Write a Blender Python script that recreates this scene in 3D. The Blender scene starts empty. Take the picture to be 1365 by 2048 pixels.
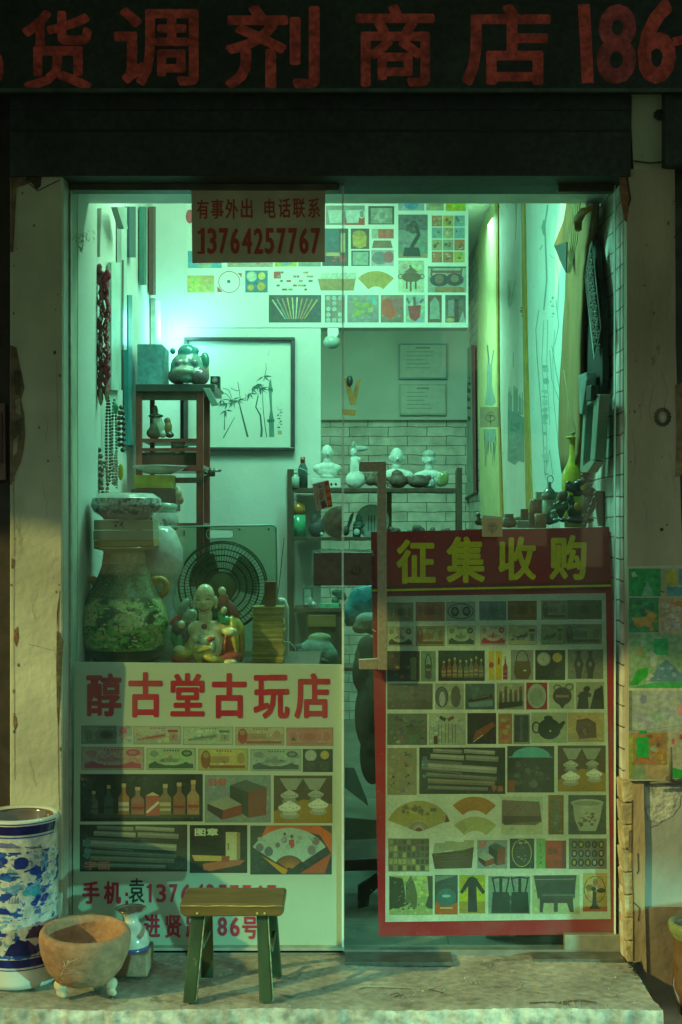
import bpy, bmesh, math, random
from mathutils import Vector, Matrix, Euler
R = math.radians
random.seed(7)
sc = bpy.context.scene
# ---------------------------------------------------------------- camera
F, D, EZ, CX, CY = 2600.0, 3.64, 1.197, 689.0, 1050.0
cam = bpy.data.objects.new('camera', bpy.data.cameras.new('camera'))
sc.collection.objects.link(cam); sc.camera = cam
cam.location = (0, -D, EZ); cam.rotation_euler = (R(90), 0, 0)
cam.data.sensor_fit = 'AUTO'; cam.data.sensor_width = 36
cam.data.lens = F/2048*36
cam.data.shift_x = -6.5/2048; cam.data.shift_y = 26/2048
cam.data.clip_start = 0.05; cam.data.clip_end = 500
# ---------------------------------------------------------------- night sky, street lamps, exposure
sc.view_settings.view_transform = 'Standard'; sc.view_settings.look = 'None'
sc.cycles.use_denoising = True
sc.view_settings.exposure = 0.28; sc.view_settings.gamma = 1
w = bpy.data.worlds.new('World'); sc.world = w; w.use_nodes = True
nt = w.node_tree; bg = nt.nodes['Background']
sky = nt.nodes.new('ShaderNodeTexSky'); sky.sky_type = 'NISHITA'; sky.sun_disc = False
sky.sun_elevation = R(2); sky.sun_rotation = R(200)
mx = nt.nodes.new('ShaderNodeMix'); mx.data_type = 'RGBA'; mx.inputs[0].default_value = 0.98
mx.inputs[7].default_value = (0.54, 0.80, 0.58, 1)
nt.links.new(sky.outputs[0], mx.inputs[6]); nt.links.new(mx.outputs[2], bg.inputs[0])
bg.inputs[1].default_value = 0.92
def lamp(kind, name, loc, aim, energy, col, **k):
    l = bpy.data.lights.new(name, kind); l.energy = energy; l.color = col
    for a, b in k.items(): setattr(l, a, b)
    o = bpy.data.objects.new(name, l); sc.collection.objects.link(o); o.location = loc
    o.rotation_euler = (Vector(aim)-Vector(loc)).to_track_quat('-Z', 'Y').to_euler()
    return o
# sodium street light, high on the left of the street
lamp('SUN', 'street_light', (-1.58*4, -4, 3.6), (0, 0, 0), 2.2, (1.0, 0.88, 0.26), angle=R(1.2))
# low cold head lamp across the pavement on the right
l_ = lamp('SPOT', 'head_lamp', (2.85, -2.8, 0.42), (-0.25, -0.1, 0.0), 430, (0.26, 1.0, 0.74), spot_size=R(10), spot_blend=1.0, shadow_soft_size=0.03)
l_.scale = (4.6, 1, 1)
# fluorescent fittings inside the shop, with unseen fill lights added
lamp('AREA', 'shop_lamp_light', (-0.30, 0.65, 2.66), (-0.35, 1.5, 1.1), 14, (0.46, 1.0, 0.62), shape='RECTANGLE', size=0.6, size_y=0.3)
lamp('AREA', 'front_fill_light', (0.02, 0.56, 2.36), (0.50, 0.75, 0.9), 13, (0.24, 1.0, 0.76), shape='RECTANGLE', size=0.6, size_y=0.12)  # added fill for the coat and near bricks, no such fitting known

lamp('POINT', 'corner_tube_light', (-0.66, 1.50, 1.95), (0, 0, 0), 3.4, (0.26, 1.0, 0.86), shadow_soft_size=0.10)
lamp('AREA', 'recess_fill_light', (0.25, 2.9, 2.38), (0.2, 3.3, 0.5), 15, (0.40, 1.0, 0.66), shape='RECTANGLE', size=0.4, size_y=0.4)  # put in to lift the dark recess, source invented
lamp('AREA', 'stair_fill_light', (0.55, 3.0, 2.74), (0.74, 3.1, 1.2), 20, (0.40, 1.0, 0.72), shape='RECTANGLE', size=0.2, size_y=2.0)  # extra fill brightening the wall beside the loft
# ---------------------------------------------------------------- helpers
def P(px, py, y=0.0):
    d = D+y; return Vector(((px-CX)*d/F, y, EZ-(py-CY)*d/F))
def PX(px, py, X):                       # where the ray of a pixel meets the plane x = X
    d = X*F/(px-CX); return Vector((X, d-D, EZ-(py-CY)*d/F))
def S(y): return (D+y)/F
WL = {}
def wl(p): return WL.get(p.name, Vector((0, 0, 0))) if p else Vector((0, 0, 0))
def tag(o, label=None, cat=None, group=None, kind=None):
    if label: o['label'] = label
    if cat: o['category'] = cat
    if group: o['group'] = group
    if kind: o['kind'] = kind
    return o
def thing(name, label, cat, loc, group=None):
    o = bpy.data.objects.new(name, None); sc.collection.objects.link(o)
    o.empty_display_size = 0.05; o.location = loc; WL[o.name] = Vector(loc)
    return tag(o, label, cat, group)
class MB:
    def __init__(s): s.v, s.f, s.c, s.sm = [], [], [], []
    def add(s, vs, fs, col=(1, 1, 1), smooth=False):
        b = len(s.v); s.v += [Vector(q) for q in vs]
        for f in fs: s.f.append([b+i for i in f]); s.c.append(col); s.sm.append(smooth)
        return s
    def box(s, x0, x1, y0, y1, z0, z1, col=(1, 1, 1), M=None):
        vs = [Vector(q) for q in ((x0,y0,z0),(x1,y0,z0),(x1,y1,z0),(x0,y1,z0),(x0,y0,z1),(x1,y0,z1),(x1,y1,z1),(x0,y1,z1))]
        if M: vs = [M @ q for q in vs]
        return s.add(vs, [(0,3,2,1),(4,5,6,7),(0,1,5,4),(1,2,6,5),(2,3,7,6),(3,0,4,7)], col)
    def pbox(s, px0, py0, px1, py1, ya, yb, col=(1, 1, 1)):   # box whose front face sits at depth ya
        a, b = P(px0, py1, ya), P(px1, py0, ya)
        return s.box(a.x, b.x, ya, yb, a.z, b.z, col)
    def prism(s, pts, off, col=(1, 1, 1)):                    # outline + thickness vector
        off = Vector(off); n = len(pts); vs = [Vector(p) for p in pts]+[Vector(p)+off for p in pts]
        fs = [tuple(range(n)), tuple(range(2*n-1, n-1, -1))]+[(i, n+i, n+(i+1) % n, (i+1) % n) for i in range(n)]
        return s.add(vs, fs, col)
    def pprism(s, pts, y, t, col=(1, 1, 1)): return s.prism([P(a, b, y) for a, b in pts], (0, t, 0), col)
    def tube(s, pts, r, n=10, col=(1, 1, 1), closed=False):
        pts = [Vector(p) for p in pts]; m = len(pts)
        rs = r if isinstance(r, (list, tuple)) else [r]*m
        vs, fs = [], []; up = None
        for i, p in enumerate(pts):
            a = pts[(i-1) % m] if (closed or i) else p; b = pts[(i+1) % m] if (closed or i < m-1) else p
            t = (b-a).normalized()
            if up is None: up = t.orthogonal().normalized()
            up = (up-t*up.dot(t)).normalized(); q = t.cross(up)
            for k in range(n):
                an = 2*math.pi*k/n; vs.append(p+(up*math.cos(an)+q*math.sin(an))*rs[i])
        for i in range(m if closed else m-1):
            j = (i+1) % m
            for k in range(n): fs.append((i*n+k, i*n+(k+1) % n, j*n+(k+1) % n, j*n+k))
        if not closed: fs += [tuple(range(n-1, -1, -1)), tuple((m-1)*n+k for k in range(n))]
        return s.add(vs, fs, col, True)
    def lathe(s, prof, c, n=32, col=(1, 1, 1), M=None, sx=1, sy=1):   # prof: (radius, height) or (radius, height, colour)
        c = Vector(c); vs = []
        for q in prof:
            for k in range(n):
                a = 2*math.pi*k/n; v = Vector((q[0]*sx*math.cos(a), q[0]*sy*math.sin(a), q[1]))
                vs.append(c+(M @ v if M else v))
        b = len(s.v); s.v += vs
        for i in range(len(prof)-1):
            cc = prof[i+1][2] if len(prof[i+1]) > 2 else col
            for k in range(n):
                s.f.append([b+i*n+k, b+i*n+(k+1) % n, b+(i+1)*n+(k+1) % n, b+(i+1)*n+k]); s.c.append(cc); s.sm.append(True)
        for i, rev in ((0, True), (len(prof)-1, False)):
            if prof[i][0] > 1e-5:
                l = [b+i*n+k for k in range(n)]; s.f.append(l[::-1] if rev else l)
                s.c.append(prof[i][2] if len(prof[i]) > 2 else col); s.sm.append(False)
        return s
    def ell(s, c, r, col=(1, 1, 1), M=None, nu=16, nv=10):
        if not isinstance(r, (tuple, list)): r = (r, r, r)
        c = Vector(c); vs = []; fs = []
        for i in range(1, nv):
            t = math.pi*i/nv
            for k in range(nu):
                a = 2*math.pi*k/nu
                v = Vector((r[0]*math.sin(t)*math.cos(a), r[1]*math.sin(t)*math.sin(a), r[2]*math.cos(t)))
                vs.append(c+(M @ v if M else v))
        v = Vector((0, 0, r[2])); vs += [c+(M @ v if M else v), c-(M @ v if M else v)]
        T = len(vs)-2
        for k in range(nu):
            fs.append((T, k, (k+1) % nu)); fs.append((T+1, (nv-2)*nu+(k+1) % nu, (nv-2)*nu+k))
            for i in range(nv-2): fs.append((i*nu+k, (i+1)*nu+k, (i+1)*nu+(k+1) % nu, i*nu+(k+1) % nu))
        return s.add(vs, fs, col, True)
    def torus(s, c, Rr, r, axis=(0, 1, 0), n=40, m=6, col=(1, 1, 1), sz=1.0):
        q = Vector(axis).to_track_quat('Z', 'Y').to_matrix(); c = Vector(c)
        return s.tube([c+q @ Vector((Rr*math.cos(2*math.pi*k/n), Rr*sz*math.sin(2*math.pi*k/n), 0)) for k in range(n)], r, m, col, True)
    def build(s, name, m, parent=None, loc=None, bevel=0, seg=2, fixn=True):
        o0 = wl(parent) if parent else (Vector(loc) if loc is not None else Vector((0, 0, 0)))
        me = bpy.data.meshes.new(name); me.from_pydata([v-o0 for v in s.v], [], s.f)
        me.polygons.foreach_set('use_smooth', s.sm)
        at = me.color_attributes.new('Col', 'FLOAT_COLOR', 'CORNER'); buf = []
        for p, c in zip(me.polygons, s.c): buf += [c[0], c[1], c[2], 1.0]*p.loop_total
        at.data.foreach_set('color', buf)
        if fixn:
            bm = bmesh.new(); bm.from_mesh(me); bmesh.ops.recalc_face_normals(bm, faces=bm.faces); bm.to_mesh(me); bm.free()
        me.materials.append(m); me.update()
        o = bpy.data.objects.new(name, me); sc.collection.objects.link(o)
        if parent: o.parent = parent; WL[o.name] = o0
        else: o.location = o0; WL[o.name] = o0
        if bevel:
            b = o.modifiers.new('bevel', 'BEVEL'); b.width = bevel; b.segments = seg; b.limit_method = 'ANGLE'; b.angle_limit = R(40)
        return o
def lin(r, g, b):                        # sRGB 0-255 -> linear
    f = lambda c: (c/255/12.92) if c <= 10.3 else ((c/255+0.055)/1.055)**2.4
    return (f(r), f(g), f(b))
def noise_rgb(nt, col_socket, co, scale, amt, detail=4, lo=None):
    n = nt.nodes.new('ShaderNodeTexNoise'); n.inputs['Scale'].default_value = scale; n.inputs['Detail'].default_value = detail
    nt.links.new(co, n.inputs['Vector'])
    mr = nt.nodes.new('ShaderNodeMapRange'); mr.inputs[1].default_value = 0.3; mr.inputs[2].default_value = 0.7
    mr.inputs[3].default_value = 1-amt; mr.inputs[4].default_value = 1+amt*0.6
    nt.links.new(n.outputs[0], mr.inputs[0])
    v = nt.nodes.new('ShaderNodeVectorMath'); v.operation = 'SCALE'
    nt.links.new(col_socket, v.inputs[0]); nt.links.new(mr.outputs[0], v.inputs['Scale'])
    return v.outputs[0], n.outputs[0]
MATS = {}
def mat(name, col=(0.5, 0.5, 0.5), rough=0.6, ns=12, amt=0.2, bump=0.0, bs=60, metal=0.0, vc=False, ns2=0, amt2=0, stain=None, stain_at=0.62, stain_s=5, coat=0, trans=0, vstretch=1.0, hstretch=1.0):
    if name in MATS: return MATS[name]
    m = bpy.data.materials.new(name); m.use_nodes = True; nt = m.node_tree; b = nt.nodes['Principled BSDF']
    tc = nt.nodes.new('ShaderNodeTexCoord'); mp = nt.nodes.new('ShaderNodeMapping'); nt.links.new(tc.outputs['Object'], mp.inputs[0])
    mp.inputs['Scale'].default_value = (hstretch, 1, vstretch)
    co = mp.outputs[0]
    if vc:
        a = nt.nodes.new('ShaderNodeVertexColor'); a.layer_name = 'Col'; c = a.outputs[0]
    else:
        a = nt.nodes.new('ShaderNodeRGB'); a.outputs[0].default_value = (*col, 1); c = a.outputs[0]
    c, nf = noise_rgb(nt, c, co, ns, amt)
    if ns2: c, _ = noise_rgb(nt, c, co, ns2, amt2, 2)
    if stain:
        n = nt.nodes.new('ShaderNodeTexNoise'); n.inputs['Scale'].default_value = stain_s; n.inputs['Detail'].default_value = 8; n.inputs['Roughness'].default_value = 0.65
        nt.links.new(co, n.inputs['Vector'])
        mr = nt.nodes.new('ShaderNodeMapRange'); mr.inputs[1].default_value = stain_at; mr.inputs[2].default_value = stain_at+0.04
        nt.links.new(n.outputs[0], mr.inputs[0])
        x = nt.nodes.new('ShaderNodeMix'); x.data_type = 'RGBA'; x.inputs[7].default_value = (*stain, 1)
        nt.links.new(mr.outputs[0], x.inputs[0]); nt.links.new(c, x.inputs[6]); c = x.outputs[2]
    nt.links.new(c, b.inputs['Base Color'])
    b.inputs['Roughness'].default_value = rough; b.inputs['Metallic'].default_value = metal
    if coat: b.inputs['Coat Weight'].default_value = coat; b.inputs['Coat Roughness'].default_value = 0.12
    if bump:
        n = nt.nodes.new('ShaderNodeTexNoise'); n.inputs['Scale'].default_value = bs; n.inputs['Detail'].default_value = 6
        nt.links.new(co, n.inputs['Vector'])
        bp = nt.nodes.new('ShaderNodeBump'); bp.inputs['Strength'].default_value = min(1, bump); bp.inputs['Distance'].default_value = 0.01
        nt.links.new(n.outputs[0], bp.inputs['Height']); nt.links.new(bp.outputs[0], b.inputs['Normal'])
    MATS[name] = m; return m
def glassmat(name, tint, refl=1.0, dirt=0.05, dirtcol=(0.5, 0.7, 0.6)):
    m = bpy.data.materials.new(name); m.use_nodes = True; nt = m.node_tree; nt.nodes.clear()
    out = nt.nodes.new('ShaderNodeOutputMaterial')
    t = nt.nodes.new('ShaderNodeBsdfTransparent'); t.inputs[0].default_value = (*tint, 1)
    g = nt.nodes.new('ShaderNodeBsdfGlossy'); g.inputs['Roughness'].default_value = 0.02
    df = nt.nodes.new('ShaderNodeBsdfDiffuse'); df.inputs[0].default_value = (*dirtcol, 1)
    fr = nt.nodes.new('ShaderNodeFresnel'); fr.inputs[0].default_value = 1.45
    mu = nt.nodes.new('ShaderNodeMath'); mu.operation = 'MULTIPLY'; mu.inputs[1].default_value = refl; gm = nt.nodes.new('ShaderNodeNewGeometry'); ff = nt.nodes.new('ShaderNodeMath'); ff.operation = 'SUBTRACT'; ff.inputs[0].default_value = 1; nt.links.new(gm.outputs['Backfacing'], ff.inputs[1]); fm = nt.nodes.new('ShaderNodeMath'); fm.operation = 'MULTIPLY'; nt.links.new(fr.outputs[0], fm.inputs[0]); nt.links.new(ff.outputs[0], fm.inputs[1]); nt.links.new(fm.outputs[0], mu.inputs[0])
    tc = nt.nodes.new('ShaderNodeTexCoord')
    def nz(s, a, b_, hi, det=8):
        n = nt.nodes.new('ShaderNodeTexNoise'); n.inputs['Scale'].default_value = s; n.inputs['Detail'].default_value = det
        n.inputs['Roughness'].default_value = 0.6; nt.links.new(tc.outputs['Object'], n.inputs['Vector'])
        r = nt.nodes.new('ShaderNodeMapRange'); r.inputs[1].default_value = a; r.inputs[2].default_value = b_; r.inputs[4].default_value = hi
        nt.links.new(n.outputs[0], r.inputs[0]); return r.outputs[0]
    a = nt.nodes.new('ShaderNodeMath'); nt.links.new(nz(2.2, .42, .8, dirt*2.2), a.inputs[0]); nt.links.new(nz(160, .69, .76, 0.25, 2), a.inputs[1])
    s1 = nt.nodes.new('ShaderNodeMixShader'); nt.links.new(a.outputs[0], s1.inputs[0]); nt.links.new(t.outputs[0], s1.inputs[1]); nt.links.new(df.outputs[0], s1.inputs[2])
    s2 = nt.nodes.new('ShaderNodeMixShader'); nt.links.new(mu.outputs[0], s2.inputs[0]); nt.links.new(s1.outputs[0], s2.inputs[1]); nt.links.new(g.outputs[0], s2.inputs[2])
    nt.links.new(s2.outputs[0], out.inputs[0]); return m
# ---------------------------------------------------------------- lettering and printed pictures
_TC = {}
def glyph(ch, weight=0.0):
    k = (ch, weight)
    if k in _TC: return _TC[k]
    cu = bpy.data.curves.new('t', 'FONT'); cu.body = ch; cu.size = 1.0; cu.offset = weight; cu.resolution_u = 3
    o = bpy.data.objects.new('t', cu); sc.collection.objects.link(o)
    bpy.context.view_layer.update()
    me = bpy.data.meshes.new_from_object(o.evaluated_get(bpy.context.evaluated_depsgraph_get()))
    v = [tuple(q.co[:2]) for q in me.vertices]; f = [tuple(p.vertices) for p in me.polygons]
    bpy.data.objects.remove(o); bpy.data.curves.remove(cu); bpy.data.meshes.remove(me)
    x0 = min(a[0] for a in v); x1 = max(a[0] for a in v); y0 = min(a[1] for a in v); y1 = max(a[1] for a in v)
    _TC[k] = ([((a-x0)/max(1e-6, x1-x0), (b-y0)/max(1e-6, y1-y0)) for a, b in v], f)
    return _TC[k]
class Canvas:                             # flat print: shapes in photograph pixels laid on a sheet
    def __init__(s, fn, n=(0, -1, 0), step=2.5e-6):
        s.fn, s.n, s.step, s.k, s.mb = fn, Vector(n), step, 0, MB()
    def pt(s, x, y): return s.fn(x, y)+s.n*(s.k*s.step)
    def poly(s, pts, col): s.k += 1; s.mb.add([s.pt(*p) for p in pts], [tuple(range(len(pts)))], col)
    tex = False
    def rect(s, x0, y0, x1, y1, col):
        if s.tex and x1-x0 > 12 and y1-y0 > 12:          # each picture is layered from the sheet up
            if not hasattr(s, 'pics'): s.pics, s.base = [], s.k
            if not any(a <= x0+2 and b <= y0+2 and x1 <= c+2 and y1 <= d+2 for a, b, c, d in s.pics): s.k = s.base; s.pics.append((x0, y0, x1, y1))
        s.poly([(x0, y0), (x1, y0), (x1, y1), (x0, y1)], col)
        if s.tex and x1-x0 > 22 and y1-y0 > 18:
            f = random.uniform(-.2, .2); m = (y0+y1)/2+random.uniform(-.2, .25)*(y1-y0)
            s.poly([(x0, m), (x1, m+random.uniform(-4, 4)), (x1, y1), (x0, y1)], tuple(max(0, q*(1+f)) for q in col))
            s.blot(x0, y0, x1, y1, [tuple(q*random.uniform(.6, 1.4)+random.uniform(0, .01) for q in col) for _ in range(6)], int((x1-x0)*(y1-y0)/90), 2, 7)
    def ell(s, cx, cy, rx, ry, col, a0=0, a1=360, n=20):
        s.poly([(cx+rx*math.cos(R(a0+(a1-a0)*i/n)), cy-ry*math.sin(R(a0+(a1-a0)*i/n))) for i in range(n+(a1-a0 < 360))], col)
    def ring(s, cx, cy, rx, ry, w, col, a0=0, a1=360, n=24):
        s.k += 1; vs = []
        for i in range(n+1):
            a = R(a0+(a1-a0)*i/n)
            for t in (0, w): vs.append(s.pt(cx+(rx-t)*math.cos(a), cy-(ry-t)*math.sin(a)))
        s.mb.add(vs, [(2*i, 2*i+1, 2*i+3, 2*i+2) for i in range(n)], col)
    def line(s, pts, w, col, w1=None):
        s.k += 1; vs = []; n = len(pts)
        for i, (x, y) in enumerate(pts):
            a, b = pts[max(0, i-1)], pts[min(n-1, i+1)]; dx, dy = b[0]-a[0], b[1]-a[1]; l = math.hypot(dx, dy) or 1
            ww = (w+(w1-w)*i/(n-1) if w1 is not None else w)/2
            vs += [s.pt(x-dy/l*ww, y+dx/l*ww), s.pt(x+dy/l*ww, y-dx/l*ww)]
        s.mb.add(vs, [(2*i, 2*i+1, 2*i+3, 2*i+2) for i in range(n-1)], col)
    def text(s, t, x0, y0, x1, y1, col, weight=0.0, shear=0, dy=0):
        if t == '1':
            h = y1-y0; w = h*(.10+weight*1.6); xm = x1-w*.5 if x1-x0 < h*.4 else (x0+x1)/2; c_ = [(xm, y0), (xm, y1)]
            s.line(c_, w, col); s.line([(xm+w*.3, y0+h*.05), (xm-w*1.3, y0+h*.2)], w*.8, col)
            if x1-x0 > h*.28 and y0 < 1000: s.rect(x0+1, y1-h*.1, x1-1, y1, col)
            return
        v, f = glyph(t); h = (y1-y0)*weight; x0 += h; x1 -= h; y0 += h; y1 -= h
        for k in range(8 if weight > .02 else (4 if weight else 1)):
            s.k += 1; n = 8 if weight > .02 else 4
            ox, oy = h*math.cos(6.283*k/n+.3), h*math.sin(6.283*k/n+.3)
            s.mb.add([s.pt(x0+a*(x1-x0)+shear*b+ox, y1-b*(y1-y0)+dy*a+oy) for a, b in v], f, col)
    def blot(s, x0, y0, x1, y1, cols, n, smin=2, smax=7):
        for _ in range(n):
            r = random.uniform(smin, smax); r2 = r*random.uniform(.5, 1)
            r = min(r, (x1-x0)/2.2); r2 = min(r2, (y1-y0)/2.2)
            cx, cy = random.uniform(x0+r, x1-r), random.uniform(y0+r2, y1-r2); m = 8
            s.poly([(cx+r*random.uniform(.6, 1)*math.cos(6.283*i/m), cy+r2*random.uniform(.6, 1)*math.sin(6.283*i/m)) for i in range(m)], random.choice(cols))
    def build(s, name, m, parent=None): return s.mb.build(name, m, parent, fixn=False)
def blob(parts, vox, name, m, parent=None, smooth=3, loc=None):
    """one continuous body: ellipsoids (centre, radii, colour[, rotation]) fused; colours follow the nearest source"""
    q = MB()
    for p in parts: q.ell(p[0], p[1], M=(p[3].to_matrix() if len(p) > 3 else None), nu=20, nv=12)
    o = q.build('tmp', mat('plain'), None)
    r = o.modifiers.new('r', 'REMESH'); r.mode = 'VOXEL'; r.voxel_size = vox
    sm = o.modifiers.new('s', 'SMOOTH'); sm.iterations = smooth; sm.factor = 0.5
    me = bpy.data.meshes.new_from_object(o.evaluated_get(bpy.context.evaluated_depsgraph_get()))
    out = MB(); out.v = [v.co.copy() for v in me.vertices]
    def near(c):
        best, bc = 1e9, None
        for p in parts:
            rr = p[1] if isinstance(p[1], (tuple, list)) else (p[1],)*3
            dv = c-Vector(p[0])
            if len(p) > 3: dv = p[3].to_matrix().transposed() @ dv
            e = math.sqrt(sum((dv[i]/rr[i])**2 for i in range(3)))
            e = (e-1)*min(rr)
            if e < best: best, bc = e, p[2]
        return bc
    for p in me.polygons: out.f.append(list(p.vertices)); out.c.append(near(p.center)); out.sm.append(True)
    d = o.data; bpy.data.objects.remove(o); bpy.data.meshes.remove(d); bpy.data.meshes.remove(me)
    return out.build(name, m, parent, loc=loc)
# ================================================================ materials
M_vc = mat('print', vc=True, rough=0.55, ns=140, amt=0.22, ns2=25, amt2=0.12)
M_vcg = mat('painted_glaze', vc=True, rough=0.16, ns=40, amt=0.22, coat=0.4)
M_vcm = mat('painted_matt', vc=True, rough=0.6, ns=40, amt=0.28, bump=0.15, bs=90)
M_plaster = mat('old_plaster', (0.50, 0.53, 0.40), 0.9, ns=5, amt=0.28, bump=0.35, bs=45, ns2=1.6, amt2=0.18, stain=(0.26, 0.22, 0.15), stain_at=0.70, stain_s=6)
M_plaster2 = mat('old_plaster_brown', (0.42, 0.37, 0.27), 0.9, ns=4, amt=0.28, bump=0.35, bs=45, ns2=1.6, amt2=0.18, stain=(0.2, 0.16, 0.12), stain_at=0.66, stain_s=5, hstretch=1.6, vstretch=0.6)
M_peel = mat('bare_plaster', vc=True, rough=0.95, ns=30, amt=0.45, bump=0.8, bs=70)
M_wall = mat('white_wall', (0.60, 0.60, 0.55), 0.85, ns=3, amt=0.10, bump=0.1, bs=60, stain=(0.5, 0.5, 0.43), stain_at=0.68, stain_s=4)
M_recess = mat('grey_wall', (0.50, 0.54, 0.48), 0.85, ns=3, amt=0.14, bump=0.1, bs=60)
M_conc = mat('porch_concrete', (0.34, 0.34, 0.29), 0.8, ns=5, amt=0.35, bump=0.5, bs=38, ns2=45, amt2=0.25, stain=(0.17, 0.17, 0.14), stain_at=0.60, stain_s=7)
M_kerb = mat('broken_concrete', (0.46, 0.47, 0.40), 0.95, ns=34, amt=0.55, bump=0.35, bs=130, ns2=6, amt2=0.3)
M_asph = mat('asphalt', (0.045, 0.045, 0.04), 0.9, ns=60, amt=0.5, bump=0.8, bs=150)
M_dark = mat('black_paint', (0.038, 0.050, 0.048), 0.6, ns=4, amt=0.4, bump=0.1, bs=20, ns2=60, amt2=0.35)
M_steel = mat('brushed_steel', (0.17, 0.145, 0.12), 0.42, ns=60, amt=0.2, metal=0.75)
M_alu = mat('aluminium_trim', (0.36, 0.40, 0.34), 0.5, ns=25, amt=0.3, metal=0.3)
M_redwood = mat('red_lacquer_wood', (0.22, 0.045, 0.03), 0.4, ns=30, amt=0.4, vstretch=0.3, coat=0.2)
M_dwood = mat('dark_wood', (0.085, 0.05, 0.03), 0.55, ns=30, amt=0.4, vstretch=0.3)
M_white = mat('plaster_white', (0.62, 0.62, 0.57), 0.6, ns=20, amt=0.1)
M_black = mat('black_plastic', (0.02, 0.02, 0.02), 0.4, ns=40, amt=0.2)
def brickmat():
    m = bpy.data.materials.new('painted_brick'); m.use_nodes = True; nt = m.node_tree; b = nt.nodes['Principled BSDF']
    tc = nt.nodes.new('ShaderNodeTexCoord'); sp = nt.nodes.new('ShaderNodeSeparateXYZ'); nt.links.new(tc.outputs['Object'], sp.inputs[0])
    ad = nt.nodes.new('ShaderNodeMath'); ad.operation = 'ADD'; nt.links.new(sp.outputs[0], ad.inputs[0]); nt.links.new(sp.outputs[1], ad.inputs[1])
    cb = nt.nodes.new('ShaderNodeCombineXYZ'); nt.links.new(ad.outputs[0], cb.inputs[0]); nt.links.new(sp.outputs[2], cb.inputs[1])
    n = nt.nodes.new('ShaderNodeTexNoise'); n.inputs['Scale'].default_value = 9; n.inputs['Detail'].default_value = 4; nt.links.new(tc.outputs['Object'], n.inputs['Vector'])
    v = nt.nodes.new('ShaderNodeVectorMath'); v.operation = 'MULTIPLY_ADD'; v.inputs[1].default_value = (.02, .02, .02)
    nt.links.new(n.outputs[1], v.inputs[0]); nt.links.new(cb.outputs[0], v.inputs[2])
    br = nt.nodes.new('ShaderNodeTexBrick'); br.inputs['Scale'].default_value = 1; br.inputs['Brick Width'].default_value = 0.24; br.inputs['Row Height'].default_value = 0.0585
    br.inputs['Mortar Size'].default_value = 0.0022; br.inputs['Mortar Smooth'].default_value = 0.4
    br.inputs['Color1'].default_value = (.62, .60, .52, 1); br.inputs['Color2'].default_value = (.50, .50, .44, 1); br.inputs['Mortar'].default_value = (.10, .085, .06, 1)
    nt.links.new(v.outputs[0], br.inputs['Vector'])
    c, _ = noise_rgb(nt, br.outputs[0], tc.outputs['Object'], 14, 0.3, 6)
    nt.links.new(c, b.inputs['Base Color']); b.inputs['Roughness'].default_value = .8
    n2 = nt.nodes.new('ShaderNodeTexNoise'); n2.inputs['Scale'].default_value = 50; n2.inputs['Detail'].default_value = 5; nt.links.new(tc.outputs['Object'], n2.inputs['Vector'])
    h = nt.nodes.new('ShaderNodeMath'); h.operation = 'MULTIPLY_ADD'; h.inputs[1].default_value = 0.35; nt.links.new(n2.outputs[0], h.inputs[0])
    iv = nt.nodes.new('ShaderNodeMath'); iv.operation = 'SUBTRACT'; iv.inputs[0].default_value = 1; nt.links.new(br.outputs[1], iv.inputs[1]); nt.links.new(iv.outputs[0], h.inputs[2])
    bp = nt.nodes.new('ShaderNodeBump'); bp.inputs['Strength'].default_value = .7; bp.inputs['Distance'].default_value = .006
    nt.links.new(h.outputs[0], bp.inputs['Height']); nt.links.new(bp.outputs[0], b.inputs['Normal'])
    return m
M_brick = brickmat()
# ================================================================ ground
XL, XR = -0.771, 0.771
YF = -0.084                                # front face of the pillars
YC = -0.41                                 # front edge of the porch slab
g = MB(); g.add([(-40, -40, -0.16), (40, -40, -0.16), (40, YC+0.3, -0.16), (-40, YC+0.3, -0.16)], [(0, 1, 2, 3)])
tag(g.build('street', M_asph), kind='structure')
from mathutils import noise as NZ0
def rough_slab():
    xr = (1302-CX)*(D+YC)/F
    nx, ny = 260, 26; bm = MB(); vs = []
    for j in range(ny+1):
        for i in range(nx+1):
            x = -1.35+(xr+1.35+0.03)*i/nx; y = YC+(0.02-YC)*j/ny
            z = 0.004*math.sin(x*9+y*7)*math.sin(y*13)+random.uniform(-.0008, .0008)-0.004
            if j == 0: y += .006*NZ0.fractal((x*22, 0, 0), 1, 2, 4); z -= .002+.003*abs(NZ0.fractal((x*35, 5, 0), 1, 2, 4))
            if j == 1: z -= .0012*abs(NZ0.fractal((x*40, 9, 0), 1, 2, 3))
            if i == nx: x += random.uniform(-.004, .004)-0.10*(y-YC)
            vs.append((x, y, z))
    fs = [(j*(nx+1)+i, j*(nx+1)+i+1, (j+1)*(nx+1)+i+1, (j+1)*(nx+1)+i) for j in range(ny) for i in range(nx)]
    bm.add(vs, fs, smooth=True); return bm, nx, vs
sb, nx, svs = rough_slab()
porch = tag(sb.build('pavement', M_conc), kind='structure')
from mathutils import noise as NZ0
kb = MB(); rows = 12; vs = []
for r_ in range(rows+1):
    for i in range(nx+1):
        x, y, z = svs[i]
        vs.append((x, y-(.004+.0045*NZ0.fractal((x*30, r_*.5, 2), 1, 2, 5)+.0007*r_)*(r_ > 0), z-(0.0125*r_)))
kb.add(vs, [(r_*(nx+1)+i, (r_+1)*(nx+1)+i, (r_+1)*(nx+1)+i+1, r_*(nx+1)+i+1) for r_ in range(rows) for i in range(nx)], smooth=True)
e = svs[nx]; kb.add([svs[(nx+1)*j+nx] for j in range(27)]+[(svs[(nx+1)*j+nx][0]+.01, svs[(nx+1)*j+nx][1], -.16) for j in range(27)], [(j, 27+j, 28+j, j+1) for j in range(26)])
tag(kb.build('kerb', M_kerb), kind='structure')
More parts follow.
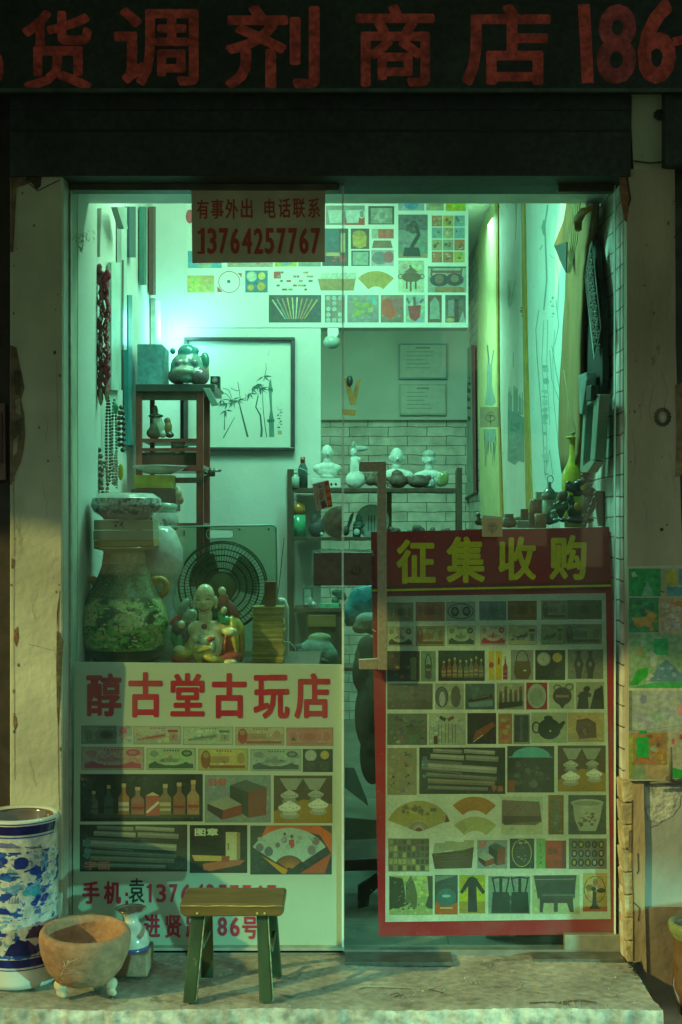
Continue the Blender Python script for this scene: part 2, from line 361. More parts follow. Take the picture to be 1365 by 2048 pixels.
# shop floor: stone tiles
def tilemat():
    m = bpy.data.materials.new('floor_tiles'); m.use_nodes = True; nt = m.node_tree; b = nt.nodes['Principled BSDF']
    tc = nt.nodes.new('ShaderNodeTexCoord'); br = nt.nodes.new('ShaderNodeTexBrick'); nt.links.new(tc.outputs['Object'], br.inputs['Vector'])
    br.inputs['Scale'].default_value = 1; br.inputs['Brick Width'].default_value = .3; br.inputs['Row Height'].default_value = .3; br.offset = 0
    br.inputs['Mortar Size'].default_value = .002; br.inputs['Color1'].default_value = (.17, .19, .16, 1); br.inputs['Color2'].default_value = (.14, .16, .14, 1); br.inputs['Mortar'].default_value = (.04, .04, .04, 1)
    c, _ = noise_rgb(nt, br.outputs[0], tc.outputs['Object'], 9, .35, 6); nt.links.new(c, b.inputs['Base Color']); b.inputs['Roughness'].default_value = .35
    return m
g = MB(); g.box(XL-.3, XR+.3, 0.03, 4.6, -.1, -.004); tag(g.build('floor', tilemat()), kind='structure')

# ================================================================ the building
bld = thing('shop_building', 'narrow old shop with peeling plaster pillars and a lit teal interior', 'building', (0, 0, 0))
def part(mb, name, m, label=None, parent=bld, **k): return tag(mb.build(name, m, parent, **k), label)
# left pillar
zc = 2.55
m_ = MB(); m_.box(P(20, 0, YF).x, XL, YF, 0.12, -.01, P(0, 346, YF).z); lp = part(m_, 'pillar', M_plaster, 'left plaster pillar with a peeling edge', bevel=.004)
pe = Canvas(lambda a, b: P(a, b, YF-.0012), step=6e-6)
BR1, BR2, BR3 = (.16, .12, .075), (.10, .075, .05), (.30, .27, .17)
def jag(x0, pts):                          # peel along an edge: list of (y, width)
    return [(x0, pts[0][0])]+[(x0+w_+random.uniform(-1.5, 1.5), y) for y, w_ in pts]+[(x0, pts[-1][0])]
pe.poly(jag(21, [(690, 0), (695, 12), (720, 18), (745, 22), (775, 27), (800, 22), (830, 27), (870, 30), (900, 26), (925, 20), (945, 12), (970, 3)]), BR1)
pe.poly([(30, 742), (40, 740), (43, 770), (41, 792), (32, 790), (28, 760)], BR2); pe.poly([(32, 840), (46, 835), (48, 862), (38, 868), (30, 856)], BR2)
pe.poly([(31, 800), (41, 796), (42, 830), (33, 826)], BR3); pe.poly([(28, 880), (38, 870), (34, 905), (26, 915)], BR3)
pe.poly(jag(21, [(350, 0), (352, 60), (362, 48), (370, 30), (376, 12), (500, 6), (505, 0)]), (.25, .17, .10))
pe.poly([(52, 350), (66, 345), (84, 352), (82, 372), (74, 380), (64, 366), (52, 360)], (.07, .055, .04))
pe.poly([(23, 1115), (30, 1120), (29, 1135), (23, 1138)], BR1); pe.poly([(28, 1262), (36, 1252), (38, 1275), (33, 1294), (28, 1280)], (.25, .14, .06))
pe.poly([(28, 1425), (33, 1435), (35, 1450), (30, 1462), (27, 1445)], (.25, .15, .07))
pe.poly([(119, 1190), (117, 1222), (114, 1262), (120, 1265), (127, 1280), (124, 1350), (119, 1425), (117, 1462), (114, 1418), (113, 1330), (114, 1262), (114, 1225)], (.10, .11, .07))
pe.line([(120, 1180), (118, 1215), (116, 1300), (116, 1400), (118, 1580), (120, 1620)], 1.2, (.16, .13, .08))
pe.line([(58, 1289), (75, 1292), (92, 1297), (108, 1301)], .7, (.2, .18, .1))
pe.line([(45, 356), (60, 368), (76, 382), (95, 372), (120, 360)], 2, (.07, .06, .045))
pe.line([(26, 372), (26, 420), (28, 470), (26, 505)], 2, (.22, .13, .07)); pe.line([(28, 940), (29, 1100), (28, 1255), (29, 1400), (30, 1560)], .9, (.2, .16, .09))
pe.ell(110, 705, 3, 4, (.1, .08, .05)); pe.line([(114, 720), (115, 800), (116, 900)], .7, (.2, .18, .12))
for k in range(26):
    y_ = random.uniform(380, 1580); x_ = random.choice([random.uniform(22, 30), random.uniform(112, 123), random.uniform(30, 110)]); r_ = random.uniform(.8, 2.6)
    pe.ell(x_, y_, r_, r_*random.uniform(.7, 2.5), random.choice([BR1, (.20, .18, .11), (.28, .24, .15)]), n=7)
for k in range(9):
    x_, y_ = random.uniform(30, 110), random.uniform(400, 1560); pts = [(x_, y_)]
    for _ in range(6): pts.append((pts[-1][0]+random.uniform(-5, 6), pts[-1][1]+random.uniform(4, 14)))
    pe.line(pts, .5, (.24, .22, .14))
tag(pe.build('peeling_plaster', M_peel, lp), 'brown bare patches where the plaster has come off', kind='stuff')
m_ = MB(); m_.box(XL, P(139, 0, .0).x, YF+.01, 0.03, 0, P(0, 352, 0).z); part(m_, 'door_jamb', mat('jamb_paint', (.36, .40, .33), .5, ns=8, amt=.2), bevel=.002)
# right pillar
xr0 = P(1254, 0, YF).x; xr1 = P(1358, 0, YF).x
m_ = MB(); m_.pprism([(1254, 338), (1254.5, 700), (1255, 1000), (1256, 1300), (1258, 1562), (1440, 1562), (1365, 1100), (1352, 690), (1350, 338)], YF, .13); rp = part(m_, 'pillar', M_plaster2, 'right brown plaster pillar')
m_ = MB(); m_.pprism([(1265, 168), (1263, 250), (1268, 338), (1330, 338), (1328, 168)], YF+.004, .1); part(m_, 'upper_pillar', M_plaster, 'greenish upper stub of the right pillar')
# right side wall (painted brick), shown inside and outside the glass
m_ = MB(); m_.box(XR, XR+.12, YF+.045, 4.55, -.01, zc+.5); part(m_, 'brick_wall', M_brick, 'white painted brick side wall')
# chipped brick reveal below the pillar
m_ = MB()
ys = [1562, 1606, 1650, 1700, 1745, 1790, 1836, 1882, 1926]
for i in range(8):
    j_ = random.uniform(-2, 2)
    m_.pprism([(1243+i*1.1+j_, ys[i]+2), (1265+i+j_, ys[i]), (1266+i+j_*.5, ys[i+1]-2), (1247+i*1.1, ys[i+1]-1)], YF+.012+random.uniform(-.003, .003), .08)
part(m_, 'broken_bricks', mat('jamb_brick', (.46, .38, .22), .9, ns=20, amt=.4, bump=.8, bs=50), 'yellowish broken bricks at the foot of the right pillar', bevel=.003)
m_ = MB(); m_.pprism([(1265, 1563), (1288, 1563), (1291, 1700), (1290, 1800), (1294, 1946), (1284, 1922), (1268, 1926)], YF+.006, .09)
part(m_, 'pillar_edge', mat('jamb_edge', (.34, .25, .14), .9, ns=10, amt=.5, bump=.9, bs=40, vstretch=.4))
cr = Canvas(lambda a, b: P(a, b, YF+.004), step=6e-6)
for pts in ([(1265, 1600), (1264, 1700), (1267, 1800), (1267, 1922)], [(1276, 1706), (1278, 1740), (1275, 1748)], [(1268, 1805), (1280, 1816), (1277, 1842)]): cr.line(pts, 1.8, (.05, .035, .02))
cr.poly([(1258, 1662), (1264, 1660), (1263, 1706), (1257, 1704)], (.16, .13, .08)); tag(cr.build('crack', M_peel, bld))
cp = Canvas(lambda a, b: P(a, b, YF-.0015), step=6e-6)
for k in range(14):
    a = k/14*6.283; cp.ell(1326+13*math.cos(a), 834+15*math.sin(a), 4.5, 4.5, (.10, .09, .065), n=9)
cp.ell(1326, 838, 6, 8, (.42, .42, .33)); cp.ell(1324, 1059, 3.5, 3.5, (.05, .04, .03)); cp.ell(1322, 230, 15, 12, (.06, .06, .05), n=9)
cp.poly([(1238, 345), (1250, 340), (1254, 362), (1262, 395), (1258, 420), (1254, 445), (1249, 440), (1242, 400)], (.30, .14, .07))
cp.line([(1252, 340), (1256, 365), (1261, 398), (1257, 412)], 4, (.06, .04, .03)); cp.line([(1268, 322), (1300, 326), (1328, 324)], 3.5, (.10, .07, .045))
cp.poly([(1351, 770), (1365, 765), (1365, 950), (1351, 955), (1354, 860)], (.25, .17, .1))
for k in range(34):
    x_, y_ = random.uniform(1258, 1350), random.uniform(350, 1125); r_ = random.uniform(.7, 2.4); cp.ell(x_, y_, r_, r_*random.uniform(.7, 2.5), random.choice([(.2, .16, .11), (.16, .13, .09), (.44, .40, .3)]), n=7)
for k in range(8):
    x_, y_ = random.uniform(1260, 1345), random.uniform(380, 1000); pts = [(x_, y_)]
    for _ in range(7): pts.append((pts[-1][0]+random.uniform(-4, 4), pts[-1][1]+random.uniform(5, 16)))
    cp.line(pts, .6, (.2, .17, .12))
tag(cp.build('wall_scars', M_peel, rp), 'round hole and chips in the plaster', kind='stuff')
# wall to the right of the porch, set back, and the darkness beyond both pillars
m_ = MB(); m_.pprism([(1288, 1562), (1470, 1562), (1470, 1815), (1290, 1815)], YF+.02, .1); part(m_, 'dado_wall', mat('dado', (.30, .32, .28), .9, ns=7, amt=.22, bump=.4, bs=30), 'grey plastered wall under the picture tiles')
d_ = Canvas(lambda a, b: P(a, b, YF+.018)); d_.poly([(1290, 1575), (1305, 1566), (1340, 1570), (1362, 1590), (1360, 1612), (1345, 1632), (1320, 1645), (1298, 1640), (1290, 1610)], (.45, .46, .38))
d_.line([(1300, 1655), (1315, 1650), (1330, 1638)], 1, (.14, .13, .1)); tag(d_.build('filler_patch', M_peel, bld), 'pale patch of filler on the wall')
m_ = MB(); m_.pprism([(1290, 1815), (1470, 1815), (1600, 2250), (1294, 2250)], YF+.014, .12); part(m_, 'shaded_wall_base', mat('shaded_wall_base', (.19, .14, .095), .9, ns=10, amt=.35, bump=.6, bs=30))  # brown colour includes the shade that begins at its top edge
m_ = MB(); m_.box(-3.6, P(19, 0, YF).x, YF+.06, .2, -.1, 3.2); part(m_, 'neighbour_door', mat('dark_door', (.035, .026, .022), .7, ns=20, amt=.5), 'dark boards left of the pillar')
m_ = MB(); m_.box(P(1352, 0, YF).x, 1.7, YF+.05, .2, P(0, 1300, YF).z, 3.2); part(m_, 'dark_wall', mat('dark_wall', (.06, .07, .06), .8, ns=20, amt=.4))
# interior shell
m_ = MB(); m_.box(XL-.12, XL, .125, 1.6, -.01, zc+.5); part(m_, 'side_wall', M_wall, 'white left side wall')
yb = 1.6; z_m = P(0, 655, yb).z
m_ = MB(); m_.box(XL, P(642, 0, yb).x, yb, yb+.1, -.01, z_m); m_.box(XL, P(937, 0, yb).x, yb, yb+.1, z_m, zc+.5); part(m_, 'inner_wall', M_wall, 'white wall and loft front facing the door')
m_ = MB(); m_.box(XL, XR, 4.4, 4.5, -.01, zc+.5); part(m_, 'back_wall', M_brick, 'painted brick wall in the dim recess')
m_ = MB(); m_.box(P(560, 0, 4.38).x, XR, 4.36, 4.398, P(0, 840, 4.38).z, 2.46); part(m_, 'plaster_panel', M_recess)
m_ = MB(); m_.box(P(630, 0, yb).x-.02, P(937, 0, yb).x, yb+.1, 4.36, 2.46, 2.52); part(m_, 'loft_floor', M_recess)
m_ = MB(); m_.box(XL-.12, XL+.05, yb+.1, 4.5, -.01, zc+.5); part(m_, 'recess_wall', M_recess)
m_ = MB(); m_.box(XL, XR, .35, 4.5, zc+.3, zc+.4); part(m_, 'ceiling', M_wall)
# soffit over the door
zs = P(0, 407, .28).z
m_ = MB(); m_.box(XL, XR, .035, .28, zs, zs+.5); sof = part(m_, 'soffit', mat('soffit', (.85, .88, .84), .7, ns=5, amt=.3))
for px, py in ((1052, 374), (715, 376)):
    c_ = P(px, py, .1); c_ = Vector(((px-CX)*(zs-EZ)/(CY-py), 0, zs)); c_.y = (zs-EZ)*F/(CY-py)-D; c_.y = max(.09, min(.2, c_.y))
    q = MB(); q.torus((c_.x, c_.y, zs-.002), .038, .006, (0, 0, 1), 28, 6); q.torus((c_.x, c_.y, zs-.003), .024, .003, (0, 0, 1), 24, 6)
    sp_ = part(q, 'downlight', M_alu); q = MB(); q.lathe([(.0, -.004), (.02, -.004), (.02, 0)], (c_.x, c_.y, zs-.001), 16)
    for k in range(4): q.ell((c_.x+.01*math.cos(k*1.57+.7), c_.y+.01*math.sin(k*1.57+.7), zs-.006), (.006, .006, .002), nu=8, nv=6)
    part(q, 'lens', M_white, parent=sp_)
# lintel, transom
m_ = MB(); m_.pbox(20, 180, 1262, 352, YF-.01, .1); lin_ = part(m_, 'lintel', M_dark, 'black painted beam over the door')
m_ = MB(); m_.pbox(20, 258, 1262, 262, YF-.013, YF-.008); m_.pbox(20, 219, 1262, 221, YF-.012, YF-.008); part(m_, 'lintel_groove', M_black, parent=lin_)
m_ = MB(); m_.pbox(139, 353, 679, 380, -.012, .034); m_.pbox(679, 351, 1245, 357, -.012, .034); part(m_, 'transom', mat('transom', (.12, .12, .085), .6, ns=12, amt=.35), bevel=.002)
m_ = MB(); m_.pbox(139, 348, 1245, 353.5, -.02, .034); part(m_, 'transom_lip', mat('transom_lip', (.24, .25, .18), .6, ns=25, amt=.5))
# threshold
m_ = MB(); m_.box(XL, XR, -.012, .035, -.01, P(0, 1900, -.012).z, ); part(m_, 'threshold', mat('threshold', (.17, .18, .15), .6, ns=12, amt=.35, bump=.3, bs=60), bevel=.002)
# ================================================================ painted shop sign
sg = thing('shop_sign', 'long black signboard with hand-painted red characters above the door', 'sign', P(640, 180, -.12))
m_ = MB(); m_.pbox(-140, -60, 1460, 180, -.13, -.09); part(m_, 'board', M_dark, parent=sg, bevel=.003)
m_ = MB(); m_.pbox(-140, 176, 1460, 183, -.136, -.128); part(m_, 'edge_strip', mat('sign_edge', (.09, .13, .11), .6, ns=20, amt=.4), parent=sg)
cs = Canvas(lambda a, b: P(a, b, -.1312), step=6e-6); RD = (.90, .12, .11)
chars = [('货', 44, 20, 184, 183, 0), ('调', 228, 14, 398, 172, 0), ('剂', 450, 10, 640, 178, 0), ('商', 712, 8, 870, 174, 0), ('店', 924, 8, 1102, 172, 0)]
SGM = mat('red_sign_paint', vc=True, rough=.7, ns=18, amt=.5, ns2=70, amt2=.35)
for ch, a, b, c, d, sh in chars:
    c1 = Canvas(lambda a, b: P(a, b, -.1312), step=6e-6); c1.text(ch, a, b, c, d, RD, .024); c1.build('character', SGM, sg)
cs.line([(1168, 8), (1172, 80), (1176, 166)], 24, RD)
cs.text('8', 1192, 8, 1272, 168, (.62, .10, .12), .035, 4)
cs.text('6', 1272, -4, 1350, 168, RD, .035, 10); cs.line([(1347, 84), (1385, 76)], 18, RD)
cs.ell(-4, 136, 12, 30, RD)
tag(cs.build('painted_number', SGM, sg))
q = MB(); q.pbox(1330, 178, 1460, 330, YF-.03, YF+.05); bx = tag(q.build('cable_box', M_dark, loc=P(1345, 330, YF), bevel=.004), 'black metal box fixed beside the upper right pillar', 'metal box')

# unseen awning, added and shaped to shade the sign and upper pillars
aw = thing('shade_awning', 'unseen awning sheet added above the sign to shade the shopfront', 'awning', (0, -.1, 2.75))
m_ = MB(); m_.add([(-5, -.1, 2.9), (3, -.1, 2.9), (3, -1.6, 2.25), (-1.25, -1.6, 2.13), (-3.2, -1.6, 2.55), (-5, -1.6, 2.8)], [(0, 1, 2, 3), (0, 3, 4, 5)]); 
s_ = part(m_, 'sheet', mat('awning_sheet', (.62, .66, .6), .7), parent=aw); b_ = s_.modifiers.new('t', 'SOLIDIFY'); b_.thickness = .01  # pale sheet also serves to bounce light onto the sign
# unseen low box, added to cast the shadow on porch and side wall
q = MB(); q.box(1.22, 2.2, -.74, -.45, -.16, .20); tag(q.build('shadow_box', mat('box_grey', (.2, .22, .2)), loc=(1.6, -.6, -.16), bevel=.01), 'unseen low grey box added beyond the porch to cast its shadow', 'shadow caster')

# houses across the street (only seen as a dim reflection in the glass)
ob = thing('street_building', 'dark building across the street behind the viewer with a few lit windows', 'building', (0, -15, -.16))
q = MB(); q.box(-22, 22, -15.3, -15, -.16, 6.2); part(q, 'wall', mat('far_wall', (.10, .10, .08), .9, ns=1.2, amt=.4), parent=ob)
def lit(nm, c, s):
    m = bpy.data.materials.new(nm); m.use_nodes = True; b = m.node_tree.nodes['Principled BSDF']; b.inputs['Emission Color'].default_value = (*c, 1); b.inputs['Emission Strength'].default_value = s; return m
LW = lit('lit_window', (1, .72, .18), .45); LC = lit('lit_shop', (.3, .8, 1), 2.5)
for x, z0, w_, h_, m in ((2.2, .9, .7, 1.6, LW), (5.0, 2.9, .8, 1.1, LW), (1.4, 3.4, .7, 1.0, LW), (-3.5, .5, 1.2, 1.7, LW), (3.4, .6, .3, 1.5, LW)):
    q = MB(); q.box(x, x+w_, -15, -14.97, z0, z0+h_); part(q, 'window', m, parent=ob)

ct = thing('corner_tube_lamp', 'glowing cyan tube lamp upright in the far left corner of the shop', 'lamp', P(270, 690, 1.5)); CT = lit('tube_glow', (.12, 1, .95), 1.1)
q = MB(); q.tube([(-.74, 1.52, P(0, 690, 1.5).z), (-.74, 1.52, P(0, 600, 1.5).z)], .012, 12); part(q, 'tube', CT, parent=ct)
q = MB(); q.box(-.765, -.748, 1.5, 1.54, P(0, 694, 1.5).z, P(0, 596, 1.5).z); part(q, 'fitting', M_alu, parent=ct)

# scratches, mortar ridges and grit on the porch
def PG(px, py, z=.0005): d = (EZ-z)*F/(py-CY); return Vector(((px-CX)*d/F, d-D, z))
random.seed(11)
c = Canvas(lambda a, b: PG(a, b), (0, 0, 1), 1e-6); DK1, LT1 = (.12, .115, .09), (.42, .42, .34)
for pts, w_, col in (([(708, 1976), (730, 1972), (790, 1974), (822, 1976), (833, 1984), (826, 1992)], 2, LT1), ([(780, 1990), (796, 1986), (804, 1994)], 3, DK1), ([(852, 1976), (870, 1981), (888, 1986)], 2.4, DK1), ([(852, 1978), (868, 1974)], 1.6, LT1), ([(1030, 1980), (1040, 1975), (1041, 1966)], 1.6, LT1), ([(1060, 2006), (1100, 2004), (1138, 2008)], 3, DK1), ([(560, 1988), (585, 1994), (600, 1987)], 1.6, DK1), ([(1120, 2004), (1160, 2000), (1192, 2004)], 3, DK1), ([(1208, 2006), (1214, 2014), (1212, 2022)], 1.8, LT1), ([(560, 1950), (580, 1956), (600, 1951), (601, 1946)], 1.4, DK1)): c.line(pts, w_, col)
for k in range(9): a = random.uniform(1110, 1190); c.line([(a, 2000+random.uniform(-4, 4)), (a+random.uniform(-2, 6), 2012+random.uniform(-5, 5))], random.uniform(.8, 2), random.choice([LT1, DK1, (.3, .3, .24)])); a = random.uniform(925, 1000); c.line([(a, 1960+random.uniform(-3, 3)), (a+4, 1968+random.uniform(-3, 3))], 1, LT1)
for k in range(420): x_ = random.uniform(-100, 1300); y_ = random.uniform(1912, 2026); r_ = random.uniform(.3, 1.5); c.ell(x_, y_, r_*1.6, r_*.6, random.choice([DK1, LT1, (.22, .21, .17), (.5, .5, .4)]), n=5)
for x_, y_ in ((297, 2010), (610, 2012), (618, 2018), (1092, 2036), (706, 2034)): c.blot(x_-6, y_+14, x_+6, y_+20, [(.25, .04, .03)], 3, 1, 3) if False else None
tag(c.build('porch_scratches', mat('scratches', vc=True, rough=.9, ns=90, amt=.3)), 'scratches, mortar ridges and grit on the porch slab', 'grit', kind='stuff')
q = MB()
for k in range(60): v = PG(random.uniform(-60, 1290), random.uniform(1916, 2024), .001); q.ell(v, (random.uniform(.0008, .003), random.uniform(.0008, .003), random.uniform(.0006, .002)), random.choice([(.3, .3, .24), (.5, .5, .42), (.12, .1, .07)]), nu=6, nv=4)
tag(q.build('porch_pebbles', M_vcm), 'tiny crumbs of stone scattered over the porch slab', 'pebbles', kind='stuff')
# ================================================================ printed picture motifs (photograph pixels)
W0 = (.52, .54, .46)
def c3(r, g, b): return lin(r, g, b)
K_DK = (.035, .03, .025)
def bottle(c, x, y0, y1, w, col, lab=(.6, .5, .35), cap=(.5, .35, .15)):
    h = y1-y0
    c.poly([(x-w*.17, y0+h*.06), (x+w*.17, y0+h*.06), (x+w*.17, y0+h*.3), (x+w*.5, y0+h*.45), (x+w*.5, y1), (x-w*.5, y1), (x-w*.5, y0+h*.45), (x-w*.17, y0+h*.3)], col)
    c.rect(x-w*.2, y0, x+w*.2, y0+h*.12, cap); c.rect(x-w*.46, y0+h*.6, x+w*.46, y1-h*.12, lab); c.rect(x-w*.46, y0+h*.72, x+w*.46, y1-h*.2, tuple(q*.45 for q in lab))
def coin(c, x, y, r, col):
    c.ell(x, y, r, r, tuple(q*.6 for q in col)); c.ell(x, y, r*.88, r*.88, col); c.blot(x-r*.6, y-r*.6, x+r*.6, y+r*.6, [tuple(q*.75 for q in col), tuple(q*1.15 for q in col)], 5, 1, r*.3)
def gaiwan(c, x, y, w, col=(.62, .62, .52)):
    dk = tuple(q*.5 for q in col)
    c.ell(x, y+w*.32, w*.42, w*.16, dk); c.poly([(x-w*.4, y), (x+w*.4, y), (x+w*.25, y+w*.32), (x-w*.25, y+w*.32)], tuple(q*.7 for q in col))
    c.ell(x, y, w*.5, w*.2, col); c.ring(x, y, w*.5, w*.2, w*.03, dk); c.ell(x, y-w*.1, w*.32, w*.15, tuple(q*1.1 for q in col)); c.ell(x, y-w*.24, w*.12, w*.07, col)
    for k in range(5): c.ell(x-w*.3+k*w*.15, y+random.uniform(-1, 2), 1.3, 1, (.08, .09, .08), n=6)
def cups(c, x0, y0, x1, y1):
    c.rect(x0, y0, x1, y1, (.10, .06, .035)); w, h = x1-x0, y1-y0; c.poly([(x0, y1), (x0, y0+h*.75), (x0+w*.5, y0+h*.5), (x1, y0+h*.6), (x1, y1)], (.32, .19, .03))
    for fx in (.3, .7):
        c.poly([(x0+w*(fx-.2), y0+h*.06), (x0+w*(fx+.2), y0+h*.06), (x0+w*(fx+.08), y0+h*.3), (x0+w*(fx-.08), y0+h*.3)], (.3, .3, .25))
    gaiwan(c, x0+w*.27, y0+h*.42, w*.32, (.4, .41, .34)); gaiwan(c, x0+w*.72, y0+h*.40, w*.28, (.36, .37, .3))
    gaiwan(c, x0+w*.27, y0+h*.68, w*.4); gaiwan(c, x0+w*.76, y0+h*.62, w*.36)
def note(c, x0, y0, x1, y1, bgc, ink, kind=0, skew=0):
    w, h = x1-x0, y1-y0; pt = lambda u, v: (x0+w*u, y0+h*v)
    c.rect(x0, y0, x1, y1, tuple(q*.8 for q in bgc)); c.rect(x0+w*.02, y0+h*.05, x1-w*.02, y1-h*.05, bgc)
    mid = tuple((a+b)/2 for a, b in zip(bgc, ink))
    for k in range(6): c.rect(x0+w*(.36+.055*k), y0+h*.08, x0+w*(.39+.055*k), y0+h*.15, ink)
    if kind == 0:                          # ship and scalloped band
        c.poly([pt(.05, .92), pt(.05, .74), pt(.12, .66), pt(.18, .60), pt(.25, .70), pt(.4, .78), pt(.6, .78), pt(.74, .70), pt(.8, .62), pt(.87, .70), pt(.95, .72), pt(.95, .92)], ink)
        c.poly([pt(.25, .62), pt(.3, .5), pt(.4, .48), pt(.5, .3), pt(.55, .48), pt(.68, .5), pt(.64, .64)], mid); c.ell(*pt(.82, .24), w*.11, h*.15, ink); c.ell(*pt(.82, .24), w*.07, h*.08, mid)
        c.ell(*pt(.16, .26), w*.09, h*.14, mid); c.blot(x0+w*.28, y0+h*.4, x0+w*.65, y0+h*.66, [ink, mid], 8, 1, 3)
    elif kind == 1:                        # landscape and number
        c.poly([pt(.08, .72), pt(.2, .6), pt(.5, .45), pt(.68, .36), pt(.68, .6), pt(.4, .78)], mid); c.line([pt(.1, .74), pt(.4, .6), pt(.66, .5)], h*.08, ink)
        c.rect(*pt(.72, .2), *pt(.93, .34), ink); c.rect(*pt(.75, .42), *pt(.92, .8), mid); c.rect(*pt(.82, .48), *pt(.85, .68), ink)
        c.blot(x0+w*.12, y0+h*.4, x0+w*.6, y0+h*.8, [ink, mid, bgc], 12, 1, 4)
    elif kind == 2:                        # rosette and band
        c.ell(*pt(.15, .5), w*.1, h*.42, ink); c.ell(*pt(.15, .3), w*.06, h*.14, mid); c.rect(*pt(.25, .35), *pt(.62, .66), mid); c.rect(*pt(.22, .76), *pt(.94, .9), ink)
        c.ell(*pt(.85, .45), w*.08, h*.25, mid); c.blot(x0+w*.28, y0+h*.36, x0+w*.6, y0+h*.66, [ink, mid], 8, 1, 3)
    elif kind == 3:                        # engraving of two figures on a dark border
        c.ring(x0+w*.5, y0+h*.5, w*.46, h*.42, h*.05, ink); c.ell(*pt(.3, .52), w*.14, h*.26, ink); c.ell(*pt(.7, .5), w*.14, h*.26, ink); c.ell(*pt(.3, .5), w*.08, h*.16, mid); c.ell(*pt(.7, .48), w*.08, h*.14, mid)
    else:                                  # faded bill
        c.ell(*pt(.5, .5), w*.25, h*.32, mid); c.ell(*pt(.5, .5), w*.13, h*.2, ink); c.ell(*pt(.15, .5), w*.08, h*.25, mid); c.ell(*pt(.86, .5), w*.08, h*.25, mid); c.rect(*pt(.1, .82), *pt(.9, .9), mid)
def scrolls(c, x0, y0, x1, y1, lab=True, lx=None):
    w, h = x1-x0, y1-y0; c.rect(x0, y0, x1, y1, (.05, .045, .04))
    G = [(.20, .19, .16), (.14, .135, .12), (.26, .25, .21), (.11, .10, .09), (.18, .14, .10)]
    for u0, v0, u1, v1, t, k in ((.16, .07, .5, .10, .1, 0), (.52, .08, .88, .12, .1, 2), (.13, .19, .52, .23, .12, 2), (.54, .22, .92, .26, .13, 0), (.06, .30, .5, .36, .08, 3), (.03, .40, .9, .50, .16, 2), (.03, .46, .5, .56, .05, 3), (.08, .58, .9, .68, .10, 1), (.1, .72, .88, .78, .12, 4), (.1, .86, .8, .9, .09, 1)):
        a, b = (x0+w*u0, y0+h*v0), (x0+w*u1, y0+h*v1); c.line([a, b], h*t, G[k]); c.line([(a[0], a[1]-h*t*.2), (b[0], b[1]-h*t*.2)], h*t*.3, tuple(q*1.4 for q in G[k])); c.line([(a[0], a[1]+h*t*.45), (b[0], b[1]+h*t*.45)], h*t*.15, (.04, .035, .03))
    c.blot(x0+w*.02, y0+h*.15, x0+w*.12, y0+h*.75, [(.13, .2, .2), (.10, .16, .17)], 7, 4, 10)
def books(c, x0, y0, x1, y1, lab=True):
    w, h = x1-x0, y1-y0; pt = lambda u, v: (x0+w*u, y0+h*v); c.rect(x0, y0, x1, y1, (.22, .25, .26))
    c.poly([pt(.38, .22), pt(.62, .10), pt(.94, .26), pt(.66, .36)], (.09, .10, .09)); c.poly([pt(.38, .22), pt(.66, .36), pt(.66, .9), pt(.38, .66)], (.05, .05, .045)); c.poly([pt(.66, .36), pt(.94, .26), pt(.93, .84), pt(.66, .9)], (.22, .06, .04))
    c.poly([pt(.04, .60), pt(.34, .44), pt(.56, .62), pt(.28, .74)], (.30, .30, .24)); c.poly([pt(.04, .60), pt(.28, .74), pt(.26, .94), pt(.04, .74)], (.06, .03, .03)); c.poly([pt(.28, .74), pt(.56, .62), pt(.56, .84), pt(.26, .94)], (.26, .06, .04))
    if lab: c.text('旧书', *pt(.06, .06), *pt(.32, .24), (.60, .08, .10), .03)
def vase_pic(c, x0, y0, x1, y1, bgc, col):
    w, h = x1-x0, y1-y0; pt = lambda u, v: (x0+w*u, y0+h*v); c.rect(x0, y0, x1, y1, bgc)
    c.poly([pt(.36, .1), pt(.64, .1), pt(.58, .3), pt(.82, .5), pt(.7, .8), pt(.62, .94), pt(.38, .94), pt(.3, .8), pt(.18, .5), pt(.42, .3)], col); c.blot(x0+w*.3, y0+h*.4, x0+w*.7, y0+h*.85, [tuple(q*.5 for q in col), tuple(q*1.5 for q in col)], 7, 1, 4)
def misc(c, x0, y0, x1, y1, bgc, cols, n=14, s=6): c.rect(x0, y0, x1, y1, bgc); c.blot(x0+1, y0+1, x1-1, y1-1, cols, n, 1.5, s)
def fan(c, cx, cy, r0, r1, a0, a1, col, sy=1, n=16):
    pts = [(cx+r1*math.cos(R(a0+(a1-a0)*i/n)), cy-r1*sy*math.sin(R(a0+(a1-a0)*i/n))) for i in range(n+1)]
    pts += [(cx+r0*math.cos(R(a1-(a1-a0)*i/n)), cy-r0*sy*math.sin(R(a1-(a1-a0)*i/n))) for i in range(n+1)]
    c.k += 1; vs = [c.pt(*p) for p in pts]; m = len(pts); c.mb.add(vs, [(i, i+1, m-2-i, m-1-i) for i in range(n)], col)
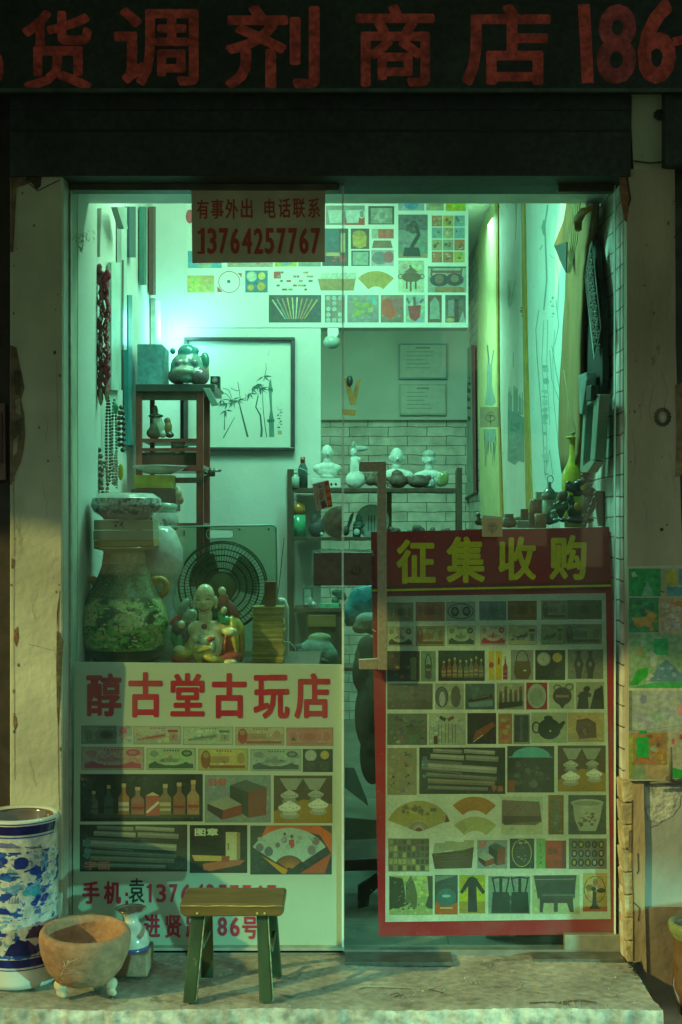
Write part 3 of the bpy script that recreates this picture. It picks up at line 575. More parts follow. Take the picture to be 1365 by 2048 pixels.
# ================================================================ white poster on the left pane
def white_poster():
    y = .013; t = thing('shop_poster', 'white poster with big red characters inside the left pane, bottles, scrolls and fan pictures', 'poster', P(416, 1900, y))
    sh = MB(); sh.pprism([(149, 1324), (686, 1329), (686, 1900), (146, 1894)], y, .004); tag(sh.build('sheet', mat('poster_white', (.52, .54, .46), .5, ns=4, amt=.08), t))
    c = Canvas(lambda a, b: P(a, b, y-.0004)); c.tex = True
    k = lambda x0, y0, x1, y1: (x0, y0, x1, y1)
    note(c, 163, 1451, 264, 1488, (.22, .24, .20), (.06, .08, .07), 4); c.ell(247, 1461, 7, 7, (.55, .12, .14)); c.rect(234, 1451, 264, 1488, (.34, .38, .34)); c.ell(247, 1461, 7, 7, (.55, .12, .16))
    note(c, 267, 1452, 363, 1489, (.42, .42, .33), (.36, .08, .10), 1); note(c, 366, 1453, 467, 1490, (.42, .46, .34), (.16, .20, .15), 1)
    note(c, 471, 1454, 569, 1491, (.46, .38, .27), (.36, .09, .07), 2); note(c, 573, 1455, 667, 1492, (.48, .22, .18), (.42, .10, .09), 4); c.poly([(582, 1481), (593, 1481), (587, 1472)], (.05, .1, .08))
    note(c, 163, 1494, 289, 1540, (.40, .30, .26), (.42, .07, .13), 0); note(c, 293, 1496, 392, 1540, (.36, .42, .28), (.05, .10, .06), 0)
    note(c, 397, 1497, 497, 1541, (.46, .40, .16), (.28, .10, .05), 2); note(c, 501, 1498, 603, 1542, (.32, .38, .34), (.08, .10, .10), 0)
    c.rect(606, 1498, 666, 1544, (.05, .05, .055)); coin(c, 622, 1511, 12, (.42, .42, .38)); coin(c, 650, 1510, 9, (.52, .36, .10)); coin(c, 622, 1532, 11, (.07, .07, .07)); coin(c, 650, 1532, 11, (.08, .08, .07))
    c.rect(161, 1548, 406, 1643, (.022, .022, .018)); c.rect(185, 1626, 400, 1636, (.06, .06, .045))
    for x, a, w, col, lb in ((188, 1582, 18, (.10, .11, .08), (.12, .12, .1)), (218, 1570, 18, (.06, .08, .06), (.07, .08, .06)), (248, 1567, 22, (.36, .15, .05), (.62, .46, .36)), (276, 1574, 26, (.32, .14, .10), (.40, .07, .06)), (331, 1568, 24, (.24, .16, .08), (.50, .38, .20)), (359, 1565, 24, (.26, .12, .06), (.34, .09, .06)), (387, 1560, 24, (.40, .22, .12), (.46, .16, .08))): bottle(c, x, a, 1629, w, col, lb)
    c.poly([(292, 1591), (306, 1584), (319, 1591), (319, 1631), (292, 1631)], (.46, .09, .07)); c.poly([(292, 1591), (306, 1584), (319, 1591)], (.60, .48, .22)); c.line([(294, 1625), (318, 1604)], 5, (.65, .6, .5))
    c.blot(163, 1590, 190, 1640, [(.03, .05, .08), (.02, .03, .04)], 6, 4, 9)
    books(c, 410, 1550, 542, 1645); cups(c, 548, 1551, 665, 1646)
    scrolls(c, 160, 1649, 375, 1743); c.text('字画', 170, 1722, 220, 1740, (.52, .14, .12), .025)
    c.rect(380, 1650, 495, 1746, (.028, .022, .018)); c.text('图章', 390, 1656, 437, 1672, (.62, .66, .5), .03)
    c.poly([(452, 1664), (474, 1664), (480, 1666), (480, 1718), (474, 1720), (452, 1720)], (.52, .46, .26)); c.rect(474, 1665, 481, 1719, (.30, .20, .09)); c.line([(457, 1686), (457, 1700)], 2, (.1, .09, .05))
    c.poly([(384, 1710), (456, 1712), (460, 1722), (390, 1722)], (.58, .34, .10)); c.poly([(406, 1728), (450, 1720), (491, 1720), (480, 1730), (420, 1742), (408, 1740)], (.42, .11, .06)); c.poly([(443, 1712), (460, 1712), (459, 1724), (444, 1722)], (.30, .07, .05))
    c.rect(501, 1651, 664, 1749, (.05, .055, .055)); c.poly([(534, 1652), (664, 1652), (664, 1708), (640, 1670), (580, 1655), (520, 1680)], (.60, .12, .035)); c.poly([(600, 1747), (664, 1706), (650, 1747)], (.42, .09, .05)); c.poly([(524, 1712), (576, 1740), (572, 1748), (564, 1747)], (.60, .25, .03)); c.poly([(640, 1652), (664, 1652), (664, 1668)], (.12, .09, .06))
    fan(c, 579, 1742, 32, 88, 34, 146, (.40, .50, .45), .98, 20)
    for k_ in range(12): a = R(36+9.2*k_); c.line([(579+30*math.cos(a), 1741-30*math.sin(a)), (579+86*math.cos(a), 1741-84*math.sin(a))], .6, (.30, .38, .34))
    fan(c, 579, 1742, 2, 31, 38, 142, (.10, .03, .02), .95)
    for k_ in range(13): a = R(40+8.2*k_); c.line([(579+6*math.cos(a), 1741-6*math.sin(a)), (579+30*math.cos(a), 1741-29*math.sin(a))], 1.6, (.42, .16, .05))
    for x, yy, r, col in ((520, 1695, 8, (.16, .15, .2)), (538, 1703, 9, (.14, .14, .18)), (556, 1690, 5, (.2, .15, .18)), (632, 1682, 8, (.22, .17, .19)), (624, 1700, 9, (.24, .2, .22)), (569, 1680, 6, (.24, .18, .2)), (570, 1668, 3, (.1, .06, .06)), (584, 1673, 3.5, (.12, .07, .06))): c.ell(x, yy, r, r*1.1, col, n=9)
    c.poly([(578, 1680), (588, 1678), (590, 1692), (584, 1697), (579, 1693)], (.50, .04, .07))
    c.blot(505, 1668, 640, 1702, [(.34, .40, .38), (.28, .33, .34)], 16, 2, 7)
    RED = (.50, .022, .045)
    for ch, a, b, e, d in (('醇', 173, 1346, 244, 1433), ('古', 257, 1344, 326, 1435), ('堂', 341, 1346, 410, 1433), ('古', 424, 1346, 494, 1437), ('玩', 507, 1349, 580, 1438), ('店', 589, 1346, 661, 1438)): c.text(ch, a, b, e, d, RED, .028)
    for ch, a, b, e, d, wt in (('手', 165, 1762, 200, 1808, .028), ('机', 208, 1762, 243, 1808, .028), ('1', 291, 1768, 304, 1805, .03), ('3', 313, 1768, 333, 1805, .03), ('7', 339, 1768, 356, 1805, .03), ('6', 363, 1768, 383, 1805, .03), ('4', 388, 1768, 410, 1805, .03), ('2', 413, 1768, 431, 1805, .03), ('5', 437, 1769, 455, 1806, .03), ('7', 461, 1770, 478, 1806, .03), ('7', 486, 1770, 503, 1806, .03), ('6', 510, 1770, 529, 1807, .03), ('7', 535, 1770, 553, 1807, .03),
            ('进', 288, 1829, 321, 1875, .028), ('贤', 331, 1829, 364, 1876, .028), ('路', 372, 1830, 410, 1876, .028), ('1', 417, 1834, 426, 1871, .03), ('8', 436, 1834, 455, 1872, .03), ('6', 461, 1834, 480, 1873, .03), ('号', 485, 1833, 516, 1878, .028)): c.text(ch, a, b, e, d, (.58, .03, .09), wt)
    c.rect(252, 1785, 257, 1792, RED); c.rect(252, 1801, 257, 1808, RED)
    c.text('袁', 258, 1756, 290, 1806, (.03, .04, .04), .012)
    c.build('print', M_vc2, t); return t
M_vc2 = mat('poster_print', vc=True, rough=.5, ns=150, amt=.13, ns2=22, amt2=.12)
white_poster()
# ================================================================ red banner on the door
def red_banner():
    y = .013; t = thing('buying_banner', 'dark red banner with yellow characters and rows of antique pictures behind the door glass', 'banner', P(985, 1870, y))
    sh = MB(); sh.pprism([(742, 1064), (1219, 1054), (1228, 1300), (1232, 1868), (758, 1873)], y+.001, .004); tag(sh.build('sheet', mat('banner_red', (.38, .018, .03), .42, ns=3, amt=.25), t))
    c = Canvas(lambda a, b: P(a, b, y-.0004)); c.tex = True; YL = (.78, .60, .01)
    c.poly([(743, 1172), (1222, 1163), (1224, 1180), (744, 1189)], (.20, .02, .03)); c.line([(744, 1181), (1223, 1171)], 4, YL)
    for ch, a, b, e, d in (('征', 793, 1079, 872, 1168), ('集', 893, 1073, 971, 1166), ('收', 997, 1073, 1073, 1161), ('购', 1099, 1070, 1174, 1160)): c.text(ch, a, b, e, d, YL, .03)
    c.poly([(773, 1193), (1212, 1186), (1222, 1838), (771, 1844)], W0)
    r = c.rect
    for x0, x1, bg, ink, kd in ((775, 827, (.24, .22, .15), (.12, .08, .05), 4), (832, 890, (.32, .16, .11), (.24, .09, .06), 4), (893, 951, (.28, .30, .26), (.05, .06, .06), 3), (959, 1013, (.16, .20, .20), (.09, .12, .12), 4), (1016, 1074, (.24, .13, .06), (.15, .07, .03), 4), (1083, 1136, (.25, .24, .15), (.12, .1, .07), 2), (1136, 1204, (.17, .15, .09), (.09, .08, .05), 4)): note(c, x0, 1205-.013*(x0-775), x1, 1243-.013*(x0-775), bg, ink, kd)
    for x0, x1, bg, ink, kd in ((775, 827, (.42, .42, .28), (.10, .08, .08), 0), (832, 890, (.24, .22, .12), (.16, .06, .04), 2), (895, 951, (.40, .42, .28), (.05, .07, .06), 0), (961, 1013, (.46, .40, .28), (.42, .05, .09), 0), (1018, 1074, (.42, .38, .22), (.12, .10, .14), 1), (1083, 1128, (.25, .26, .14), (.10, .12, .07), 1), (1128, 1204, (.22, .21, .14), (.12, .1, .07), 2)): note(c, x0, 1253-.013*(x0-775), x1, 1293-.013*(x0-775), bg, ink, kd)
    # row 3
    misc(c, 775, 1302, 840, 1363, (.08, .06, .045), [(.30, .10, .05), (.34, .18, .08), (.2, .08, .04), (.12, .09, .06)], 16); r(822, 1318, 833, 1360, (.20, .19, .08)); c.ell(827, 1320, 7, 6, (.22, .21, .1))
    r(842, 1302, 872, 1363, (.16, .22, .17)); c.ring(857, 1330, 7, 22, 2, (.04, .035, .03)); c.ell(857, 1333, 5, 5, (.08, .06, .04)); c.ell(857, 1350, 7, 9, (.1, .09, .08))
    r(877, 1301, 970, 1362, (.035, .04, .035))
    for i, (x, a) in enumerate(((888, 1322), (899, 1318), (910, 1315), (921, 1320), (933, 1320), (943, 1317), (953, 1313), (963, 1318))): bottle(c, x, a, 1355, 9, random.choice([(.22, .14, .07), (.2, .09, .05), (.14, .14, .09)]), (.3, .22, .12))
    r(978, 1302, 989, 1360, (.55, .38, .02)); r(992, 1302, 1004, 1360, (.52, .35, .02)); c.ell(983, 1330, 5, 6, (.5, .05, .05)); c.ell(998, 1322, 2, 8, (.25, .08, .03)); bottle(c, 1011, 1312, 1359, 9, (.25, .05, .05), (.4, .08, .1))
    r(1022, 1300, 1067, 1360, (.20, .22, .19)); c.ring(1045, 1322, 13, 22, 2, (.07, .05, .04)); c.poly([(1030, 1322), (1060, 1322), (1063, 1345), (1057, 1358), (1033, 1358), (1028, 1345)], (.12, .08, .04)); c.ell(1050, 1341, 3, 1.5, (.5, .5, .4))
    r(1071, 1300, 1131, 1360, (.055, .06, .05)); coin(c, 1088, 1318, 14, (.34, .35, .26)); coin(c, 1115, 1315, 10, (.44, .32, .10)); coin(c, 1088, 1345, 11, (.06, .06, .05)); coin(c, 1116, 1345, 11, (.06, .065, .05))
    r(1136, 1299, 1207, 1358, (.17, .16, .13)); 
    for x in (1158, 1181): c.poly([(x-5, 1302), (x+5, 1302), (x+3, 1312), (x+10, 1328), (x+6, 1345), (x+5, 1357), (x-5, 1357), (x-6, 1345), (x-10, 1328), (x-3, 1312)], (.07, .055, .05)); c.ell(x, 1328, 3, 5, (.2, .22, .2))
    # row 4
    misc(c, 775, 1367, 866, 1419, (.14, .12, .1), [(.1, .1, .09), (.2, .16, .12), (.22, .06, .05)], 14); r(871, 1367, 928, 1419, (.30, .31, .25)); c.ell(884, 1394, 13, 21, (.12, .13, .12)); c.ring(884, 1394, 13, 21, 1.5, (.04, .04, .04)); c.ell(885, 1398, 6, 15, (.34, .36, .34)); c.ell(912, 1393, 10, 22, (.12, .12, .1))
    r(931, 1367, 990, 1419, (.08, .11, .11)); c.poly([(938, 1398), (984, 1388), (986, 1396), (940, 1404)], (.06, .035, .03)); c.poly([(936, 1406), (986, 1400), (986, 1412), (940, 1414)], (.14, .22, .24)); c.line([(944, 1398), (980, 1391)], 1, (.3, .22, .12))
    r(994, 1366, 1049, 1419, (.26, .28, .20))
    for k in range(5): x = 1002+10*k; h_ = (18, 8, 14, 15, 8)[k]; r(x-3, 1366+h_, x+3, 1408, (.10, .07, .06)); c.ell(x, 1368+h_, 3, 4, (.2, .09, .06))
    c.poly([(998, 1405), (1046, 1402), (1046, 1412), (998, 1418)], (.05, .05, .04))
    r(1053, 1365, 1095, 1419, (.32, .04, .05)); c.ell(1074, 1392, 20, 26, (.30, .31, .25)); c.ell(1074, 1394, 14, 18, (.22, .26, .21)); c.ring(1074, 1392, 20, 26, 1.2, (.08, .06, .05))
    r(1099, 1365, 1149, 1418, (.32, .32, .22)); c.ell(1125, 1392, 19, 18, (.08, .065, .06)); c.ring(1115, 1375, 8, 6, 2.2, (.08, .065, .06)); c.ring(1139, 1374, 8, 7, 2.2, (.08, .065, .06)); c.poly([(1118, 1408), (1132, 1408), (1125, 1418)], (.07, .06, .05)); r(1112, 1390, 1138, 1395, (.24, .17, .13))
    misc(c, 1152, 1364, 1209, 1418, (.30, .30, .20), [(.04, .035, .03), (.05, .045, .04), (.07, .06, .05)], 15, 10); c.poly([(1154, 1418), (1160, 1385), (1175, 1380), (1178, 1418)], (.05, .04, .04)); c.poly([(1180, 1418), (1190, 1380), (1206, 1372), (1209, 1418)], (.04, .04, .035))
    # row 5
    misc(c, 775, 1427, 855, 1490, (.14, .15, .11), [(.09, .09, .07), (.2, .2, .15), (.3, .3, .22)], 16); r(858, 1426, 932, 1490, (.34, .37, .27)); c.line([(880, 1434), (892, 1440)], 7, (.06, .07, .06)); c.line([(896, 1440), (908, 1434)], 7, (.22, .08, .06))
    for x in (878, 884, 891, 898, 905, 911): c.line([(x, 1448), (x, 1486)], 1.4, (.12, .13, .1))
    r(868, 1472, 876, 1488, (.10, .05, .05)); r(935, 1426, 993, 1488, (.05, .045, .04)); c.poly([(946, 1480), (952, 1462), (985, 1444), (992, 1450), (962, 1476)], (.22, .08, .045)); c.line([(947, 1484), (966, 1470)], 1.6, (.5, .4, .28))
    r(997, 1427, 1025, 1488, (.30, .15, .08)); c.blot(998, 1428, 1024, 1487, [(.34, .10, .06), (.3, .28, .1), (.24, .2, .1)], 8, 3, 9); r(1027, 1427, 1061, 1488, (.26, .27, .22)); r(1029, 1430, 1058, 1484, (.055, .06, .06)); r(1040, 1434, 1046, 1482, (.09, .1, .1))
    r(1063, 1425, 1135, 1486, (.30, .32, .22)); c.ell(1099, 1458, 23, 21, (.03, .035, .028)); c.ell(1097, 1436, 9, 5, (.03, .035, .028)); c.ring(1073, 1455, 9, 12, 3, (.03, .035, .028)); c.poly([(1115, 1458), (1118, 1448), (1128, 1441), (1131, 1445), (1124, 1458)], (.03, .035, .028)); c.ell(1101, 1462, 2, 2, (.4, .42, .35))
    r(1136, 1425, 1209, 1484, (.42, .30, .13)); c.poly([(1154, 1440), (1176, 1436), (1192, 1446), (1194, 1475), (1160, 1478), (1152, 1460)], (.12, .055, .04)); c.blot(1155, 1442, 1190, 1476, [(.2, .09, .06), (.08, .04, .03)], 8, 2, 6)
    # row 6
    r(775, 1496, 834, 1590, (.26, .22, .13)); 
    for x, yy in ((787, 1552), (785, 1568), (816, 1552), (816, 1568), (815, 1508), (815, 1530)): c.blot(x-6, yy-5, x+6, yy+5, [(.05, .045, .035)], 5, 1, 3)
    scrolls(c, 839, 1495, 1011, 1588); c.text('字画', 984, 1571, 1006, 1583, (.52, .16, .12), .02)
    r(1015, 1492, 1109, 1585, (.05, .05, .045)); c.ell(1063, 1514, 38, 20, (.10, .36, .36), 0, 180); r(1018, 1513, 1106, 1515, (.12, .34, .34)); c.blot(1020, 1520, 1104, 1580, [(.09, .09, .08), (.12, .11, .1), (.06, .06, .05), (.07, .055, .05)], 30, 3, 12); r(1017, 1560, 1030, 1584, (.22, .07, .03))
    cups(c, 1116, 1491, 1212, 1583)
    # row 7
    fan(c, 838, 1664, 22, 66, 22, 158, (.34, .28, .08), .95); c.blot(790, 1608, 885, 1632, [(.20, .13, .05), (.13, .12, .07), (.42, .34, .06)], 16, 3, 10); c.poly([(893, 1628), (900, 1643), (890, 1645)], (.15, .05, .05)); fan(c, 838, 1664, 2, 22, 22, 158, (.16, .06, .04), .95)
    for k in range(14): a = R(26+9.8*k); c.line([(838+8*math.cos(a), 1663-8*math.sin(a)), (838+23*math.cos(a), 1663-22*math.sin(a))], 1, (.5, .5, .38))
    fan(c, 949, 1652, 32, 60, 44, 136, (.36, .16, .04), .98); fan(c, 951, 1691, 30, 59, 44, 136, (.36, .36, .17), .98)
    for k in range(5): a = R(118+4*k); c.line([(951+34*math.cos(a), 1690-34*math.sin(a)), (951+54*math.cos(a), 1690-54*math.sin(a))], .8, (.15, .14, .07))
    r(1003, 1593, 1086, 1669, (.42, .44, .32)); c.poly([(1005, 1600), (1079, 1603), (1084, 1643), (1072, 1650), (1010, 1650), (1004, 1646)], (.18, .13, .11)); c.poly([(1006, 1632), (1082, 1632), (1084, 1643), (1040, 1645), (1008, 1650)], (.10, .07, .06)); c.blot(1015, 1606, 1072, 1628, [(.12, .09, .08)], 14, 1, 3)
    vase_pic(c, 1097, 1590, 1128, 1669, (.20, .13, .05), (.14, .15, .12)); r(1137, 1590, 1213, 1669, (.10, .11, .10)); c.poly([(1146, 1607), (1206, 1607), (1200, 1640), (1192, 1662), (1160, 1662), (1150, 1640)], (.34, .36, .29)); c.ell(1175, 1606, 33, 8, (.38, .40, .33)); c.ell(1175, 1607, 28, 5, (.24, .26, .21)); c.blot(1155, 1622, 1195, 1656, [(.16, .10, .09), (.12, .12, .1), (.2, .12, .11)], 14, 2, 6)
    # row 8
    r(777, 1677, 859, 1743, (.16, .14, .08)); 
    for i in range(9):
        for j in range(5): a, b = 779+9*i, 1679+13*j; q = random.choice([(.10, .08, .05), (.24, .22, .12), (.34, .30, .12), (.14, .10, .07), (.08, .08, .06)]); r(a, b, a+7, b+10, q)
    for i in range(4): x = 866+19*i+(2 if i else 0); yy = (1686, 1682, 1684, 1680)[i]; c.poly([(x+4, yy), (x+24, yy), (x+22, yy+18), (x, yy+20)], (.30, .30, .19))
    c.poly([(864, 1707), (928, 1700), (948, 1694), (944, 1736), (870, 1738)], (.10, .065, .04)); 
    for k in range(3): c.line([(867, 1712+6*k), (940, 1708+6*k)], .8, (.16, .12, .08))
    books(c, 955, 1680, 1015, 1737); r(1020, 1677, 1069, 1737, (.05, .055, .06)); c.ell(1044, 1706, 20, 28, (.06, .06, .05)); c.ring(1044, 1706, 20, 28, 1.5, (.42, .38, .14)); c.blot(1030, 1680, 1058, 1700, [(.36, .30, .12), (.12, .1, .07)], 10, 2, 4); c.blot(1032, 1708, 1056, 1726, [(.22, .22, .16)], 8, 1, 3)
    r(1073, 1677, 1091, 1737, (.18, .36, .12)); r(1091, 1681, 1133, 1737, (.40, .07, .045)); r(1124, 1681, 1133, 1737, (.20, .05, .05)); c.text('烟标', 1096, 1694, 1117, 1710, (.12, .05, .03), .01); 
    for k in range(4): c.blot(1078, 1686+12*k, 1086, 1694+12*k, [(.08, .12, .05)], 3, 1, 2.5)
    r(1138, 1677, 1214, 1738, (.16, .14, .12))
    for j in range(3):
        for i in range(5): x, yy = 1149+13.5*i, 1689+18*j; c.ell(x, yy, 6, 7.5, (.05, .045, .04)); c.ell(x, yy, 3.2, 4.5, random.choice([(.3, .3, .26), (.24, .22, .17), (.12, .1, .08), (.36, .28, .06)]))
    # row 9
    r(779, 1751, 866, 1830, (.34, .38, .16)); c.poly([(779, 1752), (806, 1757), (810, 1780), (812, 1812), (779, 1820)], (.06, .065, .045)); c.poly([(812, 1768), (822, 1750), (830, 1768), (835, 1790), (834, 1815), (812, 1815)], (.12, .13, .07)); c.poly([(855, 1752), (866, 1752), (866, 1818), (850, 1815), (858, 1790)], (.07, .075, .05)); c.blot(781, 1805, 864, 1822, [(.05, .05, .04), (.3, .34, .18)], 26, 1, 4); c.blot(782, 1760, 832, 1805, [(.18, .19, .11), (.04, .04, .03)], 26, 1, 3)
    r(870, 1750, 916, 1829, (.05, .07, .07)); c.poly([(871, 1752), (912, 1751), (871, 1764)], (.16, .19, .15)); c.poly([(871, 1800), (883, 1812), (900, 1812), (916, 1804), (916, 1829), (871, 1829)], (.42, .10, .02)); c.ell(893, 1795, 20, 18, (.06, .13, .14)); c.ell(893, 1792, 9, 3, (.25, .42, .38)); c.rect(881, 1815, 905, 1817, (.55, .5, .35))
    r(919, 1750, 971, 1827, (.34, .34, .02)); r(919, 1803, 971, 1827, (.30, .22, .03)); c.poly([(937, 1756), (945, 1752), (953, 1756), (971, 1784), (966, 1789), (953, 1772), (955, 1824), (936, 1824), (937, 1772), (925, 1788), (920, 1784)], (.04, .035, .04))
    r(977, 1752, 1061, 1828, (.18, .24, .19)); c.blot(978, 1785, 1060, 1826, [(.03, .04, .035), (.05, .06, .05)], 24, 5, 12)
    for x in (1002, 1040):
        c.line([(x-17, 1754), (x-11, 1784)], 3, (.025, .03, .025)); c.line([(x+17, 1754), (x+11, 1784)], 3, (.025, .03, .025)); c.line([(x-17, 1757), (x, 1754), (x+17, 1757)], 3, (.025, .03, .025)); c.line([(x, 1756), (x, 1784)], 6, (.03, .03, .025)); c.poly([(x-16, 1784), (x+16, 1784), (x+19, 1826), (x-19, 1826)], (.025, .03, .025))
    r(1065, 1750, 1160, 1828, (.36, .38, .22)); c.poly([(1068, 1751), (1154, 1750), (1152, 1765), (1150, 1797), (1076, 1797)], (.07, .07, .06)); c.poly([(1080, 1797), (1146, 1796), (1148, 1824), (1140, 1824), (1134, 1806), (1088, 1806), (1086, 1825), (1080, 1825)], (.07, .06, .05)); r(1108, 1798, 1116, 1824, (.08, .07, .06)); c.line([(1070, 1759), (1150, 1758)], 1.2, (.24, .25, .2)); c.line([(1085, 1790), (1150, 1790)], 1.2, (.2, .22, .18))
    r(1166, 1746, 1215, 1823, (.46, .32, .11)); r(1166, 1813, 1215, 1823, (.38, .10, .04)); c.ring(1190, 1779, 22, 27, 1.4, (.08, .06, .03)); c.ell(1180, 1775, 9, 6, (.20, .12, .05)); c.ell(1203, 1781, 9, 5, (.05, .045, .035)); c.ell(1191, 1765, 5, 8, (.22, .14, .06)); c.ell(1188, 1778, 5, 5, (.05, .04, .03)); c.poly([(1186, 1783), (1193, 1783), (1194, 1808), (1202, 1818), (1178, 1818), (1185, 1808)], (.04, .035, .03))
    c.build('print', mat('banner_print', vc=True, rough=.45, ns=120, amt=.14, ns2=16, amt2=.16), t)
red_banner()
# ================================================================ notice taped at the top of the left pane
def notice():
    y = -.004; t = thing('phone_notice', 'beige paper notice with a red telephone number taped at the top of the left pane', 'notice', P(517, 525, y))
    sh = MB(); sh.pprism([(383, 380), (651, 380), (650, 524), (385, 526)], y-.0015, .0015); tag(sh.build('paper', mat('notice_paper', (.66, .62, .44), .8, ns=9, amt=.25, ns2=2, amt2=.15), t))
    c = Canvas(lambda a, b: P(a, b, y-.0022)); RD = (.50, .07, .055)
    for ch, a, b, e, d in (('有', 394, 399, 418, 438), ('事', 422, 398, 448, 438), ('外', 451, 398, 477, 438), ('出', 482, 397, 506, 437), ('电', 529, 397, 552, 436), ('话', 557, 396, 582, 436), ('联', 586, 396, 611, 436), ('系', 616, 396, 641, 436)): c.text(ch, a, b, e, d, RD, .018)
    xs = [(394, 410), (415, 434), (438, 457), (461, 480), (484, 505), (508, 527), (530, 549), (554, 572), (577, 595), (599, 618), (622, 641)]
    for ch, (a, e) in zip('13764257767', xs): c.text(ch, a, 456, e, 508, RD, .03)
    c.build('print', M_vc2, t)
notice()
# ================================================================ printed picture sheets high on the loft front
def loft_poster():
    y = 1.6-.004; t = thing('loft_picture_sheet', 'large sheet of antique photographs pasted on the loft front', 'poster', P(780, 655, y))
    sh = MB(); sh.pprism([(372, 380), (937, 380), (937, 655), (372, 655)], y, .003); tag(sh.build('sheet', mat('loft_sheet', (.62, .64, .56), .6, ns=4, amt=.08), t))
    c = Canvas(lambda a, b: P(a, b, y-.0004)); c.tex = True; r = c.rect
    c.ell(380, 433, 8, 14, (.45, .06, .08)); r(376, 502, 444, 536, (.08, .28, .34)); c.ell(410, 520, 20, 16, (.32, .36, .26)); r(455, 505, 546, 534, (.34, .30, .22)); r(550, 500, 594, 533, (.46, .44, .02)); c.ell(572, 520, 16, 10, (.10, .30, .38)); r(597, 500, 642, 533, (.24, .28, .22))
    r(375, 551, 402, 585, (.50, .44, .12)); r(402, 551, 429, 585, (.50, .38, .14)); c.ring(459, 564, 22, 22, 1.5, (.40, .12, .08)); r(455, 560, 461, 566, (.14, .10, .06)); c.poly([(435, 572), (446, 584), (435, 584)], (.45, .12, .08)); c.poly([(484, 546), (484, 556), (476, 546)], (.45, .12, .08))
    r(491, 541, 536, 585, (.03, .18, .26)); coin(c, 504, 553, 11, (.46, .54, .40)); coin(c, 524, 552, 8, (.54, .46, .12)); coin(c, 502, 575, 7, (.50, .36, .06)); coin(c, 523, 573, 9, (.46, .30, .05))
    for k in range(26): a, b = random.uniform(548, 622), random.choice([543, 551, 560, 569, 577]); r(a, b, a+random.uniform(4, 9), b+4, random.choice([(.42, .06, .05), (.2, .22, .16), (.4, .28, .12), (.1, .14, .1), (.34, .08, .06)]))
    r(548, 543, 562, 557, (.46, .06, .06))
    c.poly([(636, 558), (713, 552), (708, 581), (642, 581)], (.30, .18, .06)); 
    for k in range(4): c.poly([(640+18*k, 558), (644+18*k, 546), (660+18*k, 545), (657+18*k, 558)], (.44, .46, .34))
    fan(c, 752, 594, 21, 52, 46, 134, (.40, .27, .05), 1.0)
    r(652, 411, 730, 450, (.20, .22, .20)); r(690, 436, 730, 450, (.42, .05, .04)); c.poly([(656, 420), (687, 420), (684, 446), (660, 446)], (.42, .48, .42)); c.poly([(691, 420), (721, 420), (717, 446), (694, 446)], (.44, .50, .46)); c.ring(724, 428, 6, 9, 2, (.42, .48, .42))
    r(737, 412, 789, 449, (.06, .07, .06)); r(742, 416, 785, 447, (.26, .28, .22)); c.poly([(750, 432), (763, 416), (778, 432), (763, 447)], (.34, .36, .30)); r(758, 425, 770, 438, (.22, .24, .19))
    r(645, 457, 697, 532, (.05, .045, .045)); r(648, 458, 678, 505, (.04, .10, .11)); r(682, 466, 691, 505, (.44, .40, .20)); r(652, 505, 680, 512, (.46, .32, .12)); c.blot(658, 508, 696, 528, [(.42, .05, .05), (.38, .1, .05)], 7, 3, 8)
    r(702, 457, 739, 498, (.10, .07, .05)); c.poly([(705, 470), (734, 470), (733, 492), (720, 497), (707, 492)], (.44, .30, .05)); c.ell(719, 467, 13, 6, (.36, .25, .06)); r(703, 501, 740, 532, (.05, .07, .06)); r(706, 504, 737, 530, (.26, .30, .24)); r(744, 458, 788, 477, (.40, .10, .07)); r(744, 458, 757, 477, (.36, .38, .28)); c.poly([(748, 481), (782, 481), (786, 496), (744, 496)], (.22, .12, .08)); r(743, 500, 788, 532, (.38, .30, .30)); c.ell(760, 516, 16, 13, (.18, .18, .18)); c.ell(778, 514, 10, 12, (.36, .10, .10))
    r(797, 400, 849, 421, (.28, .38, .38)); c.ell(823, 408, 14, 11, (.06, .22, .34)); r(853, 400, 888, 421, (.30, .30, .20)); r(892, 400, 932, 422, (.36, .42, .02)); c.blot(854, 402, 887, 420, [(.3, .24, .12)], 6, 3, 6)
    r(797, 429, 856, 516, (.11, .13, .12)); r(797, 460, 856, 508, (.18, .22, .18)); r(797, 507, 856, 516, (.34, .24, .11)); c.blot(806, 436, 842, 470, [(.04, .045, .04), (.07, .07, .06)], 12, 4, 10); c.line([(832, 450), (838, 470), (826, 490), (822, 500)], 8, (.04, .04, .035)); c.poly([(810, 495), (838, 495), (842, 513), (806, 513)], (.035, .04, .035))
    for i in range(3):
        for j in range(4): misc(c, 864+22.5*i, 431+24*j, 885+22.5*i, 453+24*j, random.choice([(.42, .36, .06), (.38, .16, .07), (.28, .32, .2), (.16, .3, .3), (.36, .3, .16)]), [(.42, .1, .05), (.3, .3, .2), (.12, .1, .07), (.45, .42, .3), (.14, .3, .12)], 6, 5)
    r(797, 521, 849, 585, (.40, .42, .28)); c.ell(823, 554, 20, 10, (.14, .08, .05)); c.poly([(808, 545), (838, 545), (823, 533)], (.16, .10, .06)); c.line([(822, 540), (821, 530)], 4, (.14, .08, .05)); c.ring(802, 553, 6, 5, 2, (.16, .1, .06)); c.ring(844, 553, 6, 5, 2, (.16, .1, .06))
    for x in (814, 822, 832): c.line([(x, 560), (x, 578 if x != 822 else 583)], 3.5, (.12, .07, .04))
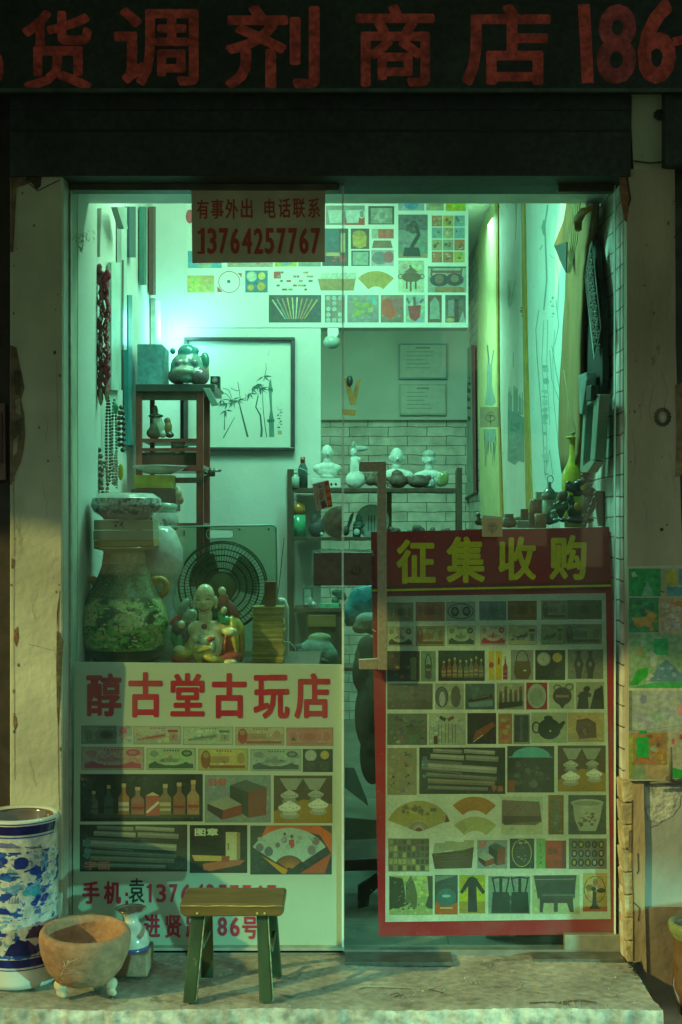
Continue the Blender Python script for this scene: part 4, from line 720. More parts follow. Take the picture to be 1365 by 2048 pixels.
    r(856, 532, 933, 585, (.34, .36, .28)); c.line([(857, 535), (933, 535)], 2.5, (.10, .07, .05)); c.line([(864, 537), (863, 552)], 4, (.16, .1, .07)); c.line([(924, 537), (922, 552)], 4, (.16, .1, .07)); c.poly([(863, 541), (924, 541), (924, 546), (863, 546)], (.2, .08, .06)); c.ell(879, 560, 19, 13, (.07, .06, .055)); c.ell(910, 559, 18, 13, (.07, .06, .055)); c.ell(879, 558, 9, 9, (.20, .12, .09)); c.ell(910, 557, 8, 8, (.22, .16, .11)); r(870, 574, 930, 585, (.34, .17, .08))
    r(538, 590, 643, 645, (.055, .07, .065))
    for k in range(10): x = 546+9.2*k; c.line([(x, 602-(k in (4, 5, 6))*8), (x+(4.5-k)*-4+18-4*0, 638)] if False else [(590+(k-4.5)*10, 600-(5-abs(k-4.5))*1.2), (590+(k-4.5)*4.2, 638)], 3, random.choice([(.46, .32, .08), (.46, .44, .28), (.40, .2, .1), (.2, .28, .22), (.42, .4, .2)]), 2)
    r(650, 590, 690, 645, (.20, .17, .14))
    for i in range(3):
        for j in range(5): coin(c, 657+12*i, 596+11*j, 5, random.choice([(.36, .42, .38), (.3, .2, .15), (.4, .4, .34)]))
    r(695, 590, 758, 645, (.26, .22, .2)); c.blot(700, 598, 750, 638, [(.34, .34, .05), (.28, .30, .04), (.2, .22, .05)], 16, 4, 10); c.ell(747, 600, 4, 5, (.05, .36, .36))
    r(762, 590, 808, 645, (.28, .16, .12)); c.poly([(764, 600), (778, 596), (795, 625), (782, 640), (764, 628)], (.48, .07, .03)); c.poly([(780, 600), (804, 595), (806, 620), (794, 625)], (.3, .1, .09))
    r(812, 590, 850, 645, (.34, .38, .32)); c.poly([(816, 612), (843, 610), (840, 635), (830, 643), (820, 636)], (.36, .05, .05)); c.line([(830, 612), (829, 594)], 5, (.12, .1, .1)); c.line([(819, 607), (814, 596)], 5, (.12, .16, .12)); c.line([(840, 606), (847, 598)], 5, (.14, .14, .12))
    r(856, 590, 884, 645, (.16, .08, .055)); c.poly([(861, 604), (870, 594), (879, 604), (880, 638), (860, 638)], (.28, .31, .25)); r(891, 590, 932, 645, (.10, .10, .09)); r(897, 600, 908, 632, (.2, .22, .2)); c.ell(901, 640, 9, 4, (.4, .3, .1)); c.poly([(918, 645), (926, 622), (932, 645)], (.3, .36, .32)); r(910, 598, 918, 645, (.05, .045, .04))
    c.build('print', mat('loft_print', vc=True, rough=.5, ns=60, amt=.25, ns2=14, amt2=.15), t)
loft_poster()
# ================================================================ glass panes and their fittings
G1 = glassmat('pane_glass', (.90, .97, .94), .9, .05, (.35, .6, .5)); M_edge = mat('glass_edge', (.80, .98, .92), .3, ns=5, amt=.05)
fp = thing('fixed_glass_pane', 'fixed left glass pane with a square steel lock plate on its edge', 'glass pane', P(412, 1902, 0))
q = MB(); q.pbox(141, 372, 684, 1904, 0, .008); part(q, 'glass', G1, parent=fp)
q = MB(); q.pbox(684.3, 372, 686, 1904, -.002, .011); part(q, 'polished_edge', M_edge, parent=fp)
q = MB(); q.pbox(628, 1105, 684, 1171, -.007, -.001); q.pbox(628, 1105, 684, 1171, .009, .014); lk = part(q, 'lock_plate', M_steel, parent=fp, bevel=.004)
q = MB(); q.pbox(141, 1896, 688, 1906, -.012, .02); part(q, 'bottom_channel', M_alu, parent=fp, bevel=.001)
q = MB(); q.pbox(138.5, 362, 142, 1906, -.006, .016); part(q, 'side_channel', M_alu, parent=fp)
dr = thing('glass_door', 'right glass door with a long bent bronze pull handle and steel corner fittings', 'door', P(960, 1902, 0))
q = MB(); q.pbox(688.5, 358, 1231, 1898, 0, .008); part(q, 'glass', G1, parent=dr)
q = MB(); q.pbox(1230, 358, 1232, 1898, -.002, .011); q.pbox(687.2, 358, 688.4, 1898, -.001, .009); part(q, 'polished_edge', M_edge, parent=dr)
q = MB(); q.pbox(688, 1105, 745, 1171, -.007, -.001); q.pbox(688, 1105, 745, 1171, .009, .014); lk = part(q, 'lock_plate', M_steel, parent=dr, bevel=.004)
q = MB(); c_ = P(713, 1139, -.007); Mx = Matrix.Rotation(R(90), 3, 'X'); q.lathe([(.0155, 0), (.0155, .003), (.013, .004)], c_, 28, M=Mx); cy = part(q, 'lock_cylinder', M_steel, parent=lk)
q = MB(); c_ = P(713, 1139, -.0115); q.box(c_.x-.0008, c_.x+.0008, c_.y-.001, c_.y+.002, c_.z-.006, c_.z+.006); q.torus(c_, .010, .0008, n=24); part(q, 'keyhole', M_black, parent=lk)
q = MB(); q.pbox(1117, 346, 1228, 383, -.008, .016); part(q, 'top_patch_fitting', mat('patch', (.09, .085, .06), .5, ns=40, amt=.2, metal=.3), parent=dr, bevel=.002)
q = MB(); q.pbox(1130, 1870, 1243, 1907, -.010, .018); part(q, 'bottom_patch_fitting', mat('patch2', (.28, .29, .22), .5, ns=40, amt=.2, metal=.3), parent=dr, bevel=.002)
M_h = mat('bronze_handle', (.36, .33, .24), .38, ns=90, amt=.2, metal=.4)
q = MB(); yh = -.045; T = .018
q.pprism([(755, 923), (773, 923), (775, 1340), (756, 1340)], yh, T); q.pprism([(719, 925), (722, 923), (755.3, 923), (755.3, 943), (722, 943), (718, 940)], yh, T); q.pprism([(718, 1319), (756, 1317), (756, 1339), (719, 1339)], yh, T)
for px, py in ((735, 933), (735, 1329)): a = P(px, py, yh+.01); q.tube([a, (a.x, .02, a.z)], .006, 12)
part(q, 'pull_handle', M_h, parent=dr, bevel=.0016)
fl = MB(); fl.box(P(690, 0, -.07).x, P(905, 0, -.07).x, -.10, -.013, -.004, .006); tag(fl.build('floor_hinge_plate', mat('flplate', (.10, .11, .09), .4, ns=30, amt=.4), loc=P(800, 1915, -.05), bevel=.001), 'dark steel plate let into the porch under the door gap', 'metal plate')
fl = MB(); fl.box(P(1065, 0, -.05).x, P(1245, 0, -.05).x, -.075, -.013, -.004, .006); tag(fl.build('floor_hinge_plate', mat('flplate'), loc=P(1150, 1915, -.05), bevel=.001), 'dark steel plate let into the porch under the door hinge', 'metal plate')
# adhesive hooks
PAD = bpy.data.materials.new('clear_pad'); PAD.use_nodes = True; _n = PAD.node_tree; _b = _n.nodes['Principled BSDF']; _b.inputs['Base Color'].default_value = (.62, .72, .60, 1); _b.inputs['Roughness'].default_value = .3
_t = _n.nodes.new('ShaderNodeBsdfTransparent'); _m = _n.nodes.new('ShaderNodeMixShader'); _m.inputs[0].default_value = .42; _n.links.new(_t.outputs[0], _m.inputs[1]); _n.links.new(_b.outputs[0], _m.inputs[2]); _n.links.new(_m.outputs[0], _n.nodes['Material Output'].inputs[0])
def hook(px, py, w_, h_, m, lab):
    t = thing('adhesive_hook', lab, 'hook', P(px, py+h_/2, -.002)); q = MB(); q.pbox(px-w_/2, py-h_/2, px+w_/2, py+h_/2, -.004, -.0005); part(q, 'backing', m, parent=t, bevel=.0018)
    q = MB(); a = P(px, py, -.006); s_ = S(0); q.torus(a, 9*s_, .0009, n=24)
    q.tube([P(px-7, py-2, -.006), P(px, py-4, -.008), P(px+7, py-2, -.006)], .001, 6); q.tube([P(px, py-4, -.007), P(px, py+12, -.009), P(px, py+15, -.014), P(px, py+11, -.018)], .0013, 8)
    part(q, 'hook_wire', M_alu, parent=t)
hook(981, 834, 41, 41, PAD, 'pale square adhesive hook on the door glass above the banner')
hook(985, 1054, 41, 40, mat('beige_pad', (.60, .46, .24), .5, ns=9, amt=.1), 'beige square adhesive hook at the top edge of the red banner')
# half round brass disc and red card on the left pane
t = thing('half_cymbal', 'half-round dark brass dish against the edge of the left pane', 'brass dish', P(665, 1078, .02)); q = MB(); s_ = S(.02)
prof = [(33.5, 0), (33, 2.5), (27, 6), (18, 8), (12, 9), (11, 14), (6, 18), (0, 19)]; n = 22; vs = []; c_ = P(684, 1045, .022)
for a, hh in prof:
    for k in range(n+1): an = math.pi/2+math.pi*k/n; vs.append((c_.x+a*s_*.98*math.cos(an)*1.15, c_.y-hh*s_*.5, c_.z+a*s_*math.sin(an)))
q.add(vs, [(i*(n+1)+k, i*(n+1)+k+1, (i+1)*(n+1)+k+1, (i+1)*(n+1)+k) for i in range(len(prof)-1) for k in range(n)], smooth=True)
tag(q.build('dish', mat('old_brass', (.34, .25, .19), .42, ns=60, amt=.35, metal=.4), t, fixn=False)); q = MB(); q.tube([(c_.x+33.5*s_*1.15*math.cos(math.pi/2+math.pi*k/20), c_.y, c_.z+33.5*s_*math.sin(math.pi/2+math.pi*k/20)) for k in range(21)], .0016, 6); part(q, 'rim', M_alu, parent=t)
t = thing('printed_card', 'small tilted card with a red edge and yellow characters stuck on the left pane', 'card', P(645, 1022, -.003)); q = MB(); q.pprism([(625, 968), (658, 960), (666, 1013), (633, 1022)], -.003, .0015); part(q, 'card', M_white, parent=t)
c = Canvas(lambda a, b: P(a, b, -.0034)); c.poly([(625.5, 968.5), (649, 963), (657, 1015), (633, 1021)], (.40, .36, .27)); c.poly([(649, 962.5), (658, 960.5), (665.5, 1013), (657, 1015)], (.48, .04, .03))
for i, ch in enumerate('喜寿来'): c.text(ch, 651.5+i*2, 970+15*i, 659+i*2, 980+15*i, (.55, .40, .03), 0)
c.blot(628, 968, 648, 976, [(.12, .10, .12)], 8, 1, 3); c.line([(640, 982), (648, 981)], 1.4, (.08, .05, .05)); c.ell(643, 992, 5, 9, (.30, .17, .13)); c.poly([(641, 1004), (650, 1000), (655, 1013), (645, 1018)], (.10, .06, .05)); c.line([(634, 985), (637, 1010)], 1.5, (.25, .1, .08)); c.build('print', M_vc2, t)
# smear and tape marks
c = Canvas(lambda a, b: P(a, b, -.0012)); WH = (.50, .80, .72)
for k in range(60): a = random.gauss(0, 9); b = random.gauss(0, 7); c.line([(166+a, 473+b), (166+a+random.uniform(-4, 4), 473+b+random.uniform(2, 7))], random.uniform(.4, 1.4), WH)
for k in range(14): c.line([(163+random.gauss(0, 3), 495+random.gauss(0, 4)), (163+random.gauss(0, 3), 501+random.gauss(0, 4))], .8, (.3, .6, .5))
o = c.build('glue_smear', mat('glue', vc=True, rough=.4)); o.location = (0, 0, 0); tag(o, 'white glue smear near the top left corner of the pane', 'smear', kind='stuff')
c = Canvas(lambda a, b: P(a, b, -.0013)); EG = (.35, .70, .58)
def wob(x0, y0, x1, y1, n=14, j=1.6): return [(x0+(x1-x0)*i/n+random.uniform(-j, j)*.5, y0+(y1-y0)*i/n+random.uniform(-j, j)) for i in range(n+1)]
c.line(wob(626, 1102, 682, 1101), 3, EG); c.line(wob(690, 1101, 745, 1103), 3.4, EG); c.line(wob(626, 1104, 625, 1150), 1.6, EG); c.line(wob(655, 1173, 690, 1178), 2.6, EG); c.line(wob(690, 1174, 740, 1176), 1.2, EG); c.line(wob(744, 1100, 747, 1112), 1.6, EG)
for k in range(40): c.ell(random.uniform(612, 690), random.uniform(1070, 1104), .7, .6, EG, n=5)
for a in ((700, 860, 712, 900), (745, 1258, 752, 1263), (205, 1770, 212, 1765), (1030, 398, 1042, 400), (1150, 392, 1160, 396)): c.line(wob(*a, 4, .6), .8, EG)
for k in range(160): c.ell(random.uniform(150, 1220), random.uniform(390, 1890), random.uniform(.3, .8), random.uniform(.3, .8), random.choice([EG, (.5, .7, .6)]), n=5)
tag(c.build('silicone_marks', mat('glue2', vc=True, rough=.5)), 'milky silicone marks and specks on the door glass around the lock plates', 'marks', kind='stuff')
# ================================================================ things on the porch
def stool():
    t = thing('wooden_stool', 'small worn green-legged wooden stool standing on the porch', 'stool', P(460, 2005, -.3))
    M_st = mat('stool_top', (.15, .10, .035), .35, ns=14, amt=.45, bump=.25, bs=40, hstretch=.35, stain=(.09, .05, .02), stain_at=.58, stain_s=9)
    M_lg = mat('stool_green', (.034, .060, .026), .45, ns=16, amt=.5, bump=.3, bs=50, vstretch=.4, stain=(.20, .19, .10), stain_at=.64, stain_s=26)
    fz = .003
    # seat: board with bowed underside
    y0, y1 = -.385, -.235
    def X(px, y): return (px-CX)*(D+y)/F
    z = P(0, 1813, y0).z; h = 22*S(y0)
    q = MB(); prof = [(359, 1813), (362, 1808), (564, 1808), (569, 1812), (568, 1826), (561, 1833), (368, 1834), (361, 1826)]
    a = [P(px, py, y0) for px, py in prof]; k = (D+y1)/(D+y0)
    q.prism(a, (0, y1-y0, 0)); st = part(q, 'seat', M_st, parent=t, bevel=.004, seg=3)
    for px in (395, 515, 530):
        q = MB(); q.lathe([(.0035, 0), (.003, .0015), (0, .002)], P(px, 1827, y0-.0005), 10, M=Matrix.Rotation(R(90), 3, 'X')); part(q, 'peg', mat('peg', (.5, .42, .12), .6), parent=st)
    yf, yr = -.395, -.215
    for (ta, tb, ba, bb, yt, yb_) in ((383, 411, 366, 393, y0+.02, yf), (513, 536, 519, 547, y0+.02, yf)):
        q = MB(); zt = z-.5*h
        vs = [Vector((X(ta, yt), yt, zt)), Vector((X(tb, yt), yt, zt)), Vector((X(tb, yt), yt+.024, zt)), Vector((X(ta, yt), yt+.024, zt)), Vector((X(ba, yb_), yb_, fz)), Vector((X(bb, yb_), yb_, fz)), Vector((X(bb, yb_), yb_+.026, fz)), Vector((X(ba, yb_), yb_+.026, fz))]
        q.add(vs, [(3, 2, 1, 0), (4, 5, 6, 7), (0, 1, 5, 4), (1, 2, 6, 5), (2, 3, 7, 6), (3, 0, 4, 7)]); part(q, 'leg', M_lg, parent=t, bevel=.003)
    for (ta, tb, ba, bb) in ((406, 424, 402, 427), (530, 552, 541, 564)):
        yt = y1-.045; q = MB(); zt = z-.5*h; yb_ = yr
        vs = [Vector((X(ta, yt), yt, zt)), Vector((X(tb, yt), yt, zt)), Vector((X(tb, yt), yt+.02, zt)), Vector((X(ta, yt), yt+.02, zt)), Vector((X(ba, yb_), yb_, fz)), Vector((X(bb, yb_), yb_, fz)), Vector((X(bb, yb_), yb_+.024, fz)), Vector((X(ba, yb_), yb_+.024, fz))]
        q.add(vs, [(3, 2, 1, 0), (4, 5, 6, 7), (0, 1, 5, 4), (1, 2, 6, 5), (2, 3, 7, 6), (3, 0, 4, 7)]); part(q, 'leg', M_lg, parent=t, bevel=.003)
    q = MB(); q.tube([P(361+k*17+random.uniform(-1, 1), 1812.2+random.uniform(-.6, .6), y0-.0006) for k in range(13)], [random.uniform(.0008, .0022) for _ in range(13)], 6); part(q, 'worn_highlight_edge', mat('worn', (.44, .36, .10), .7, ns=60, amt=.5), parent=st)  # pale strip paints the seat's edge highlight together with its wear
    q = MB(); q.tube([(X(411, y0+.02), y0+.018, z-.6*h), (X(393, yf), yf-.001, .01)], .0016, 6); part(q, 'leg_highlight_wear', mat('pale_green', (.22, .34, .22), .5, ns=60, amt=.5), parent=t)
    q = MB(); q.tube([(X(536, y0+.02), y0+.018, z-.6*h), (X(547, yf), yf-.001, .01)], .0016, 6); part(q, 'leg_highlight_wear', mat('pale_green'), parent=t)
    for (pa, pb) in (((404, 1898), (418, 1862)), ((543, 1904), (549, 1864))):
        a = P(*pa, -.33); b = P(*pb, -.27); q = MB(); q.tube([a, b], .0065, 4); part(q, 'side_brace', M_lg, parent=t)
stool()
# blue and white porcelain umbrella stand at the far left
def bw_jar():
    yc = -.215; cx, r = 40, 79; s_ = S(yc); c0 = P(cx, 0, yc); zt = P(0, 1625, yc).z-.0; base = .006
    t = thing('porcelain_umbrella_stand', 'tall blue and white porcelain umbrella stand painted with boats and trees', 'umbrella stand', (c0.x, yc, base))
    Rr = r*s_; H = zt-base
    DI = (.10, .075, .04); prof = [(.0, H*.10, DI), (Rr*.80, H*.10, DI), (Rr*.80, H*.97, DI), (Rr*.84, H*.985, DI), (Rr*.93, H), (Rr*1.0, H*.985), (Rr*1.0, H*.955), (Rr*.965, H*.94), (Rr*.955, H*.8), (Rr*.955, H*.2), (Rr*.97, H*.03), (Rr*.95, 0), (0, 0)]
    PW = (.56, .60, .54); q = MB(); q.lathe([p if len(p) > 2 else p+(PW,) for p in prof], (c0.x, yc, base), 64); body = tag(q.build('body', mat('porcelain', vc=True, rough=.14, ns=9, amt=.12, coat=.5), t, fixn=False))
    BL = [(.015, .04, .28), (.02, .10, .42), (.03, .16, .50)]; NV = (.015, .02, .14)
    from mathutils import noise as NZ
    def jcol(a, py):
        n1 = NZ.fractal((a*2.2, py*.05, 3), 1, 2, 5); n2 = NZ.fractal((a*5, py*.13, 8), 1, 2, 4); st = math.sin(py*.16+2.2*a)
        if py < 1690 or py > 1908: return (.56, .60, .54)
        v = n1+.28*st
        if v > .46: return (.02, .06, .30)
        if v > .34: return (.07, .17, .42)
        if v < -.42 and n2 > -.1: return (.20, .38, .46)
        if n2 > .52: return (.10, .20, .40)
        return (.54, .59, .54)
    q = MB(); nn, rw = 220, 130
    for j in range(rw+1):
        z_ = H*(.06+.86*j/rw)
        for i in range(nn+1): a = (i/nn-.5)*math.pi*1.9; q.v.append(Vector((c0.x+(Rr*.9558+.0006)*math.sin(a), yc-(Rr*.9558+.0006)*math.cos(a), base+z_)))
    for j in range(rw):
        py = 1938-(1938-1655)*(j/rw)
        for i in range(nn): q.f.append([j*(nn+1)+i, j*(nn+1)+i+1, (j+1)*(nn+1)+i+1, (j+1)*(nn+1)+i]); q.c.append(jcol((i/nn-.5)*math.pi*1.9, py)); q.sm.append(True)
    q.build('blue_wash', mat('cobalt', vc=True, rough=.15, ns=60, amt=.3, ns2=18, amt2=.25, coat=.4), body, fixn=False)
    # painted scenery wrapped round the wall: u px from the centre, v px
    def f(a, b, rr=.9565):
        u = max(-1.3, min(1.3, (a-cx)/r)); z_ = P(0, b, yc-Rr).z; zz = (z_-base)/H; rad = Rr*(rr if .03 < zz < .94 else 1.002)
        return Vector((c0.x+rad*math.sin(u*1.12), yc-rad*math.cos(u*1.12), z_))
    c = Canvas(f, step=0); c.step = 0
    class CC(Canvas):
        def pt(s, x, y):
            v = f(x, y); n_ = Vector((v.x-c0.x, v.y-yc, 0)).normalized(); return v+n_*(.0018+s.k*4e-6)
    c = CC(f)
    def band(y0, y1, col, n=30):
        c.k += 1; vs = [c.pt(cx-90+180*i/n, yy) for i in range(n+1) for yy in (y0, y1)]; c.mb.add(vs, [(2*i, 2*i+1, 2*i+3, 2*i+2) for i in range(n)], col)
    band(1654, 1672, NV); band(1649, 1651, BL[0]); band(1676, 1678.5, BL[1]); band(1922, 1938, NV); band(1917, 1919, BL[1]); band(1942, 1944, BL[0])
    def mount(x, y, w, h, col): 
        n = 10; top = [(x-w/2+w*i/n, y-h*(math.sin(math.pi*i/n)**.8)*random.uniform(.7, 1)) for i in range(n+1)]; 
        for i in range(n): c.poly([top[i], top[i+1], (top[i+1][0], y), (top[i][0], y)], col)
    def cloudy(x, y, w, h, cols, k=12):
        for _ in range(k): a, b = x+random.uniform(-.5, .5)*w, y+random.uniform(-.5, .5)*h; c.ell(a, b, w*random.uniform(.1, .24), h*random.uniform(.15, .35), random.choice(cols), n=9)
    LB = [(.12, .30, .50), (.16, .42, .52), (.20, .36, .50)]
    mount(30, 1697, 60, 12, (.14, .18, .38)); mount(0, 1697, 40, 10, (.2, .24, .42)); cloudy(0, 1724, 60, 26, BL[:2]); mount(4, 1735, 60, 20, (.05, .09, .32)); c.line([(8, 1735), (10, 1748)], 2, BL[0])
    c.ell(60, 1727, 13, 11, BL[0]); c.poly([(44, 1732), (74, 1732), (66, 1740), (50, 1740)], BL[0]); c.blot(72, 1718, 88, 1740, [BL[1]], 8, 1, 3); c.line([(65, 1746), (86, 1741)], 3.5, BL[0]); cloudy(22, 1754, 60, 12, BL, 14); cloudy(0, 1766, 40, 10, BL[:2], 8)
    for k in range(16): c.line([(66+k*1.9, 1694+8*math.sin(k*.2)), (67+k*1.9+2, 1699-3*math.sin(k*.3))], .9, (.03, .05, .10))
    c.poly([(70, 1770), (98, 1764), (100, 1769), (92, 1775), (72, 1776)], BL[0]); c.poly([(85, 1766), (93, 1750), (99, 1762)], BL[1]); cloudy(40, 1782, 30, 16, LB, 10); cloudy(82, 1788, 34, 20, [(.05, .40, .50), (.08, .32, .5)], 12); mount(5, 1797, 24, 14, BL[0]); c.poly([(-10, 1795), (18, 1790), (12, 1798), (-8, 1799)], BL[0])
    mount(25, 1830, 36, 16, BL[0]); mount(48, 1832, 20, 8, BL[1]); cloudy(10, 1842, 50, 10, LB, 10); cloudy(98, 1808, 30, 18, [BL[0], BL[1]], 12); cloudy(105, 1720, 14, 26, [BL[1], (.05, .3, .5)], 9); cloudy(104, 1738, 14, 26, LB, 6)
    for k in range(8): c.line([(38+k*2.4, 1808), (36+k*2.8, 1798-(k % 3)*3)], .9, BL[0]); c.line([(84+k*1.5, 1833), (85+k*1.7, 1826-(k % 3)*3)], 1, BL[1])
    mount(60, 1912, 60, 36, NV); mount(4, 1916, 34, 26, NV); mount(88, 1880, 44, 26, (.02, .02, .10)); c.poly([(4, 1870), (34, 1868), (30, 1875), (8, 1876)], BL[0]); c.poly([(12, 1869), (19, 1858), (24, 1868)], BL[0]); c.ell(12, 1888, 12, 8, (.18, .22, .34))
    tag(c.build('blue_painting', mat('cobalt', vc=True, rough=.15, ns=60, amt=.35, ns2=18, amt2=.3, coat=.4), body))
bw_jar()
# three-footed clay bowl
def clay_bowl():
    yc = -.315; s_ = S(yc); c0 = P(168, 0, yc); fz = P(0, 1985, yc).z; zt = P(0, 1856, yc).z; Rr = 88*s_; b = .032; H = zt-b
    t = thing('clay_bowl', 'round terracotta bowl on three pale feet with a scratched leaf drawing', 'bowl', (c0.x, yc, .004))
    Mr = Matrix.Rotation(R(2.5), 3, 'Y') @ Matrix.Rotation(R(3), 3, 'X')
    prof = [(0, 0), (Rr*.45, .001), (Rr*.66, H*.08), (Rr*.86, H*.30), (Rr*.985, H*.58), (Rr*1.03, H*.80), (Rr*1.02, H*.93), (Rr*.97, H), (Rr*.89, H*1.01), (Rr*.83, H*.975), (Rr*.80, H*.85), (Rr*.78, H*.6), (Rr*.6, H*.4), (0, H*.35)]
    q = MB(); q.lathe(prof, (c0.x, yc, b), 64, M=Mr); body = tag(q.build('body', mat('terracotta', (.36, .20, .115), .75, ns=5, amt=.4, bump=.35, bs=70, ns2=50, amt2=.25, stain=(.22, .15, .10), stain_at=.63, stain_s=14), t))
    c0v = Vector((c0.x, yc, b))
    class CC(Canvas):
        def pt(s, x, y):
            z_ = P(0, y, yc-Rr).z; h_ = (z_-b)/H; rad = Rr*1.035
            for i in range(len(prof)-1):
                if prof[i][1] <= h_*H <= prof[i+1][1] and i < 6: rad = prof[i][0]+(prof[i+1][0]-prof[i][0])*(h_*H-prof[i][1])/(prof[i+1][1]-prof[i][1]); break
            u = max(-1, min(1, (x-168)/90)); a = math.asin(u*.95)
            return c0v+Mr @ Vector(((rad+.0014)*math.sin(a), -(rad+.0014)*math.cos(a), h_*H))
    c = CC(None); SC = (.58, .50, .34)
    c.line([(130, 1955), (140, 1938), (155, 1918), (172, 1910)], .9, SC); c.line([(140, 1938), (152, 1942), (168, 1940), (186, 1944)], .7, SC); c.line([(145, 1932), (158, 1938), (168, 1932)], .7, SC); c.line([(150, 1924), (154, 1914), (152, 1920)], .9, SC); c.line([(134, 1948), (146, 1946), (158, 1944)], .8, SC)
    for a in ((140, 1932, 146, 1924), (150, 1916, 156, 1920), (136, 1958, 133, 1962), (143, 1918, 146, 1930)): c.line([a[:2], a[2:]], 1.1, SC)
    tag(c.build('scratched_leaf', mat('scratch', vc=True, rough=.8), body))
    for (px, py, yy) in ((122, 1994, yc-.030), (222, 1990, yc-.018), (166, 1968, yc+.055)):
        a = P(px, py, yy); q = blob([((a.x, yy, .014), (.012, .012, .014), (1, 1, 1)), ((a.x, yy, .032), (.018, .016, .016), (1, 1, 1)), ((a.x+.008, yy-.004, .008), (.008, .01, .008), (1, 1, 1))], .003, 'foot', mat('clay_foot', (.50, .46, .33), .8, ns=30, amt=.25, bump=.4, bs=80), t)
clay_bowl()
# small pale vase on a brick tile stand
t = thing('small_white_vase', 'small pale vase with a flared mouth behind the clay bowl', 'vase', P(272, 1905, -.16)); yc = -.15; s_ = S(yc); c0 = P(262, 1818, yc)
q = MB(); q.lathe([(0, -92*s_), (22*s_, -92*s_, (.25, .27, .5)), (33*s_, -84*s_), (38*s_, -66*s_, (.5, .52, .46)), (35*s_, -48*s_), (22*s_, -32*s_), (15*s_, -22*s_), (17*s_, -12*s_), (26*s_, -2*s_), (31*s_, 2*s_, (.14, .12, .09)), (27*s_, 0, (.3, .3, .25)), (15*s_, -14*s_, (.2, .18, .14)), (0, -18*s_, (.2, .18, .14))], c0, 40, (.50, .53, .46)); body = tag(q.build('body', M_vcg, t, fixn=False))
q = MB(); q.lathe([(33.6*s_, -85*s_), (38.6*s_, -70*s_)], c0, 40); q.build('blue_band', mat('bluepaint', (.05, .08, .22), .2), body, fixn=False)
q = MB(); q.box(P(232, 0, -.2).x, P(296, 0, -.2).x, -.21, -.09, .004, P(0, 1908, -.2).z); tag(q.build('tile_stand', mat('tile', (.30, .22, .15), .7, ns=18, amt=.4, bump=.4, bs=60), loc=P(268, 1945, -.15), bevel=.004), 'brown tile block carrying the small pale vase', 'tile block')
# green-brown pot at the right edge
yc = -.20; c0 = P(1398, 1850, yc); s_ = S(yc)
t = thing('glazed_pot', 'round green-rimmed brown pot cut off at the right edge', 'pot', (c0.x, yc, -.15)); q = MB()
q.lathe([(0, -175*s_), (40*s_, -175*s_), (52*s_, -120*s_), (50*s_, -60*s_), (50*s_, -24*s_), (60*s_, -10*s_, (.20, .24, .07)), (60*s_, 4*s_, (.20, .26, .08)), (54*s_, 8*s_, (.2, .26, .08)), (42*s_, -2*s_, (.1, .12, .05)), (38*s_, -60*s_, (.03, .03, .02)), (0, -70*s_, (.02, .02, .02))], c0, 40, (.16, .085, .035)); tag(q.build('body', M_vcg, t, fixn=False))
q = MB(); q.box(1.0, 1.35, -.32, -.07, -.16, .0); q.v = [v for v in q.v]; tag(q.build('stone_block', M_kerb, loc=(1.1, -.2, -.16), bevel=.01), 'rough stone block under the green-rimmed pot', 'stone block')
# picture tiles pasted on the lower right pillar
y = YF-.006; t = thing('picture_tile_board', 'board pasted with green and orange landscape picture tiles on the right pillar', 'picture board', P(1312, 1560, y)); q = MB(); q.pprism([(1257, 1133), (1440, 1128), (1440, 1560), (1258, 1562)], y, .005); tag(q.build('board', mat('board_bg', (.40, .42, .34), .6, ns=9, amt=.2), t))
c = Canvas(lambda a, b: P(a, b, y-.0005)); r = c.rect
r(1258, 1137, 1322, 1193, (.02, .26, .08)); c.blot(1258, 1140, 1322, 1190, [(.02, .20, .06), (.03, .30, .10)], 14, 4, 12); c.poly([(1294, 1163), (1298, 1163), (1308, 1192), (1284, 1192)], (.14, .34, .22)); c.poly([(1263, 1146), (1270, 1143), (1275, 1152), (1266, 1155)], (.3, .42, .3))
r(1322, 1137, 1365, 1195, (.30, .36, .22)); r(1330, 1140, 1355, 1170, (.36, .34, .06)); r(1334, 1174, 1365, 1192, (.08, .26, .30)); r(1358, 1138, 1400, 1170, (.1, .24, .3)); c.ell(1329, 1186, 5, 9, (.42, .32, .18)); c.line([(1320, 1182), (1328, 1184)], 2, (.08, .06, .04))
r(1258, 1195, 1318, 1265, (.05, .22, .10)); c.blot(1258, 1196, 1318, 1240, [(.04, .28, .10), (.08, .3, .06), (.03, .16, .1)], 16, 4, 11); c.blot(1258, 1216, 1318, 1265, [(.40, .20, .05), (.42, .26, .08), (.3, .24, .06)], 16, 5, 14)
r(1318, 1196, 1420, 1268, (.40, .30, .18)); c.blot(1335, 1198, 1400, 1228, [(.44, .18, .06)], 9, 5, 12); c.blot(1318, 1200, 1365, 1262, [(.44, .42, .32)], 10, 5, 12); c.blot(1334, 1230, 1364, 1262, [(.36, .36, .36), (.22, .2, .24)], 12, 2, 7)
